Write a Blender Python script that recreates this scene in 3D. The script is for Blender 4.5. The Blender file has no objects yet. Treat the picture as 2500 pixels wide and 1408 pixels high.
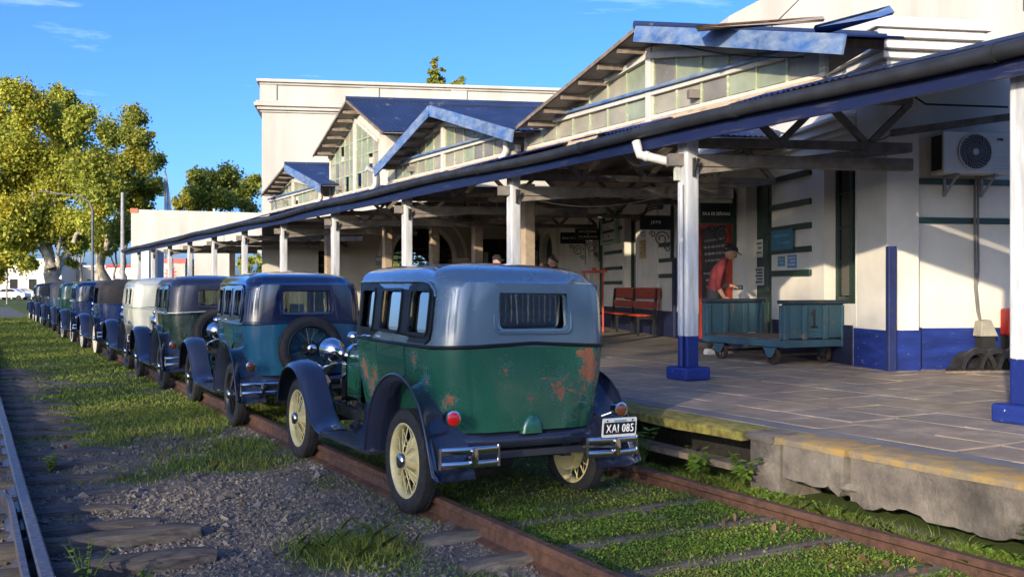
import bpy, bmesh, math, random
import numpy as np
from mathutils import Vector, Matrix, geometry, noise as mnoise

R = math.radians
SC = bpy.context.scene
COL = SC.collection
random.seed(11)
RNG = np.random.default_rng(11)

# ------------------------------------------------------------------ camera
EYE = 1.64
TH = R(29.0)
ST, CT = math.sin(TH), math.cos(TH)
cam_d = bpy.data.cameras.new('camera')
cam_d.sensor_width = 36.0
cam_d.lens = 2400 / 2500 * 36.0
cam_d.shift_y = -0.0016
cam_d.clip_start = 0.05
cam_d.clip_end = 3000
cam = bpy.data.objects.new('camera', cam_d)
COL.objects.link(cam)
cam.location = (0, 0, EYE)
cam.rotation_euler = (R(90), 0, -TH)
SC.camera = cam

# ------------------------------------------------------------------ sky, sun, exposure
SUN_EL, SUN_AZ = R(15.5), R(235.0)          # azimuth clockwise from +Y
W = bpy.data.worlds.new('World')
SC.world = W
W.use_nodes = True
wn = W.node_tree.nodes
bg = wn['Background']
sky = wn.new('ShaderNodeTexSky')
sky.sky_type = 'NISHITA'
sky.sun_disc = False
sky.sun_elevation = SUN_EL
sky.sun_rotation = SUN_AZ
sky.altitude = 0
sky.air_density = 0.6
sky.dust_density = 2.4
sky.ozone_density = 5.0
hsat = wn.new('ShaderNodeHueSaturation')
hsat.inputs['Saturation'].default_value = 1.12
hsat.inputs['Hue'].default_value = 0.509
W.node_tree.links.new(sky.outputs[0], hsat.inputs['Color'])
# faint cirrus, thin and sparse over the whole sky
wtc = wn.new('ShaderNodeTexCoord')
wmap = wn.new('ShaderNodeMapping')
wmap.inputs['Scale'].default_value = (2.0, 2.0, 14.0)
wno = wn.new('ShaderNodeTexNoise')
wno.inputs['Scale'].default_value = 1.7
wno.inputs['Detail'].default_value = 7
wno.inputs['Roughness'].default_value = 0.62
wno.inputs['Distortion'].default_value = 0.4
wra = wn.new('ShaderNodeMapRange')
wra.inputs[1].default_value = 0.60
wra.inputs[2].default_value = 0.80
wra.inputs[3].default_value = 0.0
wra.inputs[4].default_value = 0.30
wmx = wn.new('ShaderNodeMix')
wmx.data_type = 'RGBA'
wmx.inputs[7].default_value = (5.5, 6.3, 7.2, 1)
wl = W.node_tree.links
wl.new(wtc.outputs['Generated'], wmap.inputs[0])
wl.new(wmap.outputs[0], wno.inputs['Vector'])
wl.new(wno.outputs['Fac'], wra.inputs[0])
wl.new(wra.outputs[0], wmx.inputs[0])
wl.new(hsat.outputs[0], wmx.inputs[6])
wl.new(wmx.outputs[2], bg.inputs[0])
bg.inputs[1].default_value = 0.15
sun_d = bpy.data.lights.new('sun', 'SUN')
sun_d.energy = 2.4
sun_d.angle = R(0.8)
sun_d.color = (1.0, 0.85, 0.62)
sun = bpy.data.objects.new('sun', sun_d)
COL.objects.link(sun)
SUND = Vector((math.sin(SUN_AZ) * math.cos(SUN_EL), math.cos(SUN_AZ) * math.cos(SUN_EL), math.sin(SUN_EL)))
sun.rotation_euler = SUND.to_track_quat('Z', 'Y').to_euler()
sun.location = (-20, -20, 30)
SC.view_settings.view_transform = 'Standard'
SC.view_settings.look = 'None'
SC.view_settings.exposure = 1.48
SC.view_settings.gamma = 1.0
SC.view_settings.use_curve_mapping = False
SC.render.engine = 'CYCLES'
SC.cycles.max_bounces = 7
SC.cycles.diffuse_bounces = 4
SC.cycles.glossy_bounces = 3
SC.cycles.transmission_bounces = 4
SC.cycles.transparent_max_bounces = 12
SC.cycles.caustics_reflective = False
SC.cycles.caustics_refractive = False
SC.cycles.sample_clamp_indirect = 6.0

# ------------------------------------------------------------------ places
CAMP = Vector((0, 0, EYE))


def ray(px, py):
    k = (px - 1250) / 2400
    return Vector((CT * k + ST, CT - ST * k, (700 - py) / 2400))


def at_depth(px, py, d):
    return CAMP + ray(px, py) * d


def at_x(px, py, x):
    r = ray(px, py)
    return CAMP + r * (x / r.x)


def at_z(px, py, z):
    r = ray(px, py)
    return CAMP + r * ((z - EYE) / r.z)


# the station's own axes: it stands at an angle to the track
BANG = R(20.0)
OB = Vector((10.54, 8.885, 0))
PB = Vector((math.cos(BANG), -math.sin(BANG), 0))
BB = Vector((math.sin(BANG), math.cos(BANG), 0))
MBLD = Matrix(((PB.x, BB.x, 0, OB.x), (PB.y, BB.y, 0, OB.y), (0, 0, 1, 0), (0, 0, 0, 1)))
PZ = 0.54                                    # platform level


def bw(a, d, z):
    return OB + PB * a + BB * d + Vector((0, 0, z))


def d_of(px, a=0.0):
    """distance along the station wall (offset a) at which it is seen at photo column px"""
    k = (px - 1250) / 2400
    o = OB + PB * a
    ox, oy = o.x * CT - o.y * ST, o.x * ST + o.y * CT
    bx, by = BB.x * CT - BB.y * ST, BB.x * ST + BB.y * CT
    return (ox - k * oy) / (k * by - bx)


def z_on(px, py, a=0.0):
    d = d_of(px, a)
    p = OB + PB * a + BB * d
    return EYE + (700 - py) / 2400 * (p.x * ST + p.y * CT)


# ------------------------------------------------------------------ scene helpers
def tag(o, label=None, cat=None, group=None, kind=None):
    if label: o['label'] = label
    if cat: o['category'] = cat
    if group: o['group'] = group
    if kind: o['kind'] = kind
    return o


def thing(name, label, cat, loc=(0, 0, 0), rotz=0.0, group=None, mat=None):
    o = bpy.data.objects.new(name, None)
    o.empty_display_size = 0.2
    COL.objects.link(o)
    if mat is not None:
        o.matrix_basis = mat
    else:
        o.location = loc
        o.rotation_euler = (0, 0, rotz)
    return tag(o, label, cat, group)


def root_inv(o):
    while o.parent is not None:
        o = o.parent
    return o.matrix_basis.inverted()


def link(name, me, mat=None, parent=None):
    o = bpy.data.objects.new(name, me)
    COL.objects.link(o)
    if parent is not None:
        o.parent = parent
    if mat is not None:
        if len(me.materials) == 0:
            me.materials.append(mat)
        elif me.materials[0] != mat:
            o.material_slots[0].link = 'OBJECT'
            o.material_slots[0].material = mat
    return o


class G:
    """collects faces of one mesh"""

    def __init__(s):
        s.v, s.f, s.m = [], [], []
        s.mi = 0

    def add(s, vs, fs):
        n = len(s.v)
        s.v += [Vector(p) for p in vs]
        for f in fs:
            s.f.append([i + n for i in f])
            s.m.append(s.mi)
        return s

    def box(s, x0, x1, y0, y1, z0, z1):
        return s.add([(x0, y0, z0), (x1, y0, z0), (x1, y1, z0), (x0, y1, z0), (x0, y0, z1), (x1, y0, z1), (x1, y1, z1), (x0, y1, z1)],
                     [(0, 3, 2, 1), (4, 5, 6, 7), (0, 1, 5, 4), (1, 2, 6, 5), (2, 3, 7, 6), (3, 0, 4, 7)])

    def mbox(s, M, *a):
        n = len(s.v)
        s.box(*a)
        for i in range(n, len(s.v)):
            s.v[i] = M @ s.v[i]
        return s

    def beam(s, p, q, w, h, up=(0, 0, 1)):
        p, q, up = Vector(p), Vector(q), Vector(up)
        d = (q - p).normalized()
        x = d.cross(up)
        if x.length < 1e-4:
            x = d.cross(Vector((1, 0, 0)))
        x.normalize()
        z = x.cross(d)
        x, z = x * (w / 2), z * (h / 2)
        return s.add([p - x - z, p + x - z, p + x + z, p - x + z, q - x - z, q + x - z, q + x + z, q - x + z],
                     [(0, 1, 2, 3), (7, 6, 5, 4), (0, 4, 5, 1), (1, 5, 6, 2), (2, 6, 7, 3), (3, 7, 4, 0)])

    def tube(s, pts, r, n=8, cap=True):
        pts = [Vector(p) for p in pts]
        rs = r if isinstance(r, (list, tuple)) else [r] * len(pts)
        base = len(s.v)
        nx = None
        for i, p in enumerate(pts):
            t = (pts[min(i + 1, len(pts) - 1)] - pts[max(i - 1, 0)])
            t.normalize()
            if nx is None:
                nx = t.orthogonal().normalized()
            nx = nx - t * nx.dot(t)
            nx = nx.normalized() if nx.length > 1e-6 else t.orthogonal().normalized()
            ny = t.cross(nx)
            for j in range(n):
                a = 2 * math.pi * j / n
                s.v.append(p + (nx * math.cos(a) + ny * math.sin(a)) * rs[i])
        for i in range(len(pts) - 1):
            for j in range(n):
                a, b = base + i * n + j, base + i * n + (j + 1) % n
                s.f.append([a, b, b + n, a + n]); s.m.append(s.mi)
        if cap:
            s.f.append([base + j for j in reversed(range(n))]); s.m.append(s.mi)
            e = base + (len(pts) - 1) * n
            s.f.append([e + j for j in range(n)]); s.m.append(s.mi)
        return s

    def lathe(s, prof, n=24, M=Matrix(), closed=False):
        """prof: (radius, height) pairs turned about local z"""
        base = len(s.v)
        for (r, h) in prof:
            for j in range(n):
                a = 2 * math.pi * j / n
                s.v.append(M @ Vector((r * math.cos(a), r * math.sin(a), h)))
        m = len(prof)
        for i in range(m if closed else m - 1):
            i2 = (i + 1) % m
            for j in range(n):
                a, b = base + i * n + j, base + i * n + (j + 1) % n
                c, d = base + i2 * n + (j + 1) % n, base + i2 * n + j
                s.f.append([a, b, c, d]); s.m.append(s.mi)
        return s

    def loft(s, rings, closed=True, cap0=False, cap1=False):
        base = len(s.v)
        n = len(rings[0])
        for r in rings:
            s.v += [Vector(p) for p in r]
        for i in range(len(rings) - 1):
            for j in range(n if closed else n - 1):
                a, b = base + i * n + j, base + i * n + (j + 1) % n
                s.f.append([a, b, b + n, a + n]); s.m.append(s.mi)
        if cap0:
            s.f.append([base + j for j in reversed(range(n))]); s.m.append(s.mi)
        if cap1:
            e = base + (len(rings) - 1) * n
            s.f.append([e + j for j in range(n)]); s.m.append(s.mi)
        return s

    def plate(s, outline, holes, fn, thick):
        """a flat outline with holes, (u,v)->point through fn(u, v, w), w from 0 to thick"""
        polys = [[Vector((u, v, 0)) for u, v in outline]] + [[Vector((u, v, 0)) for u, v in h] for h in holes]
        flat = [p for q in polys for p in q]
        tris = geometry.tessellate_polygon(polys)
        n = len(flat)
        base = len(s.v)
        s.v += [Vector(fn(p.x, p.y, 0)) for p in flat]
        if thick:
            s.v += [Vector(fn(p.x, p.y, thick)) for p in flat]
        for t in tris:
            s.f.append([base + i for i in t]); s.m.append(s.mi)
            if thick:
                s.f.append([base + n + i for i in reversed(t)]); s.m.append(s.mi)
        if thick:
            k = 0
            for q in polys:
                for j in range(len(q)):
                    a, b = base + k + j, base + k + (j + 1) % len(q)
                    s.f.append([a, b, b + n, a + n]); s.m.append(s.mi)
                k += len(q)
        return s

    def mesh(s, name, smooth=None, fix=True):
        me = bpy.data.meshes.new(name)
        me.from_pydata([tuple(p) for p in s.v], [], s.f)
        if any(s.m):
            me.polygons.foreach_set('material_index', s.m)
        if fix:
            bm = bmesh.new()
            bm.from_mesh(me)
            bmesh.ops.recalc_face_normals(bm, faces=bm.faces)
            bm.to_mesh(me)
            bm.free()
        if smooth is not None:
            me.polygons.foreach_set('use_smooth', [True] * len(me.polygons))
            if smooth < 179:
                me.set_sharp_from_angle(angle=R(smooth))
        me.update()
        return me

    def build(s, name, mat, parent=None, smooth=None, world=False, bevel=0.0, fix=True):
        if world and parent is not None:
            inv = root_inv(parent)
            s.v = [inv @ p for p in s.v]
        me = s.mesh(name, smooth, fix)
        for m in (mat if isinstance(mat, (list, tuple)) else [mat]):
            me.materials.append(m)
        o = link(name, me, None, parent)
        if bevel:
            b = o.modifiers.new('bevel', 'BEVEL')
            b.width = bevel
            b.segments = 2
            b.limit_method = 'ANGLE'
        return o


def copy_tree(o, parent=None):
    c = o.copy()
    COL.objects.link(c)
    c.parent = parent
    for ch in o.children:
        copy_tree(ch, c)
    return c


def rrect(u0, u1, v0, v1, r, n=5):
    out = []
    for (cx, cy, a0) in ((u1 - r, v1 - r, 0), (u0 + r, v1 - r, 90), (u0 + r, v0 + r, 180), (u1 - r, v0 + r, 270)):
        for i in range(n + 1):
            a = R(a0 + 90 * i / n)
            out.append((cx + r * math.cos(a), cy + r * math.sin(a)))
    return out


def np_mesh(name, verts, faces_n, var=None):
    """verts (N,3), faces_n: vertices per face, laid out face by face; var: one value per face"""
    n = len(verts)
    nf = n // faces_n
    me = bpy.data.meshes.new(name)
    me.vertices.add(n)
    me.vertices.foreach_set('co', np.ascontiguousarray(verts, dtype=np.float32).ravel())
    me.loops.add(n)
    me.loops.foreach_set('vertex_index', np.arange(n, dtype=np.int32))
    me.polygons.add(nf)
    me.polygons.foreach_set('loop_start', np.arange(0, n, faces_n, dtype=np.int32))
    if var is not None:
        at = me.attributes.new('var', 'FLOAT', 'FACE')
        at.data.foreach_set('value', np.asarray(var, dtype=np.float32))
    me.update(calc_edges=True)
    return me


# ------------------------------------------------------------------ materials
def rgb(*c):
    """sRGB 0..255 -> linear"""
    return tuple(((x / 255) / 12.92 if x / 255 < 0.04045 else ((x / 255 + 0.055) / 1.055) ** 2.4) for x in c)


class Mt:
    def __init__(s, name):
        s.m = bpy.data.materials.new(name)
        s.m.use_nodes = True
        s.t = s.m.node_tree
        s.n, s.l = s.t.nodes, s.t.links
        s.b = s.n['Principled BSDF']
        s.out = s.n['Material Output']
        s._tc = None

    def tc(s, kind='Object'):
        if s._tc is None:
            s._tc = s.n.new('ShaderNodeTexCoord')
        return s._tc.outputs[kind]

    def scaled(s, vec, sc):
        m = s.n.new('ShaderNodeMapping')
        m.inputs['Scale'].default_value = sc
        s.l.new(vec, m.inputs[0])
        return m.outputs[0]

    def noise(s, scale, detail=4, rough=0.55, vec=None, dist=0.0):
        n = s.n.new('ShaderNodeTexNoise')
        n.inputs['Scale'].default_value = scale
        n.inputs['Detail'].default_value = detail
        n.inputs['Roughness'].default_value = rough
        n.inputs['Distortion'].default_value = dist
        s.l.new(vec if vec is not None else s.tc(), n.inputs['Vector'])
        return n.outputs['Fac']

    def voro(s, scale, vec=None, feature='F1', out='Distance'):
        n = s.n.new('ShaderNodeTexVoronoi')
        n.feature = feature
        n.inputs['Scale'].default_value = scale
        s.l.new(vec if vec is not None else s.tc(), n.inputs['Vector'])
        return n.outputs[out]

    def ramp(s, fac, a, b, c0=(0, 0, 0), c1=(1, 1, 1)):
        n = s.n.new('ShaderNodeValToRGB')
        n.color_ramp.elements[0].position = a
        n.color_ramp.elements[1].position = b
        n.color_ramp.elements[0].color = (*c0, 1)
        n.color_ramp.elements[1].color = (*c1, 1)
        s.l.new(fac, n.inputs[0])
        return n.outputs[0]

    def rng(s, fac, a, b, lo=0.0, hi=1.0):
        n = s.n.new('ShaderNodeMapRange')
        n.inputs[1].default_value = a
        n.inputs[2].default_value = b
        n.inputs[3].default_value = lo
        n.inputs[4].default_value = hi
        s.l.new(fac, n.inputs[0])
        return n.outputs[0]

    def mix(s, fac, a, b, mode='MIX'):
        n = s.n.new('ShaderNodeMix')
        n.data_type = 'RGBA'
        n.blend_type = mode
        for sock, v in ((n.inputs[0], fac), (n.inputs[6], a), (n.inputs[7], b)):
            if isinstance(v, (int, float)):
                sock.default_value = v
            elif isinstance(v, tuple):
                sock.default_value = (*v, 1)
            else:
                s.l.new(v, sock)
        return n.outputs[2]

    def math(s, op, a, b=0.0, clamp=False):
        n = s.n.new('ShaderNodeMath')
        n.operation = op
        n.use_clamp = clamp
        for sock, v in ((n.inputs[0], a), (n.inputs[1], b)):
            if isinstance(v, (int, float)):
                sock.default_value = v
            else:
                s.l.new(v, sock)
        return n.outputs[0]

    def attr(s, name='var'):
        n = s.n.new('ShaderNodeAttribute')
        n.attribute_name = name
        return n.outputs['Fac']

    def rand(s):
        return s.n.new('ShaderNodeObjectInfo').outputs['Random']

    def set(s, col=None, rough=None, metal=None, spec=None, coat=None, bump=None, bstr=0.3, bdist=0.01):
        for key, v in (('Base Color', col), ('Roughness', rough), ('Metallic', metal), ('Specular IOR Level', spec), ('Coat Weight', coat)):
            if v is None:
                continue
            if isinstance(v, (int, float)):
                s.b.inputs[key].default_value = v
            elif isinstance(v, tuple):
                s.b.inputs[key].default_value = (*v, 1)
            else:
                s.l.new(v, s.b.inputs[key])
        if bump is not None:
            n = s.n.new('ShaderNodeBump')
            n.inputs['Strength'].default_value = bstr
            n.inputs['Distance'].default_value = bdist
            s.l.new(bump, n.inputs['Height'])
            s.l.new(n.outputs[0], s.b.inputs['Normal'])
        return s.m


def plain(name, col, rough=0.6, metal=0.0, var=0.25, scale=6.0, bump=0.0, bscale=60.0, spec=0.5, coat=0.0):
    """colour with a soft blotchy variation and fine relief"""
    m = Mt(name)
    f = m.noise(scale, 5)
    c2 = tuple(x * (1 - var) for x in col)
    c = m.mix(m.ramp(f, 0.35, 0.65), c2, col)
    return m.set(c, m.rng(f, 0.3, 0.7, min(1, rough * 1.15), rough * 0.9), metal, spec, coat,
                 bump=m.noise(bscale, 4) if bump else None, bstr=bump)


def worn(name, col, under, amount=0.42, scale=9.0, rough=0.6, streak=(1, 1, 1), var=0.2, bump=0.25, soft=0.03):
    """paint worn through to what is under it"""
    m = Mt(name)
    v = m.scaled(m.tc(), streak)
    f = m.noise(scale, 8, 0.65, v)
    g = m.noise(scale * 0.4, 4, 0.5, v)
    base = m.mix(m.ramp(g, 0.35, 0.7), tuple(x * (1 - var) for x in col), col)
    k = m.ramp(f, amount - soft, amount + soft, (1, 1, 1), (0, 0, 0))
    c = m.mix(k, base, under)
    return m.set(c, rough, 0, 0.4, bump=f, bstr=bump)


def glassy(name, tint=(0.75, 0.8, 0.8), refl=1.0, rough=0.02, clear=0.9):
    m = Mt(name)
    tr = m.n.new('ShaderNodeBsdfTransparent')
    tr.inputs[0].default_value = (*[x * clear for x in tint], 1)
    gl = m.n.new('ShaderNodeBsdfGlossy')
    gl.inputs['Roughness'].default_value = rough
    fr = m.n.new('ShaderNodeFresnel')
    fr.inputs[0].default_value = 1.55
    mx = m.n.new('ShaderNodeMixShader')
    m.l.new(m.math('MULTIPLY', fr.outputs[0], refl, True), mx.inputs[0])
    m.l.new(tr.outputs[0], mx.inputs[1])
    m.l.new(gl.outputs[0], mx.inputs[2])
    m.l.new(mx.outputs[0], m.out.inputs[0])
    return m.m


# lettering is turned to mesh first, while the scene is still small
TXT = {}


def make_text(key, body, spacing=1.0, bold=0.0, line=1.0):
    cu = bpy.data.curves.new('lettering', 'FONT')
    cu.body = body
    cu.align_x, cu.align_y = 'CENTER', 'CENTER'
    cu.space_character = spacing
    cu.space_line = line
    cu.offset = bold
    cu.extrude = 0.004
    cu.resolution_u = 3
    o = bpy.data.objects.new('lettering', cu)
    COL.objects.link(o)
    dg = bpy.context.evaluated_depsgraph_get()
    me = bpy.data.meshes.new_from_object(o.evaluated_get(dg))
    me.name = 'lettering'
    bpy.data.objects.remove(o)
    bpy.data.curves.remove(cu)
    n = len(me.vertices)
    co = np.empty(n * 3, np.float32)
    me.vertices.foreach_get('co', co)
    co = co.reshape(-1, 3)
    lo, hi = co.min(0), co.max(0)
    co -= (lo + hi) / 2
    co[:, 0] /= (hi - lo)[0]
    co[:, 1] /= (hi - lo)[1]
    me.vertices.foreach_set('co', co.ravel())
    me.update()
    TXT[key] = me


def put_text(key, mat, parent, M, w, h, name='lettering'):
    """M: local frame, x to the right of the reader, y up, z towards the reader"""
    me = TXT[key].copy()
    me.materials.clear()
    o = link(name, me, mat, parent)
    o.matrix_basis = M @ Matrix.Diagonal((w, h, 1, 1))
    o['kind'] = 'stuff'
    return o


for key, body, sp, bold in (('xai', 'XAI 085', 1.12, 0.0), ('wdn', 'WDN 060', 1.12, 0.0), ('arg', 'ARGENTINA', 1.0, 0.0), ('one', '1', 1, 0.05),
                            ('jefe', 'JEFE', 1.15, 0.02), ('sen', 'SALA DE SE\u00d1ORAS', 1.1, 0.02), ('esp', 'SALA DE ESPERA', 1.1, 0.02),
                            ('bol', 'BOLETERIA\nY\nTELEGRAFO', 1.15, 0.03), ('mus', 'MUSEO\nFERROVIARIO\nCHASCOMUS', 1.0, 0.03),
                            ('enc', 'ENCOMIENDAS', 1.1, 0.02), ('york', 'YORK', 1.0, 0.03), ('vendo', 'VENDO', 1.0, 0.01)):
    make_text(key, body, sp, bold)

# ================================================================== materials of the setting
m_white = plain('limewash', (0.68, 0.635, 0.55), 0.85, var=0.14, scale=1.6, bump=0.12, bscale=30)
m_block = Mt('limewash_block')
_n = m_block.noise(1.1, 6, 0.6, m_block.scaled(m_block.tc(), (1, 1, 0.12)))
_c = m_block.mix(m_block.ramp(_n, 0.42, 0.72), (0.44, 0.415, 0.36), (0.36, 0.325, 0.27))
m_block = m_block.set(_c, 0.85, 0, 0.3, bump=m_block.noise(9, 6), bstr=0.1)
m_trim = plain('white_trim', (0.50, 0.48, 0.43), 0.6, var=0.15, scale=5, bump=0.1)
m_green = plain('dark_green_paint', (0.008, 0.035, 0.022), 0.4, var=0.3, scale=12)
m_greenlight = plain('pale_green_paint', (0.35, 0.55, 0.42), 0.5, var=0.1)
m_black = plain('black_paint', (0.008, 0.009, 0.01), 0.45, var=0.2)
m_timber = plain('old_timber', (0.20, 0.155, 0.115), 0.85, var=0.45, scale=9, bump=0.3, bscale=40)
m_truss = plain('grey_brown_truss_paint', (0.17, 0.145, 0.12), 0.75, var=0.4, scale=7, bump=0.2, bscale=30)
m_tan = plain('faded_cream_post', (0.40, 0.31, 0.22), 0.8, var=0.3, scale=5, bump=0.2, bscale=30)
m_rust = plain('rust', (0.13, 0.05, 0.025), 0.85, var=0.5, scale=25, bump=0.4, bscale=120)
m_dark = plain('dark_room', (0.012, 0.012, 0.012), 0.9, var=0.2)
m_red = plain('red_paint', (0.42, 0.045, 0.018), 0.5, var=0.35, scale=8)
m_letter = plain('white_lettering', (0.8, 0.8, 0.76), 0.6, var=0.1)
m_signblack = plain('sign_black', (0.012, 0.014, 0.016), 0.35, var=0.2)
m_chrome = Mt('chrome').set((0.72, 0.72, 0.72), 0.06, 1.0)
m_wire = plain('wire_black', (0.015, 0.014, 0.013), 0.7)


def two_tone(name, split, low=(0.012, 0.026, 0.16), high=(0.66, 0.66, 0.66)):
    """white above, blue below, worn where the two meet and where the blue is chipped"""
    m = Mt(name)
    sep = m.n.new('ShaderNodeSeparateXYZ')
    m.l.new(m.tc(), sep.inputs[0])
    n1 = m.noise(9, 6)
    z = m.math('ADD', sep.outputs[2], m.math('MULTIPLY', m.math('SUBTRACT', n1, 0.5), 0.03))
    k = m.rng(z, split - 0.004, split + 0.004)
    chip = m.ramp(m.noise(38, 8, 0.7), 0.655, 0.69)
    blue = m.mix(chip, m.mix(m.noise(5, 3), tuple(x * 0.6 for x in low), low), (0.55, 0.56, 0.58))
    streak = m.noise(14, 6, 0.6, m.scaled(m.tc(), (1, 1, 0.12)))
    wh = m.mix(m.ramp(streak, 0.42, 0.78), high, tuple(x * 0.5 for x in high))
    return m.set(m.mix(k, blue, wh), m.rng(k, 0, 1, 0.42, 0.65), 0, 0.4, bump=m.noise(40, 5), bstr=0.15)


m_post = two_tone('post_paint', 0.52, high=(0.50, 0.50, 0.49))
m_blue = worn('blue_paint', (0.012, 0.028, 0.17), (0.5, 0.5, 0.52), 0.33, 26, 0.45)


def mat_ground():
    m = Mt('ground')
    p = m.tc()
    n1 = m.noise(0.9, 6, 0.6, p)
    n2 = m.noise(14, 6, 0.7, p)
    n3 = m.noise(90, 4, 0.6, p)
    dirt = m.mix(n2, (0.085, 0.065, 0.047), (0.18, 0.145, 0.11))
    grav = m.mix(n3, (0.06, 0.057, 0.057), (0.20, 0.185, 0.17))
    c = m.mix(m.ramp(n2, 0.42, 0.6), dirt, grav)
    at = m.n.new('ShaderNodeAttribute')
    at.attribute_name = 'green'
    gcol = m.mix(n2, (0.035, 0.06, 0.014), (0.09, 0.125, 0.03))
    gk = m.math('ADD', at.outputs['Fac'], m.math('MULTIPLY', m.math('SUBTRACT', n2, 0.5), 0.9))
    c = m.mix(m.ramp(gk, 0.35, 0.6), c, gcol)
    return m.set(c, 0.95, 0, 0.2, bump=m.mix(0.5, n2, n3), bstr=0.9, bdist=0.02)


def fbm(x, y, s):
    return mnoise.fractal(Vector((x * s, y * s, 3.7)), 1.0, 2.0, 4)


GPATCH = [(2.05, 5.75, 0.42, 0.5, 1.0), (1.55, 5.3, 0.3, 0.25, 0.5), (2.1, 9.3, 0.75, 0.55, 0.9), (1.3, 8.9, 0.4, 0.35, 0.7), (2.5, 10.2, 0.5, 0.7, 0.9),
          (1.35, 10.9, 0.3, 0.4, 0.6), (0.75, 6.1, 0.12, 0.6, 0.6), (0.62, 7.6, 0.12, 0.5, 0.5), (2.5, 4.9, 0.25, 0.3, 0.6), (1.9, 12.6, 0.6, 0.8, 0.9), (0.8, 9.2, 0.2, 0.5, .5),
          (2.6, 7.9, 0.25, 0.4, 0.45), (1.25, 14.2, 0.5, 0.9, 0.7), (3.3, 7.6, 0.7, 1.0, 0.5)]


def green_at(x, y):
    """how grassy the ground is, 0..1"""
    n = fbm(x, y, 0.9) * 0.5
    if x > 5.3:
        return 0.8
    if x > 4.95:
        return 0.75 + n
    if x > 2.95:
        g = 0.85 + n * 0.8
        if 6.0 < y < 11 and x < 4.6:
            g -= 0.25
        return max(0, min(1, g))
    g = 0.0
    for (cx, cy, rx, ry, k) in GPATCH:
        q = ((x - cx) / rx) ** 2 + ((y - cy) / ry) ** 2
        if q < 3:
            g = max(g, k * math.exp(-q * 0.9))
    far = max(0.0, min(1.0, (y - 8.3) / 4.5)) * (0.45 if x < 1.0 and y < 22 else 1.0)
    g = max(g, far * (0.75 + n * 0.9))
    if y > 24:
        g = max(g, 0.9)
    g += n * 0.35
    if y < 3.5:
        g = max(g, 0.3 + n)
    return max(0.0, min(1.0, g))


def ground_z(x, y):
    z = fbm(x, y, 1.3) * 0.018 + fbm(x, y, 0.25) * 0.02
    if abs(x) > 60 or abs(y) > 120:
        return -0.02
    if 2.9 < x < 4.84:
        z += 0.045
    if x >= 4.84:
        z += 0.045 + min(1.0, (x - 4.84) / 0.35) * 0.05 * max(0.0, min(1, (9 - y) / 3))
    if x < 0.55:
        z += 0.01
    return z


def build_ground():
    def axis(lo, hi, fine0, fine1, step):
        a = list(np.arange(fine0, fine1 + 1e-6, step))
        q, st = fine1, step
        while q < hi:
            st *= 1.35; q += st; a.append(min(q, hi))
        q, st = fine0, step
        while q > lo:
            st *= 1.35; q -= st; a.insert(0, max(q, lo))
        return a
    xs = axis(-900, 900, -1.0, 6.2, 0.12)
    ys = axis(-900, 1500, 2.2, 24, 0.16)
    nx, ny = len(xs), len(ys)
    v = [(x, y, ground_z(x, y)) for y in ys for x in xs]
    f = [(j * nx + i, j * nx + i + 1, (j + 1) * nx + i + 1, (j + 1) * nx + i) for j in range(ny - 1) for i in range(nx - 1)]
    me = bpy.data.meshes.new('ground')
    me.from_pydata(v, [], f)
    me.polygons.foreach_set('use_smooth', [True] * len(f))
    a = me.attributes.new('green', 'FLOAT', 'POINT')
    a.data.foreach_set('value', [green_at(x, y) for (x, y, z) in v])
    me.materials.append(mat_ground())
    o = link('ground', me)
    o['kind'] = 'structure'


build_ground()

# a paved road crosses beyond the end of the row of cars
g = G()
g.box(-40, 7.0, 55.0, 88.0, -0.2, 0.02)
road = g.build('road', plain('asphalt', (0.09, 0.09, 0.095), 0.9, var=0.3, scale=2, bump=0.3, bscale=50))
road['kind'] = 'structure'

# ------------------------------------------------------------------ rails
m_railtop = plain('rail_steel', (0.17, 0.15, 0.15), 0.42, 0.6, var=0.45, scale=20, bump=0.15, bscale=90)
m_railbrown = plain('rusty_rail', (0.105, 0.05, 0.03), 0.72, 0.1, var=0.5, scale=18, bump=0.35, bscale=110)
RAIL = [(-0.075, 0), (0.075, 0), (0.075, 0.012), (0.02, 0.03), (0.012, 0.10), (0.038, 0.115), (0.038, 0.145), (0.028, 0.155), (-0.028, 0.155),
        (-0.038, 0.145), (-0.038, 0.115), (-0.012, 0.10), (-0.02, 0.03), (-0.075, 0.012)]


def rail(x, y0, y1, z, label, mat):
    t = thing('rail', label, 'rail', (x, y0, z), group='railway rails')
    joints = [y0]
    q = {4.84: 6.9, 2.92: 3.6}.get(x, 9.4)
    while q < y1:
        joints.append(q); q += 9.0
    joints.append(y1)
    for a, b in zip(joints, joints[1:]):
        n = max(2, int((b - a) / 0.8))
        rings = []
        for i in range(n + 1):
            y = a + 0.004 + (b - a - 0.008) * i / n
            wob = fbm(y, x, 0.3) * 0.008
            rings.append([(x + px + wob, y, z + pz + wob * 0.6) for px, pz in RAIL])
        g = G()
        g.loft(rings, True, True, True)
        g.build('rail_length', mat, t, 35, world=True)
        if b < y1:
            for sx in (-0.03, 0.03):
                g = G()
                g.box(x + sx - 0.008, x + sx + 0.008, b - 0.22, b + 0.22, z + 0.035, z + 0.10)
                for k in (-0.15, -0.05, 0.05, 0.15):
                    g.lathe([(0, 0), (0.016, 0), (0.016, 0.02), (0, 0.02)], 6, Matrix.Translation((x + sx * 1.25, b + k, z + 0.07)) @ Matrix.Rotation(R(90) * (1 if sx > 0 else -1), 4, 'Y'))
                g.build('fish_plate', mat, t, 35, world=True)
    return t


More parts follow.
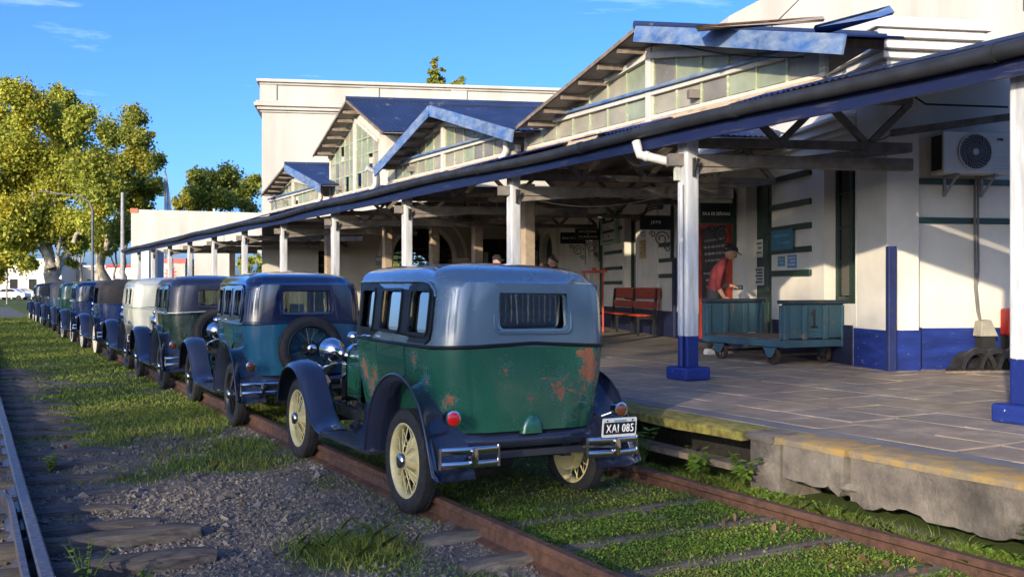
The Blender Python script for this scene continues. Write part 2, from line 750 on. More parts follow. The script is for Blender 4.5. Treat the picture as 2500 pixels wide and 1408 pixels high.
RZ = 0.005
rail(2.92, -6, 62, RZ, 'rusty brown rail under the left wheels of the green car', m_railbrown)
rail(4.84, -6, 62, RZ, 'rusty brown rail beside the platform edge', m_railbrown)
rail(0.36, -6, 62, 0.0, 'bare grey steel rail at the left edge beyond the gravel', m_railtop)
# short check rail beside the grey rail with its end bent away
t = thing('check_rail', 'short grey check rail with a bent rounded end, lower left corner', 'rail', (0.1, 5, 0))
g = G()
pts = [(0.265, y) for y in np.linspace(-3, 7.6, 16)] + [(0.25, 7.85), (0.21, 8.05), (0.14, 8.2)]
g.loft([[(x + px * 0.55, y, 0.02 + pz * 0.9) for px, pz in RAIL] for x, y in pts], True, True, True)
g.build('rail_length', m_railtop, t, 35, world=True)

# ------------------------------------------------------------------ sleepers
m_sleeper = Mt('weathered_sleeper')
_v = m_sleeper.scaled(m_sleeper.tc(), (1.5, 14, 8))
_n = m_sleeper.noise(3.0, 8, 0.7, _v, 0.6)
m_sleeper = m_sleeper.set(m_sleeper.mix(m_sleeper.ramp(_n, 0.3, 0.7), (0.03, 0.027, 0.026), (0.17, 0.15, 0.135)), 0.92, 0, 0.2, bump=_n, bstr=1.0, bdist=0.03)
m_sleeper2 = Mt('grey_sleeper')
_v = m_sleeper2.scaled(m_sleeper2.tc(), (1.5, 14, 8))
_n = m_sleeper2.noise(3.0, 8, 0.7, _v, 0.6)
m_sleeper2 = m_sleeper2.set(m_sleeper2.mix(m_sleeper2.ramp(_n, 0.3, 0.7), (0.05, 0.042, 0.033), (0.20, 0.175, 0.14)), 0.92, 0, 0.2, bump=_n, bstr=0.9, bdist=0.02)


def sleeper(x0, x1, y, z, w, label, mat, skew=0.0):
    t = thing('sleeper', label, 'sleeper', (x0, y, 0), group='railway sleepers')
    rings = []
    n = 14
    rnd = random.Random(int(y * 131 + x0 * 17))
    ph = rnd.random() * 9
    for i in range(n + 1):
        u = i / n
        x = x0 + (x1 - x0) * u
        e = 1.0 if 0 < i < n else 0.72
        yy = y + skew * (u - 0.5)
        ring = []
        for j in range(12):
            a = 2 * math.pi * j / 12
            c, s = math.cos(a), math.sin(a)
            cx = math.copysign(abs(c) ** 0.5, c) * w / 2 * e
            cz = math.copysign(abs(s) ** 0.5, s) * 0.075 * e
            k = 1 + 0.16 * mnoise.noise(Vector((x * 3 + ph, j * 1.3, y)))
            ring.append((x + rnd.uniform(-0.012, 0.012), yy + cx * k, z + cz * k))
        rings.append(ring)
    g = G()
    g.loft(rings, True, True, True)
    return g.build('timber', mat, t, 50, world=True), t


ends = [(5.35, 1.12, 0.02), (6.02, 1.18, 0.03), (6.62, 1.22, 0.035), (7.18, 1.05, -0.02), (7.75, 0.95, 0.01), (8.4, 1.02, 0.0), (9.1, 1.12, 0.01), (9.8, 1.08, 0.01), (10.5, 1.15, 0.015),
        (11.2, 1.1, 0.0), (11.9, 1.18, 0.02), (12.6, 1.2, 0.0), (13.3, 1.05, 0.02), (14.0, 1.15, 0.0), (14.8, 1.2, 0.02), (15.6, 1.1, 0), (16.4, 1.15, 0.02), (17.2, 1.2, 0.01),
        (18.0, 1.1, 0.02), (18.8, 1.2, 0.0), (19.6, 1.15, 0.02), (20.5, 1.2, 0.01), (21.4, 1.1, 0.02)]
ordn = ['nearest', 'second', 'third', 'fourth', 'fifth', 'sixth', 'seventh', 'eighth', 'ninth', 'tenth', '11th', '12th', '13th', '14th', '15th', '16th', '17th', '18th', '19th', '20th', '21st', '22nd', '23rd']
for i, (y, xe, dz) in enumerate(ends):
    sleeper(-0.9, xe + 0.12, y, dz - (0.01 if i < 4 else 0.04), 0.2, 'dark split sleeper end sticking out of the gravel, %s from the camera' % ordn[i], m_sleeper, random.uniform(-0.1, 0.1))
for i, y in enumerate((2.95, 3.72, 4.42, 5.05, 5.72)):
    sleeper(2.5, 5.15, y, -0.012, 0.2, 'grey flush sleeper among clover between the rusty rails, %s from the camera' % ordn[i], m_sleeper2, random.uniform(-0.06, 0.06))

# ------------------------------------------------------------------ platform
m_pave = Mt('paving_stone')
_r = m_pave.rand()
_n = m_pave.noise(5, 6)
_c = m_pave.mix(m_pave.ramp(_r, 0.35, 0.65), (0.26, 0.225, 0.195), (0.35, 0.27, 0.19))
_c = m_pave.mix(m_pave.ramp(m_pave.noise(60, 4), 0.35, 0.75), m_pave.mix(0.5, _c, (0.12, 0.10, 0.085)), _c)
_c = m_pave.mix(m_pave.ramp(_n, 0.45, 0.7), _c, (0.38, 0.30, 0.22))
_g = m_pave.noise(0.7, 5, 0.6, m_pave.tc())
_c = m_pave.mix(m_pave.ramp(_g, 0.42, 0.62), m_pave.mix(0.45, _c, (0.13, 0.105, 0.085)), _c)
m_pave = m_pave.set(_c, m_pave.rng(_n, 0.3, 0.7, 0.75, 0.55), 0, 0.4, bump=m_pave.noise(24, 7), bstr=0.35, bdist=0.015)
m_bed = plain('mortar_bed', (0.17, 0.14, 0.11), 0.9, var=0.45, scale=1.5, bump=0.35, bscale=40)
m_conc = Mt('old_concrete')
_n = m_conc.noise(4, 8, 0.65)
_c = m_conc.mix(m_conc.ramp(_n, 0.35, 0.65), (0.12, 0.10, 0.085), (0.27, 0.235, 0.19))
_c = m_conc.mix(m_conc.ramp(m_conc.noise(1.7, 5), 0.52, 0.66), _c, (0.08, 0.07, 0.06))
m_conc = m_conc.set(_c, 0.92, 0, 0.3, bump=m_conc.noise(22, 10, 0.78), bstr=1.0, bdist=0.03)
m_edge = Mt('yellow_edge_paint')
_n = m_edge.noise(7, 8, 0.7)
_sep = m_edge.n.new('ShaderNodeSeparateXYZ')
m_edge.l.new(m_edge.tc(), _sep.inputs[0])
_y = m_edge.mix(m_edge.ramp(m_edge.noise(2.2, 4), 0.42, 0.62), (0.30, 0.19, 0.06), (0.25, 0.19, 0.075))
_c = m_edge.mix(m_edge.ramp(_n, 0.42, 0.58), (0.17, 0.14, 0.105), _y)
m_edge = m_edge.set(_c, 0.85, 0, 0.3, bump=m_edge.noise(30, 8, 0.7), bstr=0.4)
m_moss = plain('mossy_edge', (0.27, 0.23, 0.05), 0.95, var=0.6, scale=14, bump=0.8, bscale=60)

EX = 5.22
plat = thing('platform', 'x', 'x', (EX, 0, 0))
for k in ('label', 'category'):
    del plat[k]
plat['kind'] = 'structure'
g = G()
g.box(EX + 0.55, 30, -12, 62, -0.1, PZ - 0.012)
o = g.build('bed', m_bed, plat, world=True)


def jag(seed, s0, s1, z0, amp, n):
    """broken edge: runs of level break with abrupt steps between them"""
    rr = random.Random(seed)
    out, lv = [], 0.0
    for i in range(n + 1):
        if rr.random() < 0.22:
            lv = rr.uniform(-1, 1)
        u = s0 + (s1 - s0) * (i + (rr.uniform(-0.35, 0.35) if 0 < i < n else 0)) / n
        out.append((u, z0 + amp * (lv + rr.uniform(-0.35, 0.35))))
    return out


def edge_piece(name, s0, s1, jagged, thick, mats, zt=PZ, seed=1, face_x=EX):
    """a length of platform edge: top painted, face of bare concrete with its lower edge broken away"""
    bottom = jag(seed, s1, s0, jagged[0], jagged[1], jagged[2])
    outline = [(s0, zt), (s1, zt)] + bottom
    g = G()
    fn = lambda u, v, w: (face_x + w, u, v)
    g.plate(outline, [], fn, thick)
    return g.build(name, mats, plat, None, world=True)


edge_piece('edge_slab', -10, 4.70, (0.195, 0.028, 300), 0.40, m_conc, PZ - 0.035, 3)
edge_piece('edge_slab', 4.76, 5.33, (0.24, 0.03, 9), 0.40, m_conc, PZ - 0.035, 5)
edge_piece('edge_pier', 5.37, 5.68, (0.0, 0.01, 4), 0.42, m_conc, PZ - 0.04, 7, EX + 0.01)
# broken lump hanging at the crack
rr = random.Random(12)
bm = bmesh.new()
bmesh.ops.create_icosphere(bm, subdivisions=2, radius=1.0)
g = G()
for p in bm.verts:
    k = 1 + rr.uniform(-0.22, 0.16)
    p.co = Vector((EX + 0.10 + p.co.x * 0.13 * k, 4.70 + p.co.y * 0.16 * k, 0.275 + p.co.z * 0.075 * k))
g.add([p.co for p in bm.verts], [[q.index for q in f.verts] for f in bm.faces])
bm.free()
g.build('broken_lump', m_conc, plat, None, world=True)
# painted coping over the face
rr = random.Random(4)
for (s0, s1, mt, z) in ((-10, 4.71, m_edge, PZ), (4.75, 5.40, m_edge, PZ - 0.004), (5.44, 5.72, m_conc, PZ - 0.006), (5.76, 7.6, m_moss, PZ - 0.012), (7.63, 10.4, m_moss, PZ - 0.008), (10.43, 16, m_moss, PZ - 0.004), (16.03, 61, m_edge, PZ)):
    n = max(3, int((s1 - s0) / 0.25))
    rings = []
    for i in range(n + 1):
        y = s0 + (s1 - s0) * i / n
        a, b = fbm(y, 1, 2.0) * 0.02, fbm(y, 7, 3.0) * 0.012
        lo = z - 0.075 + b if s0 > 5.5 else z - 0.05 + b
        rings.append([(EX - 0.012 + a, y, lo), (EX - 0.012 + a, y, z - 0.012), (EX + 0.004 + a, y, z), (EX + 0.34 + a, y, z + 0.002), (EX + 0.34 + a, y, z - 0.07)])
    g = G()
    g.loft(rings, True, True, True)
    g.build('coping', mt, plat, 40, world=True)
# back of the void under the coping, and the old plank lying in it
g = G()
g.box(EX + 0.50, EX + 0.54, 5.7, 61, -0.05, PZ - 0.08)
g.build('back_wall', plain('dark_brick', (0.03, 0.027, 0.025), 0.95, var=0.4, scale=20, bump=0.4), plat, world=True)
for (s0, s1) in ((9.9, 10.6), (15.5, 16.2), (22, 23)):
    edge_piece('edge_pier', s0, s1, (0.0, 0.01, 4), 0.42, m_conc, PZ - 0.08, 9, EX + 0.02)
g = G()
g.beam((EX + 0.06, 5.7, 0.24), (EX + 0.02, 9.9, 0.26), 0.16, 0.05)
o = g.build('old_plank', m_timber, None, 30)
tag(o, 'old timber plank lying in the dark gap under the platform edge', 'plank')

# paving
g = G()
g.box(EX + 0.345, EX + 0.56, -12, 61, PZ - 0.08, PZ - 0.003)
g.build('kerb_strip', plain('kerb_stone', (0.17, 0.165, 0.165), 0.8, var=0.3, scale=3, bump=0.3), plat, world=True)
cnt = 0
rr = random.Random(21)
x = EX + 0.565
while x < 11.2 and cnt < 300:
    wx = rr.choice((0.5, 0.58, 0.7))
    y = 2.2 - rr.random() * 0.6
    ymax = 13.5 if x < 7.4 else 12.5
    while y < ymax and cnt < 300:
        wy = rr.uniform(0.42, 0.8) * (1 if y < 9 else 1.3)
        j = lambda: rr.uniform(-0.03, 0.022)
        h = rr.uniform(-0.004, 0.003)
        g = G()
        z1 = PZ + h
        a = [(x + 0.008 + j(), y + 0.008 + j()), (x + wx - 0.008 + j(), y + 0.008 + j()), (x + wx - 0.008 + j(), y + wy - 0.008 + j()), (x + 0.008 + j(), y + wy - 0.008 + j())]
        g.add([(p[0], p[1], z1 - 0.05) for p in a] + [(p[0], p[1], z1 - 0.004) for p in a] + [(p[0] + (0.006 if i in (0, 3) else -0.006), p[1] + (0.006 if i < 2 else -0.006), z1) for i, p in enumerate(a)],
              [(0, 1, 5, 4), (1, 2, 6, 5), (2, 3, 7, 6), (3, 0, 4, 7), (4, 5, 9, 8), (5, 6, 10, 9), (6, 7, 11, 10), (7, 4, 8, 11), (8, 9, 10, 11)])
        g.build('paving_stone', m_pave, plat, world=True)
        cnt += 1
        y += wy
    x += wx

# ================================================================== the station
GX = 7.6                                     # plane of the glazed gables
GUT = 7.15                                   # gutter line
m_gutter = plain('gutter_metal', (0.035, 0.037, 0.042), 0.5, 0.3, var=0.5, scale=4, bump=0.2, bscale=25)
m_fascia = worn('fascia_blue', (0.006, 0.011, 0.05), (0.03, 0.03, 0.05), 0.4, 6, 0.5, (0.4, 0.4, 3))
m_corr = worn('blue_corrugated', (0.022, 0.038, 0.095), (0.10, 0.11, 0.14), 0.36, 4, 0.45, (1, 1, 1), 0.3, 0.1)
m_corr2 = worn('bright_blue_sheet', (0.014, 0.034, 0.16), (0.28, 0.32, 0.42), 0.36, 7, 0.5, (0.5, 0.5, 2), 0.3, 0.2)
m_barge = worn('flaking_blue_board', (0.045, 0.14, 0.38), (0.21, 0.26, 0.32), 0.47, 7, 0.75, (1, 0.5, 1), 0.5, 0.3, 0.16)
m_cream = worn('cream_board', (0.62, 0.55, 0.44), (0.36, 0.29, 0.22), 0.38, 6, 0.8, (0.5, 0.5, 4))
m_mull = worn('green_mullion', (0.34, 0.38, 0.24), (0.5, 0.48, 0.38), 0.42, 12, 0.7)
m_lining = plain('roof_lining', (0.40, 0.35, 0.29), 0.9, var=0.3)
m_pale = worn('pale_boards', (0.45, 0.36, 0.27), (0.25, 0.18, 0.12), 0.45, 8, 0.85, (0.5, 0.5, 5))


def pane_mat(name, col, rough):
    m = Mt(name)
    n = m.noise(2.2, 6, 0.6)
    c = m.mix(m.ramp(n, 0.3, 0.7), tuple(x * 0.62 for x in col), col)
    c = m.mix(m.ramp(m.noise(16, 5), 0.64, 0.72), c, (0.5, 0.49, 0.42))
    m.set(c, rough, 0, 0.6)
    tr = m.n.new('ShaderNodeBsdfTranslucent')
    m.l.new(c, tr.inputs[0])
    mx = m.n.new('ShaderNodeMixShader')
    mx.inputs[0].default_value = 0.35
    m.l.new(m.b.outputs[0], mx.inputs[1])
    m.l.new(tr.outputs[0], mx.inputs[2])
    cl = m.n.new('ShaderNodeBsdfTransparent')
    cl.inputs[0].default_value = (0.9, 0.92, 0.85, 1)
    m2 = m.n.new('ShaderNodeMixShader')
    m2.inputs[0].default_value = 0.28
    m.l.new(mx.outputs[0], m2.inputs[1])
    m.l.new(cl.outputs[0], m2.inputs[2])
    m.l.new(m2.outputs[0], m.out.inputs[0])
    return m.m


PANES = [pane_mat('dusty_pane', (0.58, 0.54, 0.44), 0.4), pane_mat('green_pane', (0.50, 0.56, 0.42), 0.35), pane_mat('grey_pane', (0.38, 0.36, 0.33), 0.3), pane_mat('pale_pane', (0.62, 0.60, 0.46), 0.45)]


def clip(poly, a, b, c):
    """keep the side a*u+b*v<=c"""
    out = []
    for i in range(len(poly)):
        p, q = poly[i], poly[(i + 1) % len(poly)]
        dp, dq = a * p[0] + b * p[1] - c, a * q[0] + b * q[1] - c
        if dp <= 0:
            out.append(p)
        if dp * dq < 0:
            k = dp / (dp - dq)
            out.append((p[0] + (q[0] - p[0]) * k, p[1] + (q[1] - p[1]) * k))
    return out


def corr(g, A, B, C, D, amp=0.012, pitch=0.09, rows=2, sub=4):
    """corrugated sheet A-B (across the waves) to D-C"""
    A, B, C, D = map(Vector, (A, B, C, D))
    nrm = (B - A).cross(D - A).normalized()
    n = max(2, int((B - A).length / pitch * sub))
    rings = []
    for j in range(rows + 1):
        v = j / rows
        ring = []
        for i in range(n + 1):
            u = i / n
            p = (A * (1 - u) + B * u) * (1 - v) + (D * (1 - u) + C * u) * v
            ring.append(p + nrm * (amp * math.sin(2 * math.pi * i / sub)))
        rings.append(ring)
    g.loft(rings, False)
    return g


def gable(label, sc, far, near, sill, trans, apex, shoulder, colw, roof, roof_len, style, broken, near_len=None):
    t = thing('glazed_gable', label, 'gable', (GX, sc, sill), group='glazed gables over the platform')
    fn = lambda u, v, w: (GX + w, u, v)
    s0, s1 = sc - near, sc + far                     # near end has the smaller s
    # rake line of the glass on both sides
    zl = shoulder if shoulder else trans + 0.05

    def top(s):
        h = far if s > sc else near
        return apex - (apex - zl) * abs(s - sc) / (h - 0.25)
    # board wall round the glass
    ext = 0.20
    (rs_, ra_), (fs_, fz_), (ns_, nz_) = roof
    roof_z = lambda q: (ra_ + (fz_ - ra_) * (q - rs_) / (fs_ - rs_) if q > rs_ else ra_ + (nz_ - ra_) * (q - rs_) / (ns_ - rs_)) - 0.06
    out = [(s0 - 0.02, sill), (s1 + 0.02, sill), (s1 + 0.02, max(roof_z(s1), sill + 0.02, top(s1) + 0.03)), (sc, max(apex + 0.06, roof_z(sc) - 0.02)), (s0 - 0.02, max(roof_z(s0), sill + 0.02, top(s0) + 0.03))]
    holes = []
    cells = []
    e = 0.04
    for side in (-1, 1):
        a, b = (sc + 0.07, s1 - 0.05) if side > 0 else (s0 + 0.05, sc - 0.07)
        if not shoulder:
            holes.append([(a, sill + e), (b, sill + e), (b, trans - e), (a, trans - e)])
            cells.append((a, b, sill + e, trans - e, None))
        base = (trans + e) if not shoulder else sill + e
        poly = [(a, base), (b, base), (b, 9), (a, 9)]
        h = far if side > 0 else near
        m = (apex - zl) / (h - 0.25)
        # z <= apex - m*|s-sc| - 0.05
        poly = clip(poly, m * side, 1, apex - 0.06 + m * side * sc)
        if len(poly) >= 3:
            holes.append(poly)
            cells.append((a, b, base, 9, poly))
    g = G()
    g.plate(out, holes, fn, 0.06)
    g.build('board_wall', m_cream, t, world=True)
    # panes
    for (a, b, z0, z1, poly) in cells:
        n = max(1, round((b - a) / colw))
        rows = [(z0, z1)] if not shoulder else None
        if shoulder:
            hz = 0.36
            rows = []
            z = z0
            while z < apex:
                rows.append((z, z + hz)); z += hz
        mg = G()
        rnd = random.Random(int(a * 100))
        for i in range(n):
            u0, u1 = a + (b - a) * i / n, a + (b - a) * (i + 1) / n
            for (r0, r1) in rows:
                q = [(u0 + 0.018, r0 + 0.015), (u1 - 0.018, r0 + 0.015), (u1 - 0.018, min(r1, 9) - 0.015), (u0 + 0.018, min(r1, 9) - 0.015)]
                if poly:
                    side = 1 if a > sc else -1
                    h = far if side > 0 else near
                    m = (apex - zl) / (h - 0.25)
                    q = clip(q, m * side, 1, apex - 0.075 + m * side * sc)
                    if r1 > 8:
                        pass
                if len(q) < 3 or abs(sum(q[k][0] * q[(k + 1) % len(q)][1] - q[(k + 1) % len(q)][0] * q[k][1] for k in range(len(q)))) < 0.012:
                    continue
                if (round((u0 + u1) / 2, 1), round(r0, 1)) in broken or rnd.random() < 0.02:
                    continue
                pg = G()
                tl = rnd.uniform(-0.006, 0.006)
                pg.plate(q, [], lambda u, v, w: (GX + 0.026 + w + tl * (v - r0) * 4, u, v), 0.006)
                pg.build('pane', rnd.choice(PANES + PANES[:2]), t, world=True)
        # glazing bars
        for i in range(n + 1):
            u = a + (b - a) * i / n
            zt = z1 if not poly else max([p[1] for p in clip(clip(poly, 1, 0, u + 0.012), -1, 0, -u + 0.012)] or [z0])
            if zt - z0 > 0.05:
                bg_ = G()
                bg_.box(GX + 0.008, GX + 0.05, u - 0.016, u + 0.016, z0, zt)
                bg_.build('glazing_bar', m_mull, t, world=True)
        if shoulder:
            for (r0, r1) in rows[1:]:
                q = clip([(a, r0 - 0.014), (b, r0 - 0.014), (b, r0 + 0.014), (a, r0 + 0.014)], m * side, 1, apex - 0.06 + m * side * sc) if poly else []
                if len(q) >= 3:
                    bg_ = G()
                    bg_.plate(q, [], lambda u, v, w: (GX + 0.01 + w, u, v), 0.03)
                    bg_.build('glazing_bar', m_mull, t, world=True)
    g = G()
    g.box(GX - 0.03, GX + 0.02, sc - 0.055, sc + 0.055, sill - 0.05, apex + 0.08)
    g.build('centre_post', m_trim, t, world=True, bevel=0.006)
    if not shoulder:
        g = G()
        g.box(GX - 0.025, GX + 0.0, s0, sc - 0.056, trans - 0.038, trans + 0.038).box(GX - 0.025, GX, sc + 0.056, s1, trans - 0.038, trans + 0.038)
        g.build('transom', m_trim, t, world=True)
        g = G()
        g.tube([(GX - 0.05, s0 + 0.1, trans + 0.03), (GX - 0.05, s1, trans + 0.05)], 0.025, 8)
        g.build('pipe', m_barge, t, 40, world=True)
    for side in (-1, 1):
        q = [(sc, apex), (sc + side * (far if side > 0 else near) * 1.0, top(s1 if side > 0 else s0))]
        g = G()
        g.beam((GX - 0.015, q[0][0], q[0][1] - 0.02), (GX - 0.015, q[1][0], q[1][1] - 0.02), 0.05, 0.075)
        g.build('rake_board', m_trim, t, world=True)
    # weathered boards under the sill
    g = G()
    g.box(GX - 0.012, GX + 0.05, s0, s1, sill - 0.10, sill - 0.002)
    g.build('sill_board', m_pale, t, world=True)
    # roof: the ridge runs back along the station's own axis, skew to the glass
    (rs, ra), (fs, fz), (ns, nz) = roof
    t0 = GUT + 0.06 - GX

    def rp(s, z, L):                                 # point L along the ridge direction from the plane of the eaves
        return Vector((GX + t0, s, z)) + PB * L
    for side in (-1, 1):
        es, ze = (fs, fz) if side > 0 else (ns, nz)
        A, B = rp(rs, ra, 0), rp(rs, ra, roof_len)
        D, C = rp(es, ze, 0), rp(es, ze, near_len if near_len and side < 0 else roof_len)
        g = G()
        corr(g, A, B, C, D)
        g.build('roof_sheet', m_corr if not (style == 1 and side < 0) else m_corr2, t, 60, world=True)
        # boarded lining right under the sheet keeps the sky out
        off = Vector((0, 0, -0.03))
        g = G()
        g.add([A + off, B + off, C + off, D + off], [(0, 1, 2, 3)])
        g.build('lining', m_lining, t, world=True)
        # purlin ends
        for k in range(1, 7):
            u = k / 6.6
            P = A * (1 - u) + D * u + Vector((0.03, 0, -0.075))
            g = G()
            g.beam(P, P + PB * 0.62, 0.055, 0.08)
            g.build('purlin', m_timber, t, world=True, bevel=0.006)
        blue = (style == 2) or (style in (1, 4) and side < 0)
        g = G()
        if blue:
            g.beam(A + Vector((-0.02, 0, -0.09)), D + Vector((-0.02, 0, -0.09)), 0.03, 0.19)
            g.build('barge_board', m_barge, t, world=True)
        else:
            g.beam(A + Vector((-0.01, 0, -0.035)), D + Vector((-0.01, 0, -0.035)), 0.03, 0.05)
            g.build('barge_board', m_timber, t, world=True)
    g = G()
    g.tube([rp(rs, ra + 0.02, -0.03), rp(rs, ra + 0.02, roof_len)], 0.055, 8)
    g.build('ridge_cap', m_corr, t, 40, world=True)
    return t


SILL, TRANS = 3.77, 4.10
gable('largest near gable with flaking bright blue barge board', 10.1, 3.2, 2.9, SILL, TRANS, 4.60, None, 0.43, ((9.85, 4.84), (12.85, 4.05), (6.55, 4.00)), 3.3, 1, {(12.5, 3.8), (11.6, 3.8)}, 0.6)
gable('low gable with faded blue barge boards on both slopes', 16.3, 2.75, 2.75, SILL, TRANS, 4.63, None, 0.40, ((16.0, 4.86), (18.7, 4.04), (12.95, 4.00)), 5.2, 2, {(18.6, 3.8)})
gable('tall narrow gable with high glazing and blue corrugated roof', 20.98, 1.75, 1.5, SILL, TRANS, 5.42, 4.85, 0.36, ((20.4, 5.70), (22.75, 4.78), (18.3, 4.72)), 6.8, 3, {(20.3, 4.9), (21.9, 4.5), (20.0, 4.2), (20.7, 3.8)})
gable('farthest small gable with blue barge board', 25.75, 2.3, 2.35, SILL, TRANS, 4.50, None, 0.36, ((25.1, 4.80), (27.5, 4.22), (22.2, 4.02)), 8.4, 4, {(24.4, 4.1)})
# loose and torn sheets where the largest gable meets the corner cornice
lo = thing('loose_roof_sheets', 'torn blue roof sheets lifted above the corner cornice', 'roof sheet', at_depth(2080, 60, 10.6))
for (q, m_) in ((((1990, 62), (2172, 14), (2184, 30), (1998, 84)), m_barge), (((1700, 62), (2010, 40), (2014, 47), (1706, 72)), m_pale)):
    g = G()
    v = [at_depth(px, py, 10.3 + 0.5 * (i % 2)) for i, (px, py) in enumerate(q)]
    g.add(v + [p + Vector((0.03, 0.05, -0.012)) for p in v], [(0, 1, 2, 3), (7, 6, 5, 4), (0, 4, 5, 1), (1, 5, 6, 2), (2, 6, 7, 3), (3, 7, 4, 0)])
    g.build('sheet', m_, lo, world=True)
# white side wall of the tall gable
t = thing('gable_cheek', 'white boarded cheek wall right of the tall gable', 'wall', (GX, 19.4, SILL))
g = G()
g.beam((GX, 19.42, 4.3), (GX + 3.4, 19.42 - 1.24, 4.3), 0.05, 1.05)
g.build('board', m_trim, t, world=True)
# downpipes between the gables
for (s, lab) in ((13.72, 'white downpipe between the largest and the low gable'), (19.45, 'white downpipe between the low and the tall gable'), (23.1, 'white downpipe between the tall and the farthest gable')):
    t = thing('downpipe', lab, 'downpipe', (GX - 0.12, s, SILL), group='gable downpipes')
    g = G()
    g.tube([(GX - 0.30, s, 4.12), (GX - 0.12, s, 4.06), (GX - 0.10, s, 3.95), (GX - 0.10, s, 3.80), (GX - 0.14, s + 0.03, 3.70), (GX - 0.2, s + 0.06, 3.67)], 0.055, 10)
    g.build('pipe', m_trim, t, 50, world=True)

# ------------------------------------------------------------------ canopy edge
can = thing('platform_canopy', 'long blue-edged canopy with timber trusses over the platform', 'canopy', (GUT, 0, 3.4))
S0, S1 = -4.0, 55.0
g = G()
g.box(GUT + 0.06, GUT + 0.10, S0, S1, 3.30, 3.50)
g.build('fascia', m_fascia, can, world=True)
y = S0
i = 0
while y < S1 - 0.1:
    y2 = min(S1, y + 3.0)
    sag = lambda q: 0.02 * math.sin(q * 0.9) + 0.015 * math.sin(q * 0.37 + 1)
    g = G()
    ys = np.linspace(y, y2, 7)
    g.tube([(GUT - 0.01, q, 3.51 + sag(q)) for q in ys], 0.070, 12)
    g.build('gutter_length', m_gutter, can, 60, world=True)
    g = G()
    g.tube([(GUT - 0.01, y2 - 0.05, 3.51 + sag(y2)), (GUT - 0.01, y2 + 0.04, 3.51 + sag(y2))], 0.080, 12)
    g.build('gutter_joint', m_gutter, can, 60, world=True)
    y = y2
# skirt sheets: old ones broken and lifted here and there
rr = random.Random(8)
y = 6.4
while y < 28.4:
    y2 = y + 0.8
    if not (10.6 < y < 11.3 or 7.5 < y < 8.9 or 14.6 < y < 15.4 or 5.2 < y < 6.2):
        j = rr.uniform(-0.008, 0.02)
        g = G()
        corr(g, (GUT - 0.03, y, 3.585 + j), (GUT - 0.03, y2 + 0.04, 3.585 + j), (GX + 0.02, y2 + 0.04, SILL - 0.03), (GX + 0.02, y, SILL - 0.03), 0.011, 0.08)
        g.build('skirt_sheet', m_corr2 if rr.random() < 0.75 else m_corr, can, 60, world=True)
    y = y2
g = G()
g.add([(GUT + 0.1, S0, 3.53), (GUT + 0.1, 28.4, 3.53), (GX + 0.05, 28.4, 3.70), (GX + 0.05, S0, 3.70)], [(0, 1, 2, 3)])
g.build('skirt_boards', m_pale, can, world=True)
# low pitched roof beyond the gables, and over the near bay
y = 28.4
while y < S1:
    y2 = y + 3.0
    g = G()
    corr(g, (GUT - 0.03, y, 3.58), (GUT - 0.03, y2 + 0.05, 3.58), (GUT + 3.4, y2 + 0.05, 4.25), (GUT + 3.4, y, 4.25), 0.012, 0.12)
    g.build('roof_sheet', m_corr, can, 60, world=True)
    y = y2
pl = [(7.66, -6), (7.66, 9.4), (9.5, 9.25), (10.5, 8.98), (12.2, 8.35), (12.2, -6)]
g = G()
g.plate(pl, [], lambda u, v, w: (u, v, 3.72 + (u - 7.66) * 0.19 + w), 0.03)
g.build('near_roof', m_corr, can, world=True)
# closing roof behind the gables
g = G()
g.add([tuple(bw(-4.3, 14, 4.0)), tuple(bw(0.5, 2, 4.0)), tuple(bw(0.5, 25, 4.0)), tuple(bw(-9.5, 25, 4.0))], [(0, 1, 2, 3)])
g.build('ceiling', m_lining, can, world=True)

